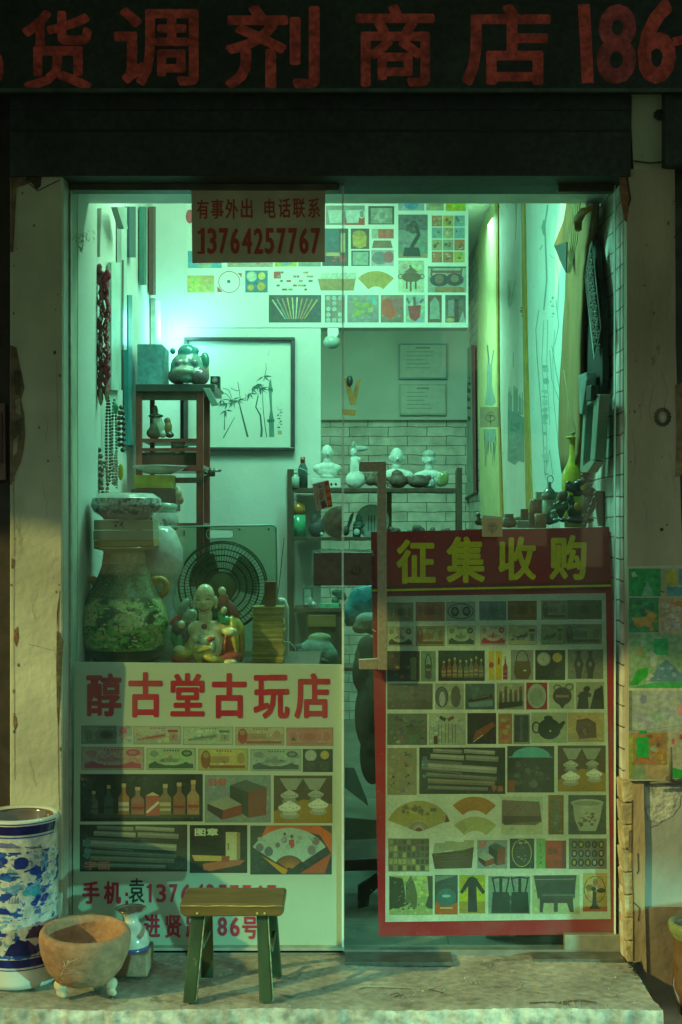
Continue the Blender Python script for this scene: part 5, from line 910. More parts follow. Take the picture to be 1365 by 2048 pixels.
r(1258, 1266, 1420, 1376, (.22, .36, .20)); c.blot(1262, 1268, 1335, 1320, [(.14, .38, .16), (.26, .40, .28), (.18, .32, .12)], 18, 6, 16); r(1308, 1277, 1337, 1310, (.04, .34, .12)); c.ell(1279, 1303, 4, 8, (.36, .26, .08)); c.poly([(1260, 1370), (1275, 1340), (1298, 1333), (1296, 1352), (1275, 1370)], (.03, .36, .04)); c.poly([(1300, 1362), (1318, 1330), (1334, 1318), (1345, 1330), (1372, 1355), (1360, 1366)], (.10, .22, .28)); c.blot(1305, 1330, 1360, 1362, [(.12, .28, .34), (.2, .36, .4), (.1, .2, .3)], 22, 2, 6); c.ell(1308, 1320, 8, 14, (.34, .42, .34)); c.blot(1290, 1345, 1310, 1372, [(.4, .46, .38)], 7, 3, 6); c.poly([(1262, 1376), (1300, 1366), (1420, 1358), (1420, 1376)], (.05, .34, .10))
r(1258, 1376, 1420, 1381, (.46, .48, .34)); r(1258, 1381, 1420, 1462, (.34, .40, .34)); c.blot(1266, 1384, 1400, 1456, [(.30, .38, .36), (.36, .42, .34), (.26, .40, .3), (.3, .34, .4)], 24, 8, 20); c.blot(1268, 1382, 1300, 1408, [(.22, .26, .36)], 4, 5, 10); c.ell(1365, 1420, 12, 14, (.42, .26, .24)); r(1258, 1381, 1265, 1462, (.18, .22, .16)); c.line([(1262, 1462), (1310, 1458), (1365, 1450)], 1, (.16, .26, .16))
r(1258, 1463, 1420, 1558, (.34, .32, .18)); r(1262, 1466, 1335, 1530, (.32, .20, .08)); c.blot(1262, 1466, 1335, 1530, [(.42, .16, .05), (.40, .32, .05), (.28, .34, .2), (.22, .12, .08)], 26, 4, 10); r(1273, 1474, 1298, 1514, (.02, .36, .06)); c.poly([(1279, 1461), (1294, 1461), (1294, 1468), (1279, 1468)], (.02, .3, .1)); r(1260, 1530, 1292, 1558, (.22, .32, .18)); r(1292, 1532, 1332, 1556, (.40, .30, .16)); r(1258, 1470, 1266, 1558, (.3, .36, .06)); c.poly([(1336, 1463), (1420, 1456), (1420, 1540), (1343, 1538)], (.36, .36, .26)); c.poly([(1342, 1534), (1365, 1540), (1400, 1545), (1400, 1557), (1342, 1556)], (.02, .32, .05)); c.ell(1347, 1483, 4, 6, (.42, .14, .1)); c.ell(1364, 1474, 5, 6, (.45, .08, .07))
c.build('print', mat('tile_print', vc=True, rough=.45, ns=70, amt=.30, ns2=14, amt2=.2), t)
q = MB(); a = P(1337, 1557, y-.004); q.tube([(a.x, y-.001, a.z), (a.x, y-.03, a.z+.002), (a.x, y-.034, a.z+.09)], [.006, .006, .003], 10); q.tube([(a.x-.05, y-.006, a.z-.012), (a.x+.12, y-.006, a.z+.001)], [.003, .009], 8); tag(q.build('iron_bracket', mat('iron', (.13, .13, .09), .7, ns=30, amt=.3), loc=a), 'dark iron bracket with a spike in front of the picture tiles', 'bracket')
# neighbour's frame at the left edge
q = MB(); a = P(-30, 962, YF+.05); q.pprism([(-60, 806), (10, 806), (12, 960), (-60, 960)], YF+.04, .015); t = thing('wall_frame', 'reddish framed board cut off at the left edge', 'frame', P(0, 960, YF+.05)); part(q, 'frame', mat('pinkframe', (.16, .09, .08), .6, ns=30, amt=.3), parent=t, bevel=.002)
q = MB(); q.pbox(-55, 825, 5, 925, YF+.036, YF+.041); part(q, 'panel', mat('darkred', (.07, .02, .02), .5), parent=t)
# ================================================================ left side of the shop
# --- display counter under the left poster
t = thing('display_counter', 'dark display counter behind the white poster carrying the big vase', 'counter', P(412, 1900, .3)); zc1 = P(0, 1324, .28).z
q = MB(); q.box(XL+.01, P(640, 0, .3).x, .09, .62, zc1-.025, zc1); part(q, 'top', M_dwood, parent=t, bevel=.003)
q = MB(); q.box(XL+.02, P(636, 0, .3).x, .11, .6, 0, zc1-.026); part(q, 'carcass', M_dwood, parent=t)
# --- big vase
yv = .28; s_ = S(yv); c0 = P(249, 1322, yv); V = lambda r, py: (r*s_, (1322-py)*s_)
GL, GD, GB = (.30, .31, .12), (.14, .16, .07), (.42, .29, .09)
t = thing('big_painted_vase', 'big round-bellied vase with ring handles and a painted landscape behind the left pane', 'vase', c0)
q = MB(); q.lathe([(0, 0), V(60, 1322), V(66, 1312), V(80, 1290)+(GL,), V(88, 1246)+(GL,), V(83, 1217)+(GL,), V(74, 1194)+(GL,), V(63, 1175)+(GL,), V(52, 1153)+(GD,), V(44, 1131)+(GD,), V(41, 1115)+(GB,), V(41, 1106)+(GB,), V(44, 1101)+(GB,), V(60, 1097)+(GB,), V(60, 1093)+(GB,), V(40, 1093)], c0, 56, GD)
body = tag(q.build('body', mat('vase_glaze', vc=True, rough=.18, ns=16, amt=.3, coat=.4), t, fixn=False))
from mathutils import noise as NZ
def paint(name, c0, s_, prof, fn, m, parent, base_py, n=200, rows=90, half=True):
    """painted shell just proud of a lathe body; fn(angle, py, noise functions) -> colour"""
    y0, y1 = prof[0][1], prof[-1][1]; vs = []; q = MB()
    def rad(y):
        for i in range(len(prof)-1):
            if prof[i][1] >= y >= prof[i+1][1]: return prof[i][0]+(prof[i+1][0]-prof[i][0])*(prof[i][1]-y)/(prof[i][1]-prof[i+1][1])
        return prof[-1][0]
    for j in range(rows+1):
        y = y0+(y1-y0)*j/rows; r_ = rad(y)*s_+.0008
        for i in range(n+1):
            a = (i/n-.5)*math.pi*1.9; vs.append(c0+Vector((r_*math.sin(a), -r_*math.cos(a), (base_py-y)*s_)))
    b0 = len(q.v); q.v += vs
    for j in range(rows):
        for i in range(n):
            a = (i/n-.5)*math.pi*1.9; y = y0+(y1-y0)*j/rows
            q.f.append([b0+j*(n+1)+i, b0+j*(n+1)+i+1, b0+(j+1)*(n+1)+i+1, b0+(j+1)*(n+1)+i]); q.c.append(fn(a, y)); q.sm.append(True)
    return tag(q.build(name, m, parent, fixn=False))
def fr(x, y, s, o=0): return NZ.fractal((x*s, y*s, o), 1.0, 2.0, 4)
def vase_col(a, y):
    u = a*80; n1 = fr(u, y*1.8, .022, 1); n2 = fr(u, y*2.4, .05, 5); n3 = fr(u, y, .2, 9)
    if y < 1128: return (.34+.1*n2, .23+.08*n2, .07)
    if y < 1192:
        v = .06+.05*(n3 > .1)+.03*n2; k = .05 if (int(u*.9+y*.9) % 4 == 0) else 0
        return (v*1.3+k, v*1.4+k, v*.7)
    if y > 1298: return (.05, .06, .03)
    base = (.46, .46, .19)
    if n1 > .22: base = (.05, .08, .03)
    elif n1 > .02: base = (.20, .29, .09)
    if n2 > .35: base = (.60, .56, .24)
    if y > 1252 and n2 < -.05: base = (.16, .42, .07)
    if n3 < -.45: base = (.22, .11, .05)
    e = min(1, (y-1192)/8); f = 1+.35*n3
    return tuple(q_*f*e+(1-e)*.07 for q_ in base)
paint('landscape_painting', c0, s_, [(66, 1312), (80, 1290), (88, 1246), (83, 1217), (74, 1194), (63, 1175), (52, 1153), (44, 1131), (41, 1106)], vase_col, mat('vase_paint', vc=True, rough=.28, ns=60, amt=.25, coat=.3), body, 1322)
for sx in (-1, 1):
    a = c0+Vector((sx*71*s_, 0, (1322-1174)*s_)); q = MB(); q.torus(a, 14*s_, 6.5*s_, n=22, m=10, sz=1.15); q.ell(a+Vector((-sx*8*s_, 0, 14*s_)), (11*s_, 7*s_, 8*s_)); part(q, 'handle', mat('handle_glaze', (.48, .25, .05), .4, ns=40, amt=.35), parent=t)
# --- what lies on the vase mouth
zt = c0.z+229*s_
t = thing('wood_board', 'yellowish wooden board lying across the mouth of the big vase', 'board', (c0.x, yv, zt)); q = MB(); a = P(188, 1099, yv-.06); b = P(308, 1086, yv-.06); q.box(a.x, b.x, yv-.06, yv+.07, zt+.001, zt+.018); tag(q.build('plank', mat('plank', (.38, .27, .06), .5, ns=30, amt=.3, hstretch=.3), t, bevel=.001))
t = thing('flat_box', 'pale flat box with a dark smudge under the blue and white bowl', 'box', (c0.x, yv, zt+.018)); zb = P(0, 1040, yv-.055).z
q = MB(); zm = (zt+.019+zb)/2; q.box(P(187, 0, yv-.055).x, b.x-.002, yv-.055, yv+.065, zt+.019, zm-.0008); part(q, 'tray', mat('boxpale', (.33, .32, .22), .7, ns=15, amt=.15), parent=t, bevel=.001)
q = MB(); q.box(P(188, 0, yv-.055).x, b.x-.003, yv-.055, yv+.065, zm+.0008, zb); ld = part(q, 'lid', mat('boxpale'), parent=t, bevel=.001)
c = Canvas(lambda x, y: P(x, y, yv-.0555)); c.blot(226, 1042, 250, 1056, [(.06, .06, .07)], 9, 2, 5); tag(c.build('ink_smudge', M_vc2, ld))
t = thing('blue_white_bowl', 'wide blue and white porcelain bowl on the flat box', 'bowl', (c0.x, yv, zb)); cb = Vector((P(254, 0, yv).x, yv, zb+.001)); h_ = 52*s_
q = MB(); q.lathe([(0, 0), (45*s_, 0), (48*s_, h_*.08), (64*s_, h_*.3, (.26, .30, .30)), (71*s_, h_*.55, (.30, .34, .34)), (67*s_, h_*.82, (.36, .42, .38)), (54*s_, h_*1.0, (.42, .5, .44)), (50*s_, h_*1.02, (.45, .52, .46)), (52*s_, h_*.9), (58*s_, h_*.5), (0, h_*.2)], cb, 48, (.26, .28, .26)); body = tag(q.build('body', M_vcg, t, fixn=False))
def bowl_col(a, y):
    n1 = fr(a*72, y*1.4, .05, 3); n2 = fr(a*72, y, .16, 7)
    if y < 997 or y > 1029: return (.40, .47, .42)
    return (.05, .09, .13) if n1 > .18 else ((.14, .19, .22) if n2 > .1 else ((.22, .17, .11) if n2 < -.4 and y > 1012 else (.34, .40, .36)))
paint('blue_painting', cb, s_, [(48, 1033), (64, 1022.5), (71, 1009.5), (67, 995.5), (56, 988)], bowl_col, mat('bowl_paint', vc=True, rough=.2, ns=60, amt=.15, coat=.3), body, 1038, rows=40)
# --- laughing figurine
def buddha():
    y = .20; s_ = S(y); g = P(418, 1326, y); t = thing('laughing_figurine', 'glazed figurine of a smiling bald man with children climbing on him, behind the left pane', 'figurine', g)
    def Q(px, py, dy=0): v = P(px, py, y); return Vector((v.x, y+dy*s_, v.z))
    SK, RDc, GN, YE, DKc, TE = (.74, .66, .36), (.48, .08, .045), (.05, .26, .10), (.58, .44, .07), (.12, .08, .09), (.26, .36, .26)
    E_ = lambda px, py, rx, ry, rz, col, dy=0, rot=None: (Q(px, py, dy), (rx*s_, ry*s_, rz*s_), col)+((Euler(rot).to_quaternion(),) if rot else ())
    q = [E_(412, 1190, 19, 20, 23, SK, -14), E_(412, 1206, 17, 17, 16, SK, -17), E_(411, 1216, 13, 13, 10, SK, -16), E_(412, 1232, 14, 14, 18, SK, -6), E_(392, 1204, 4, 6, 13, SK, -8), E_(433, 1204, 4, 6, 13, SK, -8),
         E_(415, 1288, 36, 27, 36, SK, -10), E_(400, 1258, 24, 18, 17, SK, -6), E_(430, 1258, 24, 18, 17, SK, -6), E_(372, 1268, 14, 18, 30, DKc, 4, (0, .35, 0)), E_(360, 1286, 12, 15, 30, GN, 0, (0, .15, 0)), E_(380, 1300, 12, 14, 34, YE, -8, (0, .5, 0)), E_(372, 1306, 22, 16, 10, YE, -12),
         E_(455, 1258, 26, 18, 14, YE, -2, (0, .5, 0)), E_(464, 1285, 19, 18, 38, RDc, 0, (0, -.1, 0)), E_(470, 1270, 8, 20, 40, YE, -4, (0, -.15, 0)), E_(452, 1294, 7, 20, 32, (.36, .06, .03), -8, (0, .1, 0)), E_(458, 1312, 28, 20, 14, RDc, -8), E_(366, 1316, 24, 20, 14, RDc, -6), E_(410, 1321, 46, 26, 10, RDc, 0), E_(428, 1314, 24, 18, 9, YE, -24, (0, .3, 0)), E_(398, 1306, 8, 9, 22, YE, -28, (0, -.3, 0)), E_(410, 1296, 18, 7, 5, YE, -36, (0, -.2, 0)), E_(462, 1262, 15, 9, 9, SK, -20), E_(462, 1322, 15, 9, 6, SK, -24), E_(362, 1297, 12, 9, 8, SK, -18),
         E_(366, 1216, 9, 10, 22, TE, 6, (0, .5, 0)), E_(378, 1236, 15, 12, 20, TE, 4, (0, .7, 0)), E_(358, 1256, 13, 12, 16, DKc, -4), E_(352, 1240, 16, 7, 7, RDc, 0, (0, -.6, 0)), E_(365, 1248, 7, 7, 8, SK, -12), E_(350, 1272, 10, 12, 20, GN, 2),
         E_(445, 1182, 8, 9, 9, SK, -2), E_(447, 1200, 10, 9, 14, RDc, 0, (0, .3, 0)), E_(464, 1222, 11, 10, 26, (.24, .06, .04), 6, (0, -.5, 0)), E_(452, 1242, 17, 11, 12, GN, -8, (0, .3, 0)), E_(446, 1236, 8, 11, 16, GN, -9, (0, -.5, 0)), E_(449, 1220, 7, 8, 8, SK, -10), E_(472, 1252, 14, 14, 24, YE, 4, (0, -.6, 0)), E_(481, 1288, 9, 14, 38, (.40, .26, .06), 8),
         E_(409, 1280, 20, 7, 7, TE, -33, (0, .3, 0)), E_(395, 1274, 6.5, 7, 8, SK, -34), E_(424, 1276, 10, 6, 5, RDc, -33, (0, -.4, 0)), E_(430, 1290, 6, 6, 12, TE, -34)]
    body = blob(q, .0023, 'body', mat('figurine_glaze', vc=True, rough=.3, ns=60, amt=.35, coat=.25), t, 3)
    c = Canvas(lambda a, b: P(a, b, y-37.5*s_), step=1e-6)
    def feat(name, pts, r, col, dy):
        w_ = MB(); w_.tube([Q(a, b, dy) for a, b in pts], r*s_, 6, col); part(w_, name, M_vcm, parent=body)
    feat('eye', [(396, 1199), (400, 1197.5), (404, 1199)], .9, (.06, .04, .03), -34); feat('eye', [(416, 1197), (420, 1195.5), (424, 1197)], .9, (.06, .04, .03), -34)
    feat('eyebrow', [(395, 1193), (400, 1190.5), (405, 1192)], .6, (.12, .09, .05), -33); feat('eyebrow', [(415, 1191), (421, 1188.5), (426, 1191)], .6, (.12, .09, .05), -32.5)
    feat('mouth', [(401, 1215), (406, 1219), (412, 1220), (419, 1217), (422, 1213)], 1.6, (.30, .07, .05), -32); feat('nose', [(410.5, 1201), (411, 1208)], 2.6, SK, -34)
    q = MB(); q.ell(Q(411, 1252, -20), 6*s_, (.36, .03, .04)); part(q, 'bead', M_vcg, parent=t)
    for a, b, d_ in ((388, 1272, -30), (420, 1278, -36), (446, 1245, -20)): feat('eye', [(a, b), (a+6, b+1)], .8, (.05, .04, .03), d_)
buddha()
# --- clear acrylic panel with grip hole and electric fan
yp = .42
t = thing('acrylic_board', 'upright smoky acrylic board with a grip hole in front of the electric fan', 'board', P(447, 1330, yp))
q = MB(); out = [(343, 1054), (547, 1050), (553, 1056), (556, 1330), (343, 1330)]
hole = [(418+5*math.cos(R(a)), 1068-9*math.sin(R(a))) for a in range(90, 271, 30)]+[(463+5*math.cos(R(a)), 1068-8*math.sin(R(a))) for a in range(-90, 91, 30)]
# board with slot: four strips round the slot
for pts in ([(343, 1054), (413, 1052.5), (413, 1330), (343, 1330)], [(468, 1051.5), (547, 1050), (553, 1056), (556, 1330), (468, 1330)], [(413, 1052.5), (468, 1051.5), (468, 1060), (413, 1060)], [(413, 1076), (468, 1076), (468, 1330), (413, 1330)]): q.pprism(pts, yp, .006)
def smoky():
    m = bpy.data.materials.new('smoky_acrylic'); m.use_nodes = True; nt = m.node_tree; nt.nodes.clear(); out = nt.nodes.new('ShaderNodeOutputMaterial')
    tr = nt.nodes.new('ShaderNodeBsdfTransparent'); tr.inputs[0].default_value = (.74, .80, .70, 1); df = nt.nodes.new('ShaderNodeBsdfPrincipled'); df.inputs['Base Color'].default_value = (.13, .15, .11, 1); df.inputs['Roughness'].default_value = .15
    mx = nt.nodes.new('ShaderNodeMixShader'); mx.inputs[0].default_value = .18; nt.links.new(tr.outputs[0], mx.inputs[1]); nt.links.new(df.outputs[0], mx.inputs[2]); nt.links.new(mx.outputs[0], out.inputs[0]); return m
part(q, 'panel', smoky(), parent=t)
q = MB(); q.tube([P(343, 1054, yp), P(547, 1050, yp), P(553, 1056, yp), P(556, 1328, yp)], .0028, 6); part(q, 'lit_edge', mat('edge2', (.30, .48, .38), .4), parent=t)
q = MB(); q.tube([P(a, b, yp-.001) for a, b in hole], .0016, 6, closed=True); part(q, 'grip_rim', mat('edge2'), parent=t)
for px, py in ((350, 1060), (405, 1060), (480, 1059), (538, 1059), (350, 1158)): q = MB(); q.lathe([(.0035, 0), (.003, .002), (0, .0025)], P(px, py, yp-.001), 10, M=Mx); part(q, 'screw', M_black, parent=t)
yf = .52; s_ = S(yf); cf = P(446, 1172, yf); t = thing('electric_fan', 'round electric fan with a black wire guard behind the acrylic board', 'fan', P(446, 1330, yf))
q = MB()
for rr, dy in ((89, 0), (86, -14), (74, -20), (62, -22), (50, -22), (36, -22)): q.torus(cf+Vector((0, dy*s_, 0)), rr*s_, 1.5*s_, n=44, m=5)
for k in range(72):
    a = 6.283*k/72; e = lambda r, dy: cf+Vector((r*s_*math.cos(a), dy*s_, r*s_*math.sin(a))); q.tube([e(22, -22), e(60, -22.5), e(78, -19), e(89, 0)], .8*s_, 4)
part(q, 'guard', mat('guard', (.025, .03, .025), .4), parent=t)
q = MB(); q.lathe([(30*s_, 0), (30*s_, .004), (0, .006)], cf+Vector((0, -20*s_, 0)), 36, M=Mx); part(q, 'hub_cover', mat('hub', (.30, .26, .12), .45), parent=t)
for k in range(3):
    a0 = 2.1*k+.4; q = MB(); vs = []
    for i in range(9):
        for j in range(2): a = a0+(i/8-.5)*1.35; r_ = (24 if j == 0 else 72-6*abs(i/8-.5))*s_; vs.append(cf+Vector((r_*math.cos(a), (-4+14*(i/8))*s_, r_*math.sin(a))))
    q.add(vs, [(2*i, 2*i+1, 2*i+3, 2*i+2) for i in range(8)], smooth=True); part(q, 'blade', mat('blade', (.34, .36, .24), .35), parent=t)
q = MB(); q.lathe([(26*s_, 0), (26*s_, .07), (10*s_, .085), (0, .085)], cf+Vector((0, .09, 0)), 24, M=Mx); part(q, 'motor', M_black, parent=t)
q = MB(); q.tube([cf+Vector((0, .04, -20*s_)), cf+Vector((0, .05, 0))+Vector((0, 0, (1172-1325)*s_))], .012, 10); part(q, 'stem', M_black, parent=t)
# --- book stack and small wooden box on it
yk = .24; s_ = S(yk); t = thing('old_book_stack', 'tall stack of yellowed thin books beside the figurine', 'books', P(537, 1326, yk)); 
py = 1326; k = 0
while py > 1216:
    h = random.choice([3.2, 3.8, 4.6, 5.4]); a = 505+random.uniform(-1.5, 1.5)+(1326-py)*.008; b = 568+random.uniform(-3, 1.2); q = MB(); col = random.choice([(.44, .36, .10), (.36, .28, .07), (.48, .42, .16), (.30, .23, .06), (.40, .33, .12)])
    q.box(P(a, 0, yk).x, P(b, 0, yk).x, yk, yk+.09+random.uniform(-.004, .004), P(0, py, yk).z+.0006, P(0, py-h, yk).z, col)
    part(q, 'book', mat('book_paper', vc=True, rough=.85, ns=30, amt=.35, vstretch=8), parent=t); py -= h; k += 1
q = MB(); q.box(P(529, 0, yk+.02).x, P(552, 0, yk+.02).x, yk+.02, yk+.05, P(0, py, yk).z+.001, P(0, 1163, yk+.02).z); tag(q.build('wooden_block', mat('block', (.20, .08, .035), .5, ns=14, amt=.4, vstretch=.5), loc=P(540, 1213, yk+.03), bevel=.0015), 'upright reddish wooden block on top of the book stack', 'block')
# --- white plug box with cable behind the books
yq = .44; t = thing('white_power_adapter', 'rounded white appliance with a curved cable behind the book stack', 'appliance', P(566, 1330, yq)); q = MB(); q.pprism([(556, 1330), (556, 1196), (570, 1198), (577, 1215), (578, 1330)], yq, .05); part(q, 'body', M_white, parent=t, bevel=.006)
q = MB(); q.pbox(559, 1203, 565, 1212, yq-.002, yq); part(q, 'screen', mat('lcd', (.45, .7, .75), .2), parent=t)
q = MB(); q.tube([P(a, b, yq-.03) for a, b in ((566, 1283), (580, 1284), (590, 1295), (595, 1312), (594, 1328))], .0014, 6); part(q, 'cable', M_white, parent=t)
q = MB(); q.tube([P(a, b, .9) for a, b in ((569, 1075), (565, 1110), (560, 1160), (556, 1190))], .0014, 6); tag(q.build('power_cord', M_black, loc=P(569, 1190, .9)), 'thin dark cord hanging down beside the rack', 'cord')
# --- white ceramic jars behind the vase
yj = .40; s_ = S(yj)
t = thing('white_gourd_vase', 'pale double-bellied ceramic vase half hidden behind the big vase', 'vase', P(320, 1330, yj)); c0 = P(322, 1330, yj)
q = MB(); q.lathe([(0, 0), (22*s_, 0), (30*s_, 40*s_), (34*s_, 85*s_), (26*s_, 130*s_), (34*s_, 165*s_), (46*s_, 200*s_), (44*s_, 235*s_), (30*s_, 268*s_), (18*s_, 278*s_), (0, 278*s_)], c0, 40, (.46, .52, .48)); part(q, 'body', M_vcg, parent=t)
for px, py in ((303, 1108), (308, 1116), (302, 1122)): q = MB(); q.box(P(px-5, 0, .3).x, P(px+9, 0, .3).x, .335, .345, P(0, py, .34).z, P(0, py-4, .34).z, (.16, .2, .18), M=None); part(q, 'clip', M_vcm, parent=t)
yj = .75; s_ = S(yj); t = thing('blue_white_tea_jar', 'blue and white lidded jar behind the wide bowl', 'jar', P(332, 1070, yj)); c0 = P(331, 1060, yj)
q = MB(); q.lathe([(0, 0), (24*s_, 0), (26*s_, 20*s_, (.34, .40, .36)), (25*s_, 34*s_, (.36, .42, .38)), (22*s_, 38*s_, (.10, .2, .16)), (24*s_, 42*s_, (.20, .34, .28)), (24*s_, 52*s_, (.16, .3, .24)), (0, 55*s_, (.3, .4, .34))], c0, 32, (.4, .45, .4)); jb = tag(q.build('body', M_vcg, t, fixn=False))
c = Canvas(lambda a, b: P(a, b, yj-26.6*s_)); c.blot(316, 1028, 346, 1056, [(.05, .10, .10), (.1, .16, .14)], 9, 2, 6); tag(c.build('blue_painting', M_vc2, jb))
q = MB(); q.box(XL+.04, P(352, 0, .75).x, .62, 1.0, P(0, 1062, .75).z-.02, P(0, 1061, .75).z); tag(q.build('wall_shelf', M_wall, loc=P(300, 1070, .8)), 'short pale shelf on the left wall under the tea jar', 'shelf')
# --- red lacquered cabinet
y0, y1 = .95, 1.18
t = thing('red_lacquer_stand', 'open red lacquered display stand with a dark top by the left wall', 'display stand', P(350, 1330, y0))
PB = lambda a, b, c_, d, ya, yb_, nm, m, **k: part(MB().pbox(a, b, c_, d, ya, yb_), nm, m, parent=t, **k)
PB(272, 768, 430, 783, y0-.01, y1+.02, 'top', mat('stand_top', (.045, .055, .05), .35, ns=20, amt=.3), bevel=.002)
for a, b, ya in ((272, 284, y0), (393, 407, y0), (300, 309, y1-.02), (407, 420, y1-.02)): PB(a, 782, b, 1400, ya, ya+.02, 'leg', M_redwood, bevel=.002)
PB(284, 782, 393, 800, y0, y0+.012, 'apron', M_dwood); PB(284, 877, 393, 884, y0+.003, y1, 'shelf_board', M_redwood); PB(284, 896, 393, 902, y0+.003, y1, 'shelf_board', M_redwood); PB(272, 930, 407, 942, y0-.002, y1, 'shelf_board', M_redwood); PB(350, 955, 407, 966, y0-.002, y0+.012, 'rail', M_dwood); PB(330, 1046, 407, 1053, y0-.002, y1, 'shelf_board', M_redwood); PB(284, 905, 393, 930, y0+.03, y0+.04, 'back_panel', M_dwood); PB(361, 800, 368, 877, y1-.02, y1-.01, 'back_bar', mat('blueback', (.03, .06, .06), .5))
q = MB(); q.pprism([(406, 776), (420, 776), (438, 810), (424, 812)], y0-.03, .012); part(q, 'end_scroll', mat('scrollend', (.16, .24, .20), .4, ns=20, amt=.2), parent=t, bevel=.002)
# things on the stand
def small(name, lab, cat, y, px, pyb, prof, m=M_vcg, col=(.4, .4, .36), n=28, grp=None, pname='body'):
    s_ = S(y); c0 = P(px, pyb, y); t = thing(name, lab, cat, c0, grp); q = MB(); q.lathe([(p[0]*s_, (pyb-p[1])*s_)+tuple(p[2:]) for p in prof], c0, n, col); q.build(pname, m, t, fixn=False); return t, c0, s_
def pblob(name, lab, cat, y, base, els, m=M_vcg, vox=.004, grp=None, sm=2):
    g = P(base[0], base[1], y); t = thing(name, lab, cat, g, grp); s_ = S(y)
    blob([(P(e[0], e[1], y)+Vector((0, (e[6] if len(e) > 6 else 0)*s_, 0)), (e[2]*s_, e[3]*s_, e[4]*s_), e[5])+((Euler(e[7]).to_quaternion(),) if len(e) > 7 else ()) for e in els], vox, 'body', m, t, sm); return t
DK, WG, BR, OL = (.04, .045, .04), (.42, .46, .36), (.16, .08, .04), (.14, .12, .05)
TEL = (.06, .26, .26); TE2 = (.16, .30, .26); PU = (.16, .12, .13)
pblob('ceramic_lion', 'teal and purple crouching ceramic lion on top of the red stand', 'figurine', .98, (377, 768), [(375, 735, 34, 26, 32, TE2), (375, 706, 20, 18, 18, TEL), (346, 702, 6, 6, 7, TEL), (391, 702, 8, 8, 8, TEL), (358, 752, 22, 24, 18, PU), (398, 752, 22, 26, 20, PU), (372, 745, 26, 30, 12, (.34, .38, .32), -8), (361, 728, 8, 8, 8, (.20, .2, .22), -20), (374, 727, 5, 6, 6, (.36, .38, .32), -22), (390, 728, 9, 8, 9, (.14, .2, .2), -18), (374, 758, 14, 26, 10, TE2, -6), (410, 722, 10, 10, 18, (.05, .2, .15), 0), (413, 745, 6, 6, 22, (.26, .28, .08), 0)], vox=.004)
q = MB(); q.pbox(275, 688, 325, 770, .96, 1.1); q.pprism([(325, 690), (331, 695), (331, 770), (325, 770)], .97, .1); tag(q.build('teal_box', mat('tealbox', (.10, .28, .30), .6, ns=60, amt=.3, ns2=6, amt2=.3), loc=P(303, 770, 1.0), bevel=.002), 'teal cloth-covered box left of the ceramic lion', 'box')
pblob('hat_figurine', 'small dark figurine with a wide hat inside the red stand', 'figurine', .98, (312, 877), [(312, 832, 16, 10, 4, DK), (311, 822, 6, 6, 12, BR), (312, 840, 7, 7, 8, WG), (312, 861, 14, 9, 17, (.10, .10, .06)), (305, 866, 12, 8, 11, (.14, .07, .04))], vox=.003)
pblob('white_figurine', 'small white figurine beside the hat figurine on the red stand', 'figurine', .98, (322, 877), [(320, 856, 9, 8, 18, WG), (319, 840, 6, 6, 7, WG), (326, 868, 8, 7, 8, WG)], vox=.003)
pblob('brown_carving', 'round brown carving at the right inside the red stand', 'figurine', .98, (338, 877), [(337, 855, 8, 7, 14, (.26, .17, .06)), (335, 842, 7, 6, 7, (.2, .13, .06)), (340, 870, 9, 8, 6, DK)], vox=.003)
small('white_cup', 'small white cup on the middle shelf of the red stand', 'cup', 1.0, 357, 897, [(0, 896), (14, 896), (15, 884), (14, 884), (12, 894), (0, 894)], col=WG)
small('pale_bowl', 'pale upturned bowl below the white cup on the red stand', 'bowl', 1.0, 357, 910, [(0, 909), (10, 909), (16, 900), (15, 900), (9, 907), (0, 907)], col=(.36, .42, .34))
small('celadon_plate', 'wide pale green plate lying over the yellow box', 'plate', .90, 321, 950, [(0, 949), (24, 948), (44, 940), (55, 933), (54, 932), (42, 938), (22, 945), (0, 946)], col=(.34, .42, .36), n=40)
q = MB(); q.pbox(268, 950, 345, 977, .86, .96); tag(q.build('yellow_box', mat('yellowbox', (.42, .40, .04), .6, ns=30, amt=.3), loc=P(307, 977, .9), bevel=.002), 'bright yellow box under the pale green plate', 'box')
q = MB(); q.pbox(262, 978, 352, 1022, .85, .98); tag(q.build('black_chest', mat('blackchest', (.03, .04, .035), .5, ns=20, amt=.3), loc=P(307, 1022, .9), bevel=.003), 'black lacquered chest under the yellow box', 'chest')
pblob('painted_rooster', 'small painted ceramic bird beside the black chest', 'figurine', .84, (360, 1010), [(358, 988, 7, 7, 12, (.36, .30, .2)), (355, 976, 5, 5, 5, (.42, .4, .3)), (362, 1000, 6, 6, 9, (.3, .14, .07))], vox=.003)
q = MB(); q.lathe([(0, 0), (.012, 0), (.013, .02), (.008, .03), (0, .03)], P(424, 953, .93), 16); q.tube([P(416, 942, .93), P(443, 941, .93)], .004, 8); q.torus(P(412, 945, .93), .011, .003, n=16); tag(q.build('metal_faucet', M_steel, loc=P(424, 953, .93)), 'small metal tap-like fitting beside the leg of the red stand', 'fitting')
q = MB(); q.pbox(421, 752, 440, 786, 1.25, 1.29); sp_ = thing('small_speaker', 'small black two-cone loudspeaker in front of the bamboo picture', 'loudspeaker', P(430, 786, 1.27)); part(q, 'cabinet', M_black, parent=sp_, bevel=.002); q = MB(); q.tube([P(430, 770, 1.29), P(430, 770, 1.27)+Vector((0, .3, 0))], .006, 8); part(q, 'bracket', M_black, parent=sp_)
for py in (760, 774): q = MB(); q.torus(P(430, py, 1.247), 4.5*S(1.25), .0014, n=20); q.ell(P(430, py, 1.25), (3*S(1.25), .003, 3*S(1.25))); part(q, 'speaker_cone', mat('cone', (.3, .34, .3), .5), parent=sp_)
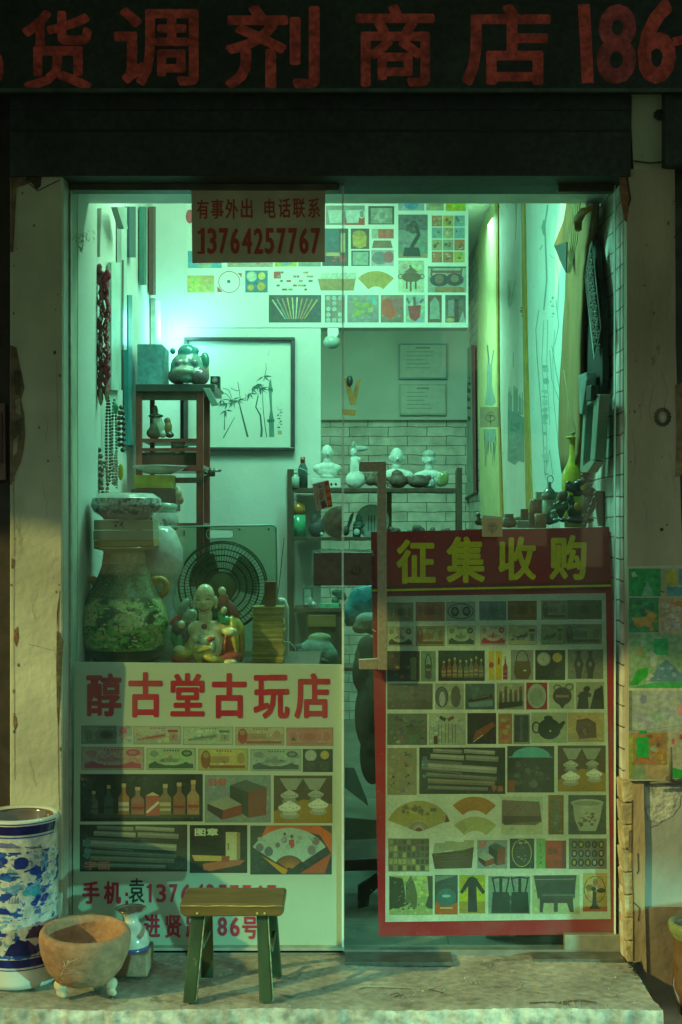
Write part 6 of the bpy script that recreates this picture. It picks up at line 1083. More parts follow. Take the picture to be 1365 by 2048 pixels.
# --- bamboo picture on the inner wall
yb_ = 1.6; t = thing('bamboo_painting', 'dark-framed ink painting of bamboo on the white inner wall', 'painting', P(480, 900, yb_-.02)); M_fr = mat('frame_dark', (.055, .045, .05), .35, ns=40, amt=.3)
q = MB(); A = (368, 674, 590, 901); w_ = 8
q.pbox(A[0], A[1], A[2], A[1]+7, yb_-.035, yb_-.002); q.pbox(A[0], A[3]-7, A[2], A[3], yb_-.035, yb_-.002); q.pbox(A[0], A[1]+7, A[0]+w_, A[3]-7, yb_-.035, yb_-.002); q.pbox(A[2]-w_, A[1]+7, A[2], A[3]-7, yb_-.035, yb_-.002); part(q, 'frame', M_fr, parent=t, bevel=.003)
q = MB(); q.pbox(A[0]+w_-1, A[1]+6, A[2]-w_+1, A[3]-6, yb_-.012, yb_-.004); part(q, 'paper', mat('art_paper', (.60, .62, .54), .7, ns=3, amt=.06), parent=t)
c = Canvas(lambda a, b: P(a, b, yb_-.0126)); K = (.035, .13, .10); K2 = (.10, .22, .17)
for pts, w0, w1 in (([(480, 812), (496, 874)], 2.5, 4), ([(517, 790), (512, 814), (521, 830), (524, 858), (523, 874)], 2, 4.5), ([(447, 876), (470, 834)], 2.2, 1), ([(525, 778), (527, 820), (531, 856), (534, 874)], 1.2, 2), ([(528, 762), (533, 738), (532, 726)], 1.6, .6), ([(536, 712), (541, 699)], .7, .4), ([(450, 830), (449, 860)], 1, 2)): c.line(pts, w0, K, w1)
c.poly([(537, 780), (539, 764), (542, 757), (545, 778), (547, 782), (544, 786), (545, 820), (548, 838), (549, 874), (539, 874), (538, 838), (541, 820), (538, 784)], K2); c.poly([(537, 776), (546, 776), (546, 782), (537, 782)], K); c.poly([(534, 839), (550, 839), (549, 844), (536, 845)], K)
def leaf(x, y, a, l, w): 
    ca, sa = math.cos(R(a)), -math.sin(R(a)); px_, py_ = -sa, ca; c.poly([(x, y), (x+ca*l*.35+px_*w, y+sa*l*.35+py_*w), (x+ca*l, y+sa*l), (x+ca*l*.35-px_*w, y+sa*l*.35-py_*w)], K)
for (x, y, n_) in ((466, 799, 9), (455, 806, 6), (476, 800, 6), (500, 786, 6), (505, 775, 6), (514, 768, 6), (520, 776, 6), (444, 800, 5), (452, 820, 5), (528, 752, 4)):
    for k in range(n_): leaf(x, y, random.uniform(-170, 30), random.uniform(11, 22), random.uniform(1, 2))
for pts in ([(440, 784), (452, 787), (462, 797)], [(446, 776), (458, 780), (464, 795)], [(462, 776), (474, 782), (480, 780)], [(478, 799), (492, 801), (492, 788)], [(476, 764), (479, 782), (481, 798)]): c.line(pts, 1.2, K)
for k in range(9): c.blot(554, 816+6*k, 566, 822+6*k, [K], 3, 1, 2.6)
c.rect(556, 861, 564, 869, (.38, .32, .18)); c.build('ink_drawing', mat('ink', vc=True, rough=.8), t)
# --- things on the left wall
def WLF(px, py, o=.0): return PX(px, py, XL+o)
def wallq(q, pts, o0, o1, col=(1, 1, 1)):
    a = [WLF(px, py, o0) for px, py in pts]; q.prism(a, (o1-o0, 0, 0), col)
q = MB(); wallq(q, [(234, 700), (234, 415), (245, 415), (245, 700)], .004, .02); tag(q.build('narrow_mirror', mat('mirrorstrip', (.40, .44, .42), .3), loc=WLF(240, 700)), 'pale upright strip on the left wall behind the red pendants', 'panel')
for i, (a, b, t0, t1, col, lab) in enumerate(((249, 262, 413, 515, (.03, .07, .08), 'broad black hanging board high on the left wall'), (279, 284, 413, 570, (.03, .12, .10), 'thin dark green hanging strip on the left wall'), (298, 303, 413, 590, (.10, .04, .03), 'thin red-brown hanging strip nearest the corner'))):
    q = MB(); wallq(q, [(a, t1), (a, t0), (b, t0), (b, t1)], .006, .024); tag(q.build('hanging_board', mat('hb%d' % i, col, .5, ns=30, amt=.2), loc=WLF((a+b)/2, t1)), lab, 'hanging board')
t = thing('tall_framed_scroll', 'tall blue-green framed scroll low on the left wall', 'scroll', WLF(250, 890)); q = MB(); wallq(q, [(248, 890), (248, 590), (256, 590), (256, 890)], .004, .02); part(q, 'border', mat('blueframe', (.02, .20, .22), .5, ns=8, amt=.3), parent=t)
q = MB(); wallq(q, [(256.3, 890), (256.3, 640), (272, 640), (272, 890)], .004, .016); part(q, 'paper', M_wall, parent=t)
t = thing('wall_picture', 'pale framed picture seen edge-on behind the red pendants', 'picture', WLF(228, 780)); q = MB(); wallq(q, [(216, 780), (216, 525), (236, 525), (236, 780)], .006, .018); part(q, 'sheet', mat('pic', (.42, .52, .46), .5), parent=t); q = MB(); wallq(q, [(236, 780), (236, 520), (239, 520), (239, 780)], .006, .022); part(q, 'edge', M_black, parent=t)
q = MB(); o = q; a, b = WLF(216, 414, .01), WLF(240, 460, .01); wallq(q, [(222, 414), (238, 414), (244, 458), (236, 458)], .03, .05); tag(q.build('air_duct', mat('duct', (.30, .36, .32), .4), loc=WLF(230, 458)), 'grey slanted duct end under the ceiling on the left wall', 'duct')
# red knotted pendants
y = .42; 
def pendant(name, lab, px, top, bot, w_, col, seed):
    random.seed(seed); t = thing(name, lab, 'pendant', P(px, top, y), 'red knotted pendants on the left wall'); els = []
    s_ = S(y); n = int((bot-top)/7)
    for i in range(n): els.append((P(px+random.uniform(-.25, .25)*w_, top+(bot-top)*i/n, y)+Vector((0, random.uniform(-4, 4)*s_, 0)), (w_*.42*s_*random.uniform(.7, 1.1), 5*s_, 8*s_), col))
    els.append((P(px, bot-8, y), (w_*.36*s_, 4*s_, 20*s_), col)); blob(els, .0035, 'cord', mat('red_cord', vc=True, rough=.6, ns=60, amt=.5, bump=.6, bs=120), t, 1)
    q = MB()
    for i in range(26): a = P(px+random.uniform(-.42, .42)*w_, random.uniform(top+70, bot-70), y-.014); q.tube([a, a+Vector((random.uniform(-.004, .004), -.002, random.uniform(-.012, .012)))], .0011, 5)
    part(q, 'white_beads', M_white, parent=t)
    q = MB(); q.ell(P(px, bot-6, y-.012), (w_*.25*s_, 2*s_, 18*s_)); part(q, 'coin_charm', mat('charm', (.34, .26, .14), .5, ns=60, amt=.4), parent=t)
pendant('red_knot_pendant', 'leftmost long red knotted pendant ending in a gold charm', 189, 520, 815, 14, (.22, .03, .06), 3)
pendant('red_knot_pendant', 'middle red knotted pendant full of white beads', 202, 535, 800, 16, (.26, .06, .07), 4)
pendant('red_knot_pendant', 'rightmost red knotted pendant with a bright red tip', 214, 545, 793, 14, (.34, .02, .06), 5)
q = MB(); q.pprism([(185, 418), (203, 416), (200, 512), (183, 515)], .42, .01); tag(q.build('white_cloth', mat('pinkcloth', (.46, .46, .42), .8, ns=14, amt=.35), loc=P(193, 515, .42)), 'pale crumpled cloth hanging above the red pendants', 'cloth')
def strand(lab, px, top, bot, w_, r_, cols, y, seed, grp='strings of beads on the left wall'):
    random.seed(seed); t = thing('bead_string', lab, 'beads', P(px, top, y), grp); q = MB(); n = max(6, int((bot-top)*2/(r_*2.1))); s_ = S(y)
    for i in range(n):
        u = i/n*2; a = u if u < 1 else 2-u; sx = -1 if u < 1 else 1; q.ell(P(px+sx*w_*.5*math.sin(math.pi*a*.9)**.5, top+(bot-top)*a, y), r_*s_, random.choice(cols), nu=10, nv=7)
    part(q, 'beads', M_vcg, parent=t)
GNB = [(.03, .10, .06), (.02, .05, .035)]; BRB = [(.12, .05, .03), (.07, .03, .02)]; MX = [(.2, .08, .04), (.24, .26, .16), (.04, .08, .05)]; PL = [(.36, .42, .34), (.2, .24, .18)]
strand('dark long bead string hanging highest on the left wall', 217, 795, 965, 8, 3, BRB+GNB, .5, 1)
strand('green and white bead string left of the twisted black cord', 229, 800, 970, 9, 3, [(.05, .22, .13), (.3, .36, .26), (.04, .08, .05)], .55, 2)
strand('twisted black bead string with large beads', 243, 815, 900, 10, 5, BRB+[(.05, .07, .07)], .6, 3)
strand('grey-white bead string lowest on the far left', 186, 895, 980, 8, 4, PL+[(.1, .14, .12)], .42, 4)
strand('dark green bead string of big shiny beads', 198, 900, 975, 10, 5.5, GNB, .44, 5)
strand('red-brown bead string next to the green one', 210, 925, 990, 12, 4, MX, .46, 6)
strand('thin pale bead string by the yellow jade', 232, 905, 975, 6, 2.5, PL, .5, 7)
random.seed(31)
q = MB(); q.ell(P(242, 944, .55), (6*S(.5), .004, 17*S(.5))); tag(q.build('yellow_jade_pendant', mat('jade', (.50, .50, .04), .25, ns=20, amt=.3), loc=P(242, 962, .55)), 'bright yellow oval pendant hanging below the bead strings', 'pendant')
q = MB(); q.ell(P(232, 816, .5), (6*S(.5), .005, 9*S(.5))); tag(q.build('green_jade_pendant', mat('jadeg', (.06, .40, .22), .25, ns=20, amt=.3), loc=P(232, 826, .5)), 'green jade pendant at the top of the bead strings', 'pendant')
# ================================================================ rack with busts under the loft
yr = 1.42; s_ = S(yr)
rk = thing('wooden_rack', 'dark wooden rack with white busts and teapots under the loft', 'rack', P(750, 1330, yr))
def RB(a, b, c_, d, ya, yb2, nm, m=M_dwood, **k): return part(MB().pbox(a, b, c_, d, ya, yb2), nm, m, parent=rk, **k)
RB(575, 938, 588, 1500, yr, yr+.02, 'post', bevel=.002); RB(914, 935, 925, 1500, yr, yr+.02, 'post', bevel=.002); RB(575, 940, 586, 1500, yr+.15, yr+.17, 'post'); RB(912, 940, 922, 1500, yr+.15, yr+.17, 'post')
for a, b in ((976, 984), (1074, 1081), (1216, 1224), (1335, 1343)): RB(588, a, 914, b, yr, yr+.165, 'shelf_board', bevel=.001)
RB(774, 984, 784, 1074, yr+.13, yr+.15, 'divider', mat('midpost', (.22, .13, .05), .5))
W_B = (.56, .60, .54)
def bust(px, pyb, h, lab, hair=False, y=yr+.10):
    k = h/72; top = pyb-h; els = [(px, top+16*k, 12*k, 13*k, 16.5*k, W_B), (px+.5, top+22*k, 9.5*k, 11*k, 12*k, W_B), (px, top+33*k, 8.5*k, 9*k, 10*k, W_B), (px, top+48*k, 25*k, 13*k, 11*k, W_B), (px-19*k, top+51*k, 12*k, 11*k, 10*k, W_B), (px+19*k, top+51*k, 12*k, 11*k, 10*k, W_B), (px, top+57*k, 26*k, 13*k, 12*k, W_B), (px, top+67*k, 16*k, 12*k, 6*k, W_B), (px+1, top+20*k, 2.6*k, 4*k, 4*k, W_B, -12*k), (px-12*k, top+18*k, 2.5*k, 3*k, 5*k, W_B), (px+12*k, top+18*k, 2.5*k, 3*k, 5*k, W_B)]
    if hair: els.append((px, top+8*k, 13.2*k, 14*k, 9*k, (.34, .38, .34)))
    return pblob('portrait_bust', lab, 'bust', y, (px, pyb), els, mat('plaster_bust', vc=True, rough=.75, ns=50, amt=.2, bump=.3, bs=90), .003, 'white plaster busts on the rack')
bust(655, 957, 67, 'largest white portrait bust, left of the door edge'); bust(794, 976, 80, 'white portrait bust standing behind the brown teapot'); bust(859, 976, 75, 'white portrait bust in front of the yellow-green carving', True)
q = MB(); q.pbox(622, 957, 682, 976, yr+.03, yr+.12); t = thing('white_clock_box', 'long white box with dark buttons under the largest bust', 'box', P(652, 976, yr+.05)); part(q, 'case', M_white, parent=t, bevel=.003)
for px in (655, 663, 672): q = MB(); q.lathe([(2.4*s_, 0), (2*s_, .002), (0, .002)], P(px, 968, yr+.029), 10, M=Mx); part(q, 'button', M_black, parent=t)
pblob('feathered_statuette', 'tall white robed statuette with a spread fan hat, right of the door edge', 'statuette', yr+.08, (711, 976), [(711, 960, 20, 12, 18, W_B), (710, 935, 10, 8, 24, W_B), (708, 905, 7, 7, 9, W_B), (708, 890, 5, 5, 9, (.36, .38, .32)), (722, 897, 16, 4, 6, (.36, .4, .36)), (712, 918, 12, 5, 5, W_B), (718, 945, 7, 8, 18, W_B)], mat('plaster_bust'), .004)
BRN = (.11, .06, .04)
pblob('brown_teapot', 'round brown clay teapot with a pointed lid in front of a bust', 'teapot', yr+.03, (796, 976), [(797, 962, 19, 15, 14, BRN), (795, 948, 12, 10, 8, BRN), (794, 943, 4, 4, 5, BRN), (778, 958, 8, 4, 5, BRN), (815, 960, 7, 3, 9, BRN)], M_vcm, vox=.004)
pblob('low_brown_teapot', 'low wide brown clay teapot next to the pointed-lid one', 'teapot', yr+.03, (838, 976), [(838, 965, 22, 15, 11, (.09, .055, .04)), (838, 954, 13, 10, 5, (.09, .055, .04)), (818, 958, 6, 4, 6, BRN), (858, 955, 8, 3, 6, BRN)], M_vcm, vox=.004)
pblob('brown_root_carving', 'small jagged brown carving behind the door handle', 'carving', yr+.03, (745, 976), [(742, 962, 12, 8, 10, BRN), (734, 955, 5, 5, 8, BRN), (750, 952, 6, 5, 10, BRN), (756, 962, 8, 6, 12, BRN)], M_vcm, vox=.004)
pblob('green_stone', 'upright yellow-green stone at the right end of the top rack board', 'stone', yr+.02, (888, 974), [(887, 958, 11, 6, 15, (.22, .26, .10)), (881, 966, 7, 6, 8, (.2, .24, .10)), (892, 950, 6, 5, 8, (.26, .28, .12))], vox=.004)
pblob('pale_figurine', 'little pale figurine between the bust and the green stone', 'figurine', yr+.02, (867, 976), [(866, 966, 5, 5, 9, (.28, .34, .3)), (866, 954, 4, 4, 5, (.28, .34, .3))], vox=.003)
def bottle3(name, lab, px, pyb, h, w_, col, cap, y=yr+.05):
    s2 = S(y); c0 = P(px, pyb, y); t = thing(name, lab, 'bottle', c0); q = MB(); W2 = w_*s2/2; H = h*s2
    q.lathe([(0, 0), (W2, 0), (W2, H*.62), (W2*.45, H*.8), (W2*.42, H*.86)], c0, 20, col); part(q, 'body', M_vcg, parent=t); q = MB(); q.lathe([(W2*.5, H*.82), (W2*.5, H), (0, H)], c0, 16, cap); part(q, 'cap', M_vcg, parent=t); return t, c0
bottle3('red_cap_bottle', 'dark bottle with a red cap at the left end of the rack', 606, 976, 62, 20, (.05, .09, .08), (.34, .05, .04))
t, c0 = bottle3('white_pump_bottle', 'small white bottle with a curved tube beside the red cap bottle', 591, 976, 34, 17, (.44, .52, .44), (.4, .48, .4), yr+.01)
q = MB(); q.tube([P(a, b, yr+.01) for a, b in ((591, 946), (592, 938), (600, 936), (612, 941), (620, 950))], .0016, 6); part(q, 'tube', mat('palet', (.3, .42, .38), .5), parent=t)
# middle level
s2 = S(yr+.05); c0 = P(597, 1074, yr+.05); t = thing('green_orange_jar', 'green jar with an orange lid on the second board', 'jar', c0); q = MB(); q.lathe([(0, 0), (15*s2, 0), (15*s2, 45*s2), (0, 45*s2)], c0, 20, (.05, .34, .18)); part(q, 'body', M_vcg, parent=t); q = MB(); q.lathe([(15.5*s2, 45*s2), (14*s2, 60*s2), (8*s2, 70*s2), (0, 72*s2)], c0, 20, (.42, .16, .03)); part(q, 'lid', M_vcg, parent=t)
pblob('dark_rock', 'dark pointed scholar rock behind the brass dish', 'rock', yr+.06, (634, 1074), [(634, 1058, 17, 10, 17, (.05, .05, .05)), (630, 1040, 9, 7, 14, (.06, .055, .05)), (642, 1048, 8, 7, 12, (.05, .05, .05))], M_vcm, vox=.005)
q = MB(); q.ell(P(644, 1068, yr+.02), 4*s_, (.4, .46, .4)); tag(q.build('pale_ball', M_vcg, loc=P(644, 1072, yr+.02)), 'tiny pale ball in front of the dark rock', 'ball')
t = thing('blue_white_charger', 'large pale plate standing upright with faint dark bamboo', 'plate', P(745, 1074, yr+.12)); c0 = P(745, 1042, yr+.12); q = MB(); s2 = S(yr+.12); q.lathe([(34*s2, .0), (33*s2, .004), (24*s2, -.004), (0, -.004)], c0, 40, (.60, .68, .60), M=Mx); part(q, 'plate', M_vcg, parent=t)
c = Canvas(lambda a, b: P(a, b, yr+.12-.004)); 
for x in (738, 744, 750, 756): c.line([(x, 1030), (x-1, 1062)], 1.6, (.09, .14, .12))
c.build('bamboo_painting', M_vc2, t)
q = MB(); q.pbox(706, 1053, 722, 1074, yr+.02, yr+.06); t = thing('little_clock', 'tiny dark clock with a pale face on the second board', 'clock', P(714, 1074, yr+.03)); part(q, 'case', M_black, parent=t, bevel=.002); q = MB(); q.lathe([(6.5*s_, 0), (6*s_, .001), (0, .001)], P(714, 1064, yr+.019), 20, M=Mx); part(q, 'face', mat('cface', (.34, .48, .42), .4), parent=t)
pblob('green_cone_ornament', 'small dark green cone-shaped ornament above the tiny clock', 'ornament', yr+.09, (718, 1058), [(718, 1050, 12, 8, 8, (.06, .12, .08)), (718, 1040, 7, 6, 10, (.07, .14, .08))], M_vcm, vox=.004)
pblob('dark_twig_carving', 'thin dark upright carving left of the large plate', 'carving', yr+.08, (700, 1072), [(698, 1050, 3, 4, 22, (.04, .04, .03), 0, (0, .2, 0)), (692, 1062, 8, 6, 10, (.05, .05, .04)), (703, 1038, 3, 3, 16, (.05, .05, .04), 0, (0, .3, 0))], M_vcm, vox=.004)
for i, (px, w_, h_, col, lab) in enumerate(((787, 16, 13, (.05, .045, .04), 'dark lumpy shell at the left of the low row'), (808, 10, 8, (.12, .22, .17), 'pale green little shell in the low row'), (838, 18, 17, (.06, .07, .06), 'tallest dark crusted shell in the low row'), (864, 14, 13, (.09, .10, .09), 'dark grey shell beside the tallest one'), (888, 15, 14, (.07, .08, .07), 'dark crusted shell near the right post'))):
    random.seed(50+i); els = [(px+random.uniform(-.5, .5)*w_, 1068-random.uniform(0, .8)*h_, random.uniform(.3, .5)*w_, 7, random.uniform(.25, .45)*h_, tuple(q2*random.uniform(.7, 1.8) for q2 in col)) for _ in range(6)]
    pblob('crusted_shell', lab, 'shell', yr+.05, (px, 1074), els, M_vcm, .004, 'crusted shells on the second rack board')
random.seed(99)
# lower level, seen under the lock plates
t = thing('small_framed_photo', 'small grey framed photo on the lower rack board', 'picture frame', P(617, 1216, yr+.05)); q = MB(); q.pbox(606, 1174, 626, 1216, yr+.05, yr+.06); part(q, 'frame', mat('gframe', (.10, .12, .10), .5), parent=t, bevel=.001); q = MB(); q.pbox(609, 1179, 623, 1211, yr+.048, yr+.0495); part(q, 'photo', mat('gphoto', (.28, .34, .28), .5, ns=60, amt=.5), parent=t)
pblob('white_crystal', 'small white crystal cluster beside the framed photo', 'crystal', yr+.02, (623, 1216), [(621, 1204, 5, 5, 10, (.4, .48, .42)), (628, 1209, 6, 5, 6, (.34, .44, .36)), (612, 1210, 7, 5, 5, (.12, .14, .12))], vox=.003)
q = MB(); q.pbox(640, 1208, 678, 1216, yr+.02, yr+.1); tag(q.build('green_tray', mat('gtray', (.12, .42, .24), .3, ns=30, amt=.4), loc=P(660, 1216, yr+.05)), 'bright green little tray on the lower rack board', 'tray')
pblob('ivy_plant', 'dark trailing artificial leaves behind the door edge', 'plant', yr+.1, (680, 1216), [(random.uniform(664, 690), random.uniform(1176, 1214), 5, 5, 6, (.05, .10, .07)) for _ in range(14)], M_vcm, .004)
t = thing('wood_chest', 'brown wooden chest with an orange drawer front in the rack', 'chest', P(650, 1335, yr+.01)); q = MB(); q.pbox(612, 1226, 686, 1334, yr+.01, yr+.16); part(q, 'case', M_dwood, parent=t); q = MB(); q.pbox(616, 1230, 672, 1254, yr-.002, yr+.009); part(q, 'drawer', mat('odrawer', (.20, .11, .035), .5, ns=20, amt=.4, hstretch=.3), parent=t, bevel=.002)
yw = 1.0
pblob('grey_bundle', 'pale grey-green crumpled bundle low behind the books', 'bundle', yw, (630, 1330), [(635, 1300, 34, 20, 26, (.16, .24, .20)), (610, 1315, 20, 16, 18, (.10, .15, .12)), (655, 1310, 22, 18, 20, (.14, .22, .18)), (640, 1275, 24, 14, 10, (.2, .24, .12)), (598, 1298, 14, 10, 12, (.04, .05, .05))], M_vcm, .007)
pblob('dark_shoe', 'dark curled shoe shape on the grey bundle', 'shoe', yw-.1, (608, 1320), [(604, 1306, 13, 8, 8, (.02, .025, .025), 0, (0, .5, 0)), (648, 1322, 15, 8, 6, (.02, .025, .025), 0, (0, .4, 0))], M_vcm, .006)
pblob('blue_plastic_bag', 'bright teal blue plastic bag hanging behind the door handle', 'bag', .9, (718, 1250), [(722, 1205, 26, 16, 34, (.03, .28, .34)), (706, 1225, 18, 14, 26, (.05, .26, .30)), (742, 1190, 24, 14, 26, (.03, .30, .36)), (700, 1242, 12, 10, 12, (.06, .18, .18))], mat('bagm', vc=True, rough=.3, ns=12, amt=.5, bump=.8, bs=25), .007)
pblob('grey_paper_bag', 'grey and brown paper bag under the teal bag', 'bag', .86, (735, 1265), [(736, 1240, 26, 14, 16, (.20, .26, .22)), (722, 1256, 18, 12, 12, (.15, .12, .08)), (745, 1256, 16, 12, 14, (.12, .10, .07))], mat('bagm2', vc=True, rough=.7, ns=14, amt=.4, bump=.7, bs=25), .007)
pblob('black_bag', 'large dark cloth bag standing between the two posters', 'bag', .8, (718, 1560), [(735, 1300, 22, 14, 30, (.03, .035, .03)), (722, 1345, 18, 14, 40, (.04, .045, .035)), (735, 1430, 26, 18, 70, (.025, .03, .025)), (745, 1510, 26, 18, 60, (.02, .025, .022)), (745, 1385, 16, 14, 60, (.07, .06, .055)), (722, 1310, 14, 10, 14, (.10, .08, .04))], mat('bagm3', vc=True, rough=.8, ns=10, amt=.5, bump=.5, bs=20), .008)
q = MB(); q.add([P(690, 1535, .75), P(709, 1535, .75), P(735, 1600, .75), P(737, 1612, .75), P(690, 1575, .75)], [(0, 1, 2, 3, 4)]); 
o = q.build('plastic_sheet', mat('clearsheet', (.14, .28, .24), .25, ns=9, amt=.4), loc=P(700, 1600, .75)); o.modifiers.new('s', 'SOLIDIFY').thickness = .002; tag(o, 'teal plastic sheet glimpsed behind the dark bag', 'sheet')
t = thing('low_bench', 'low dark wooden bench between the two posters', 'bench', P(720, 1830, .35)); q = MB(); q.pprism([(640, 1722), (800, 1714), (800, 1740), (640, 1744)], .35, .25); part(q, 'seat', mat('benchw', (.045, .03, .025), .5, ns=20, amt=.3), parent=t, bevel=.003); q = MB(); q.pprism([(716, 1775), (770, 1741), (795, 1741), (740, 1790), (738, 1812), (716, 1818)], .37, .03); part(q, 'leg', mat('benchw'), parent=t)
q = MB(); q.pprism([(690, 1634), (760, 1640), (800, 1700), (800, 1712), (690, 1716)], .95, .35); tag(q.build('flat_case', mat('flatc', (.13, .14, .10), .5, ns=8, amt=.3), loc=P(730, 1716, .95), bevel=.003), 'flat grey case under the bench', 'case')
# ================================================================ back of the recess and loft edge
for i, (a, b, c_, d, lab) in enumerate(((798, 687, 895, 758, 'upper certificate in a dark thin frame under the loft'), (800, 768, 893, 830, 'lower pale certificate under the loft'))):
    t = thing('framed_certificate', lab, 'certificate', P((a+c_)/2, d, 4.33), 'certificates under the loft'); q = MB(); q.pbox(a, b, c_, d, 4.335, 4.355); part(q, 'frame', mat('certf%d' % i, ((.10, .20, .20), (.30, .34, .28))[i], .4), parent=t)
    q = MB(); q.pbox(a+3, b+3, c_-3, d-3, 4.332, 4.334); part(q, 'paper', mat('certp', (.42, .46, .40), .6, ns=30, amt=.1), parent=t); cc = Canvas(lambda x, y: P(x, y, 4.3315), step=2e-5)
    for k in range(5): cc.rect(a+14, b+16+k*8, c_-random.uniform(25, 45), b+17.2+k*8, (.16, .22, .2))
    cc.rect(a+34, b+7, c_-34, b+10, (.2, .2, .15)); cc.build('lines', M_vc2, t)
yo = 1.75
t = thing('orange_paper_charm', 'orange brush-stroke paper charm with a black magnet hanging under the loft', 'charm', P(703, 832, yo)); cc = MB(); cc.pprism([(688, 757), (698, 756), (706, 790), (714, 760), (722, 758), (712, 809), (701, 810)], yo, .004); cc.pprism([(684, 818), (713, 820), (710, 832), (684, 829)], yo, .004); part(cc, 'strokes', mat('orange', (.42, .16, .02), .6, ns=40, amt=.4), parent=t); q = MB(); q.ell(P(700, 762, yo-.006), (6.5*S(yo), .006, 11*S(yo))); part(q, 'magnet', M_black, parent=t)
t = thing('dome_camera', 'white dome camera hanging under the loft edge at the door gap', 'camera', P(664, 700, 1.5)); q = MB(); q.pprism([(655, 656), (678, 656), (678, 668), (670, 680), (656, 678)], 1.5, .05); part(q, 'bracket', M_white, parent=t, bevel=.004); q = MB(); q.ell(P(664, 684, 1.52), (17*S(1.5), 17*S(1.5), 14*S(1.5))); part(q, 'dome', mat('domeg', (.36, .44, .38), .15), parent=t)
# ================================================================ right wall: scrolls, cloth, abacus
def WRF(px, py, o=0.0): return PX(px, py, XR-o)
def rq(q, pts, o0, o1, col=(1, 1, 1)): q.prism([WRF(px, py, o0) for px, py in pts], (-(o1-o0), 0, 0), col)
class RC(Canvas):
    def __init__(s, off, step=1.2e-5): super().__init__(None, (-1, 0, 0), step); s.off = off
    def pt(s, x, y): return WRF(x, y, s.off)+s.n*(s.k*s.step)
INK = (.10, .17, .14); INK2 = (.22, .32, .27)
def scroll(name, lab, pts, m, border=None, ink=None, off=.012):
    t = thing(name, lab, 'scroll', WRF(sum(p[0] for p in pts)/len(pts), max(p[1] for p in pts), off), 'painted scrolls hanging on the right wall')
    q = MB(); rq(q, pts, off, off+.003); part(q, 'paper', m, parent=t)
    if border: q = MB(); rq(q, border, off-.002, off+.006); part(q, 'border', mat('scroll_border', (.34, .26, .03), .7, ns=20, amt=.25), parent=t)
    if ink: c = RC(off+.0034, 6e-6); ink(c); c.build('ink_drawing', mat('ink'), t)
    return t
random.seed(5)
def ink1(c):
    c.line([(977, 405), (978, 425)], 1.5, INK2); c.line([(975, 690), (978, 720), (975, 750)], 3, INK); c.line([(988, 700), (984, 725), (980, 745)], 2, INK); c.poly([(974, 730), (985, 725), (984, 770), (992, 805), (985, 812), (970, 810), (974, 780)], INK2)
    for k in range(9): x = 970+2.6*k; c.line([(x, 858), (x+random.uniform(-2, 2), random.uniform(880, 905)), (x+random.uniform(-2, 2), random.uniform(900, 935))], random.uniform(1.5, 4), INK, .6)
    c.poly([(969, 858), (993, 858), (990, 885), (972, 882)], INK2)
scroll('yellow_scroll', 'yellowish painted scroll hanging furthest back on the right wall', [(957, 400), (995, 400), (999, 800), (1004, 1034), (963, 1030), (957, 800)], mat('scroll_yellow', (.52, .52, .26), .75, ns=8, amt=.14), [(994, 400), (999, 400), (1001, 800), (1009, 1034), (1004, 1034), (998, 800)], ink1)
def ink2(c):
    c.line([(1032, 405), (1033, 440), (1031, 480)], 2.2, INK2, 1)
    for k in range(14): c.line([(1016+1.2*k, random.uniform(560, 590)), (1017+random.uniform(-1, 1)+k*.3, random.uniform(600, 620))], .8, (.30, .40, .34))
    c.blot(1038, 605, 1050, 640, [(.40, .14, .15)], 4, 2, 5); c.line([(1027, 705), (1027, 735)], 1, INK)
    for k in range(24): x = 1017+random.uniform(0, 30); c.line([(x, random.uniform(770, 800)), (x, 830)], random.uniform(.8, 2.4), INK2)
    c.poly([(1016, 820), (1030, 824), (1049, 835), (1049, 925), (1038, 922), (1030, 930), (1016, 922)], (.13, .27, .23)); c.blot(1017, 822, 1048, 925, [(.10, .22, .19), (.16, .32, .27)], 26, 3, 9)
scroll('landscape_scroll', 'pale scroll with a dark ink landscape next to the yellow one', [(1000, 400), (1046, 400), (1050, 700), (1056, 1030), (1010, 1040), (1002, 800)], mat('scroll_pale', (.58, .62, .54), .75, ns=8, amt=.1), [(1046, 400), (1052, 400), (1056, 700), (1068, 1020), (1056, 1030), (1050, 700)], ink2, .014)
def ink3(c):
    for pts, w_ in (([(1096, 410), (1090, 450), (1092, 500), (1094, 560), (1088, 620)], 3), ([(1090, 440), (1086, 455), (1090, 470)], 6), ([(1080, 500), (1085, 490)], 2), ([(1078, 620), (1072, 660), (1075, 720), (1080, 780), (1086, 860), (1090, 950)], 1.6), ([(1100, 510), (1112, 520), (1118, 560), (1116, 620)], 1), ([(1096, 640), (1094, 740), (1100, 850)], 1.2), ([(1104, 690), (1112, 740), (1120, 780)], 1.6), ([(1088, 640), (1084, 720), (1090, 800), (1094, 880), (1092, 960)], 1), ([(1110, 660), (1106, 720), (1108, 800), (1118, 900)], 1), ([(1100, 700), (1104, 760), (1118, 800)], 1.3), ([(1112, 600), (1118, 650), (1110, 690)], 1.4), ([(1094, 930), (1100, 900), (1106, 950)], 1.2)): c.line(pts, w_, (.16, .32, .28))
    c.blot(1082, 720, 1100, 960, [(.22, .40, .35), (.28, .46, .40)], 20, 4, 10); c.blot(1098, 590, 1112, 640, [(.15, .3, .26)], 8, 1, 3)
scroll('figure_scroll', 'broad teal-white scroll with a faint ink figure beside the hanging coat', [(1053, 400), (1150, 400), (1150, 990), (1068, 1050), (1058, 700)], mat('scroll_white', (.50, .64, .58), .75, ns=6, amt=.08), None, ink3, .010)
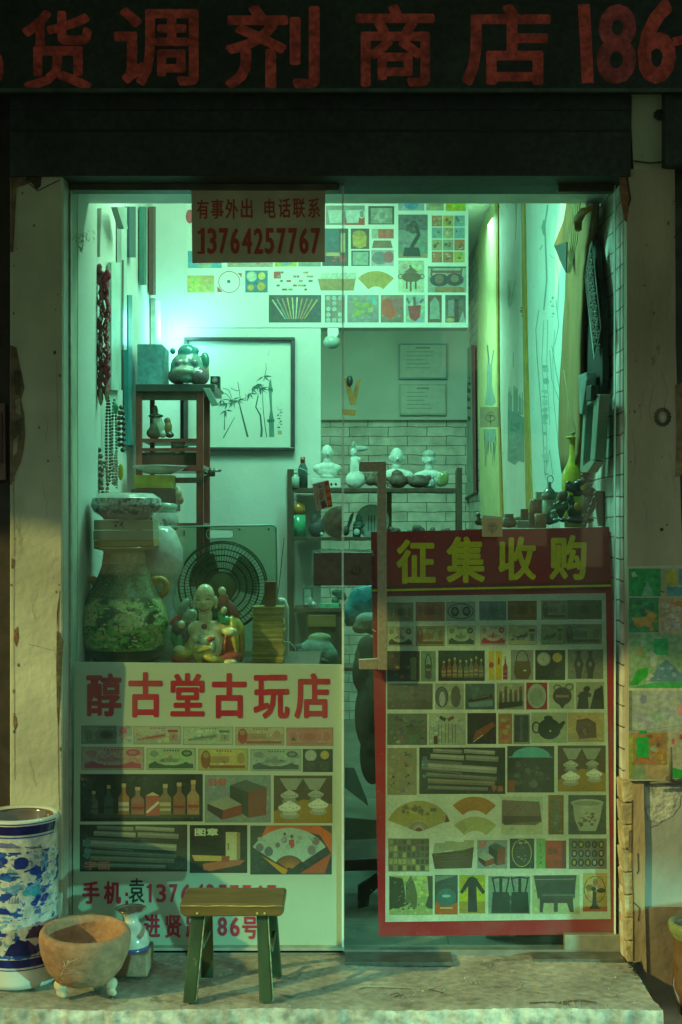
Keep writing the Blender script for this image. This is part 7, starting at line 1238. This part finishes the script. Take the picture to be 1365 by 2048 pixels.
t = thing('narrow_red_scroll', 'narrow red-edged scroll with dark leaves at the dim end of the right wall', 'scroll', WRF(943, 995)); q = MB(); rq(q, [(929, 700), (950, 690), (952, 985), (930, 1000)], .01, .014); part(q, 'paper', mat('scroll_dim', (.30, .42, .36), .7), parent=t); q = MB(); rq(q, [(944, 690), (950, 690), (953, 985), (948, 988)], .015, .018); part(q, 'red_edge', mat('rededge', (.26, .04, .06), .6), parent=t); c = RC(.0145); c.blot(931, 750, 944, 850, [(.05, .09, .08)], 16, 2, 6); c.build('ink_drawing', mat('ink'), t); q = MB(); q.tube([WRF(930, 997, .02), WRF(953, 985, .02)], .006, 8); part(q, 'roller', M_dwood, parent=t)
# olive coat hanging
def coat():
    t = thing('olive_coat', 'olive brown coat hanging in folds high on the right wall', 'coat', WRF(1160, 950, .05)); M_c = mat('olive_cloth', (.25, .155, .055), .9, ns=14, amt=.2, bump=.4, bs=60, vstretch=.25, stain=(.21, .13, .05), stain_at=.62, stain_s=4)
    L = [(405, 1136, 1200), (440, 1130, 1198), (490, 1111, 1192), (520, 1122, 1188), (545, 1134, 1180), (600, 1132, 1180), (650, 1128, 1178), (700, 1126, 1178), (760, 1122, 1180), (820, 1120, 1182), (870, 1119, 1184), (905, 1120, 1182), (948, 1126, 1160)]
    q = MB(); n = 26; vs = []
    for j, (py, a, b) in enumerate(L):
        for i in range(n+1):
            u = i/n; px = a+(b-a)*u; o = .034+.014*math.sin(u*7.5+py*.003+1)+.003*math.sin(u*21+py*.008)-.02*(abs(u-.5)*2)**4
            vs.append(WRF(px, py, max(.012, o)))
    q.add(vs, [(j*(n+1)+i, j*(n+1)+i+1, (j+1)*(n+1)+i+1, (j+1)*(n+1)+i) for j in range(len(L)-1) for i in range(n)], smooth=True)
    o = q.build('cloth', M_c, t, fixn=False); sd = o.modifiers.new('s', 'SOLIDIFY'); sd.thickness = .004
    q = MB(); rq(q, [(1111, 492), (1136, 484), (1135, 545)], .062, .066); part(q, 'dark_lining', mat('lining', (.035, .06, .05), .8), parent=t)
    q = MB(); [q.tube([WRF(1146+k*5, 405, .066), WRF(1143+k*4, 480, .068), WRF(1136+k*1.5, 545, .066)], .0016, 5) for k in range(4)]; part(q, 'pale_trim', mat('trim', (.34, .34, .16), .8), parent=t)
    q = MB(); q.tube([WRF(1157, 460, .09), WRF(1156, 440, .09), WRF(1166, 424, .09), WRF(1180, 418, .09)], [.010, .014, .012, .007], 8); part(q, 'collar', mat('collar', (.34, .21, .04), .7), parent=t)
    q = MB(); q.tube([WRF(1128, 740, .085), WRF(1140, 820, .09), WRF(1152, 862, .09)], .0012, 5); part(q, 'seam', mat('trim'), parent=t)
coat()
q = MB(); rq(q, [(1171, 430), (1196, 425), (1196, 480), (1201, 480), (1218, 620), (1219, 760), (1205, 830), (1180, 830), (1174, 760), (1171, 600)], .010, .030); o = tag(q.build('black_garment', mat('blackcloth', (.022, .03, .025), .9, ns=10, amt=.4), loc=WRF(1195, 830), bevel=.004), 'black garment hanging behind the beaded fan frame', 'garment')
# rhombus frame with beads (abacus seen edge-on)
t = thing('hanging_abacus', 'dark hanging abacus with pale rim, seen edge-on over the black garment', 'abacus', WRF(1190, 718, .06)); q = MB(); q.tube([WRF(a, b, .06) for a, b in ((1184, 482), (1171, 555), (1189, 718), (1202, 655))], .0014, 6, closed=True); part(q, 'frame', mat('palerim', (.40, .60, .52), .4), parent=t)
q = MB()
for j in range(22):
    u = j/22
    for v in (.12, .3, .52, .62, .74): px = 1184+(1171-1184)*min(1, (u+.1)*3)*(1-v)+8*v+(u*16 if u > .3 else 0)*(1); py = 500+190*u+v*22; q.ell(WRF(px-2+(1-v)*2, py, .055), .0028, (.3, .5, .42) if (j+int(v*10)) % 3 == 0 else (.03, .04, .035), nu=7, nv=5)
part(q, 'beads', M_vcg, parent=t)
q = MB(); rq(q, [(1184, 486), (1173, 555), (1189, 710), (1201, 655)], .045, .05); part(q, 'backing', M_black, parent=t)
t = thing('old_telephone', 'small grey wall telephone above the thick grey frame', 'telephone', WRF(1185, 832, .05)); q = MB(); rq(q, [(1177, 750), (1192, 744), (1194, 760), (1184, 830), (1179, 828)], .04, .07); part(q, 'body', mat('phoneg', (.16, .24, .22), .4, ns=20, amt=.3), parent=t, bevel=.004); q = MB(); rq(q, [(1186, 772), (1197, 770), (1196, 800), (1187, 803)], .055, .075); part(q, 'handset', M_black, parent=t, bevel=.003)
t = thing('thick_grey_frame', 'thick grey-green frame leaning on the right wall, seen edge-on', 'picture frame', WRF(1195, 945, .06))
for pts, nm in (([(1188, 808), (1210, 788), (1221, 789), (1220, 796), (1209, 800), (1192, 815)], 'frame_rail'), ([(1188, 810), (1193, 812), (1186, 935), (1180, 940)], 'frame_rail'), ([(1210, 788), (1221, 789), (1211, 920), (1201, 922)], 'frame_rail'), ([(1180, 936), (1202, 920), (1211, 922), (1196, 945), (1182, 946)], 'frame_rail')): q = MB(); rq(q, pts, .03, .06); part(q, nm, mat('greyframe', (.20, .27, .22), .4, ns=15, amt=.2), parent=t, bevel=.003)
q = MB(); rq(q, [(1193, 812), (1209, 800), (1203, 918), (1188, 930)], .035, .04); part(q, 'mat_board', mat('matb', (.24, .44, .36), .6), parent=t)
# ================================================================ things on the counter behind the banner
yt = .30; zt2 = P(0, 1058, yt).z
t = thing('right_counter', 'tall wooden counter hidden behind the red banner', 'counter', P(1080, 1900, .35)); q = MB(); q.box(P(950, 0, .3).x, XR-.005, .12, .62, zt2-.03, zt2); part(q, 'top', M_dwood, parent=t); q = MB(); q.box(P(960, 0, .3).x, XR-.01, .14, .6, 0, zt2-.031); part(q, 'carcass', M_dwood, parent=t)
YV = (.42, .38, .03)
small('yellow_vase', 'yellow long-necked vase in front of the olive coat', 'vase', .44, 1150, 1055, [(0, 1055), (20, 1055), (24, 1020, YV), (26, 970, YV), (25, 945, YV), (17, 930, YV), (11, 912, YV), (10, 890, YV), (11, 880, YV), (19, 876, YV), (18, 873, YV), (8, 878), (0, 878)], col=YV, n=36)
q = MB(); a = P(1147, 872, .19); q.tube([a+Vector((0, 0, -.01)), a+Vector((0, 0, .004))], .002, 6); q.ell(a+Vector((0, 0, .008)), (.007, .006, .005)); tag(q.build('bottle_stopper', mat('pk', (.34, .36, .16), .5), loc=a), 'little pale knob stuck in the mouth of the yellow vase', 'knob')
t, c0, s3 = small('brass_bell_jar', 'small bell-shaped metal lantern with a ring on the counter', 'lantern', .30, 1099, 1055, [(0, 1050), (17, 1045), (18, 1025, (.22, .34, .26)), (13, 1000, (.3, .42, .3)), (12, 998), (16, 995, (.14, .2, .15)), (15, 988, (.2, .26, .2)), (9, 980, (.1, .14, .1)), (4, 974), (4, 965), (0, 963)], col=(.12, .17, .12))
q = MB(); q.torus(P(1101, 959, .30), 6*s3, .0012, n=20, sz=1.3); part(q, 'ring', M_steel, parent=t)
small('bamboo_brush_pot', 'tall brown leaning brush pot left of the bell lantern', 'brush pot', .26, 1072, 1056, [(0, 1056), (14, 1056), (13, 1000, (.14, .08, .04)), (11, 998), (10, 1010, (.05, .03, .02)), (0, 1010)], col=(.12, .07, .035))
small('brown_clay_cup', 'brown open cup in front of the brush pot', 'cup', .20, 1082, 1056, [(0, 1056), (11, 1056), (13, 1028, (.2, .13, .06)), (11, 1027, (.3, .2, .1)), (9, 1040, (.05, .03, .02)), (0, 1042)], col=(.18, .11, .05))
small('dark_wide_jar', 'dark olive wide-mouthed jar beside the beige hook', 'jar', .22, 1018, 1056, [(0, 1056), (14, 1054), (17, 1045), (11, 1036), (9, 1032), (11, 1028), (9, 1028), (0, 1034)], col=(.10, .11, .055))
pblob('brown_gourd', 'small brown gourd hanging at the back left of the counter', 'gourd', .26, (958, 1056), [(957, 1043, 8, 7, 8, (.16, .13, .07)), (957, 1030, 5, 5, 6, (.2, .18, .1)), (968, 1045, 9, 7, 8, (.3, .32, .18))], vox=.003)
q = MB(); q.pbox(1043, 1018, 1057, 1040, .45, .47); tag(q.build('brown_card', mat('bcard', (.14, .07, .05), .6), loc=P(1050, 1040, .46)), 'small brown card standing behind the grey slab', 'card')
q = MB(); q.pbox(1034, 1041, 1060, 1056, .36, .42); tag(q.build('grey_slab', mat('gslab', (.22, .32, .26), .6), loc=P(1047, 1056, .4), bevel=.002), 'grey-green slab on the counter left of the brush pot', 'slab')
q = MB(); q.pbox(1073, 984, 1122, 1010, .50, .53); tag(q.build('pale_book', mat('pbook', (.28, .42, .36), .6), loc=P(1098, 1010, .5)), 'pale book lying behind the bell lantern', 'book')
GRN = (.05, .10, .05)
pblob('green_dragon_carving', 'dark green branching carving in front of the lantern', 'carving', .22, (1120, 1050), [(1122, 1018, 12, 8, 11, GRN), (1112, 1010, 6, 5, 5, (.1, .14, .05)), (1108, 1024, 7, 5, 5, (.24, .28, .2)), (1106, 1034, 5, 5, 7, (.3, .34, .26)), (1118, 1006, 4, 4, 6, GRN), (1130, 1012, 8, 7, 9, (.03, .06, .04))], vox=.003)
pblob('black_dragon_head', 'black carved creature head above the gold disc', 'carving', .26, (1148, 1040), [(1146, 976, 16, 10, 9, (.03, .035, .03)), (1138, 968, 8, 6, 7, (.04, .045, .04)), (1160, 966, 12, 7, 6, (.03, .03, .03)), (1156, 985, 10, 8, 9, (.03, .04, .035)), (1172, 962, 18, 10, 5, (.05, .06, .05)), (1172, 950, 12, 8, 4, (.12, .06, .04)), (1150, 1022, 16, 10, 16, (.04, .05, .04)), (1142, 1000, 7, 6, 12, (.06, .08, .07), 0, (0, -.4, 0)), (1180, 985, 14, 9, 12, (.08, .10, .09)), (1178, 1010, 14, 9, 20, (.10, .13, .11)), (1160, 1040, 30, 12, 8, (.05, .05, .045))], vox=.004)
q = MB(); q.lathe([(8*S(.2), 0), (8*S(.2), .003), (0, .004)], P(1156, 1013, .2), 24, M=Mx); tag(q.build('gold_disc', mat('gold', (.46, .28, .02), .4, ns=60, amt=.3), loc=P(1156, 1022, .2)), 'small orange gold disc on the black carving', 'disc')
pblob('teal_stone', 'tiny teal stone lying in front of the green carving', 'stone', .18, (1113, 1050), [(1113, 1040, 8, 6, 4, (.06, .34, .30)), (1126, 1040, 7, 6, 5, (.03, .06, .07))], vox=.003)
t = thing('wooden_abacus', 'dark wooden abacus with round beads leaning at the right end of the counter', 'abacus', P(1190, 1052, .24)); q = MB(); q.pprism([(1190, 984), (1194, 981), (1210, 982), (1214, 1052), (1200, 1052)], .20, .03); part(q, 'frame', mat('abf', (.05, .055, .05), .5, ns=20, amt=.3), parent=t, bevel=.003); q = MB()
for j in range(4):
    for i in range(4): q.ell(P(1170+i*5+j*2.5, 1050-j*9-i*12, .19), (4*S(.2), 4*S(.2), 5*S(.2)), nu=10, nv=7)
part(q, 'beads', mat('abb', (.035, .04, .035), .25), parent=t)
pblob('red_clay_lump', 'reddish brown clay lump between the beige card and the coat', 'ornament', .34, (1122, 1040), [(1122, 1010, 10, 7, 28, (.18, .09, .03)), (1130, 1000, 8, 7, 22, (.12, .10, .04))], M_vcm, .004)
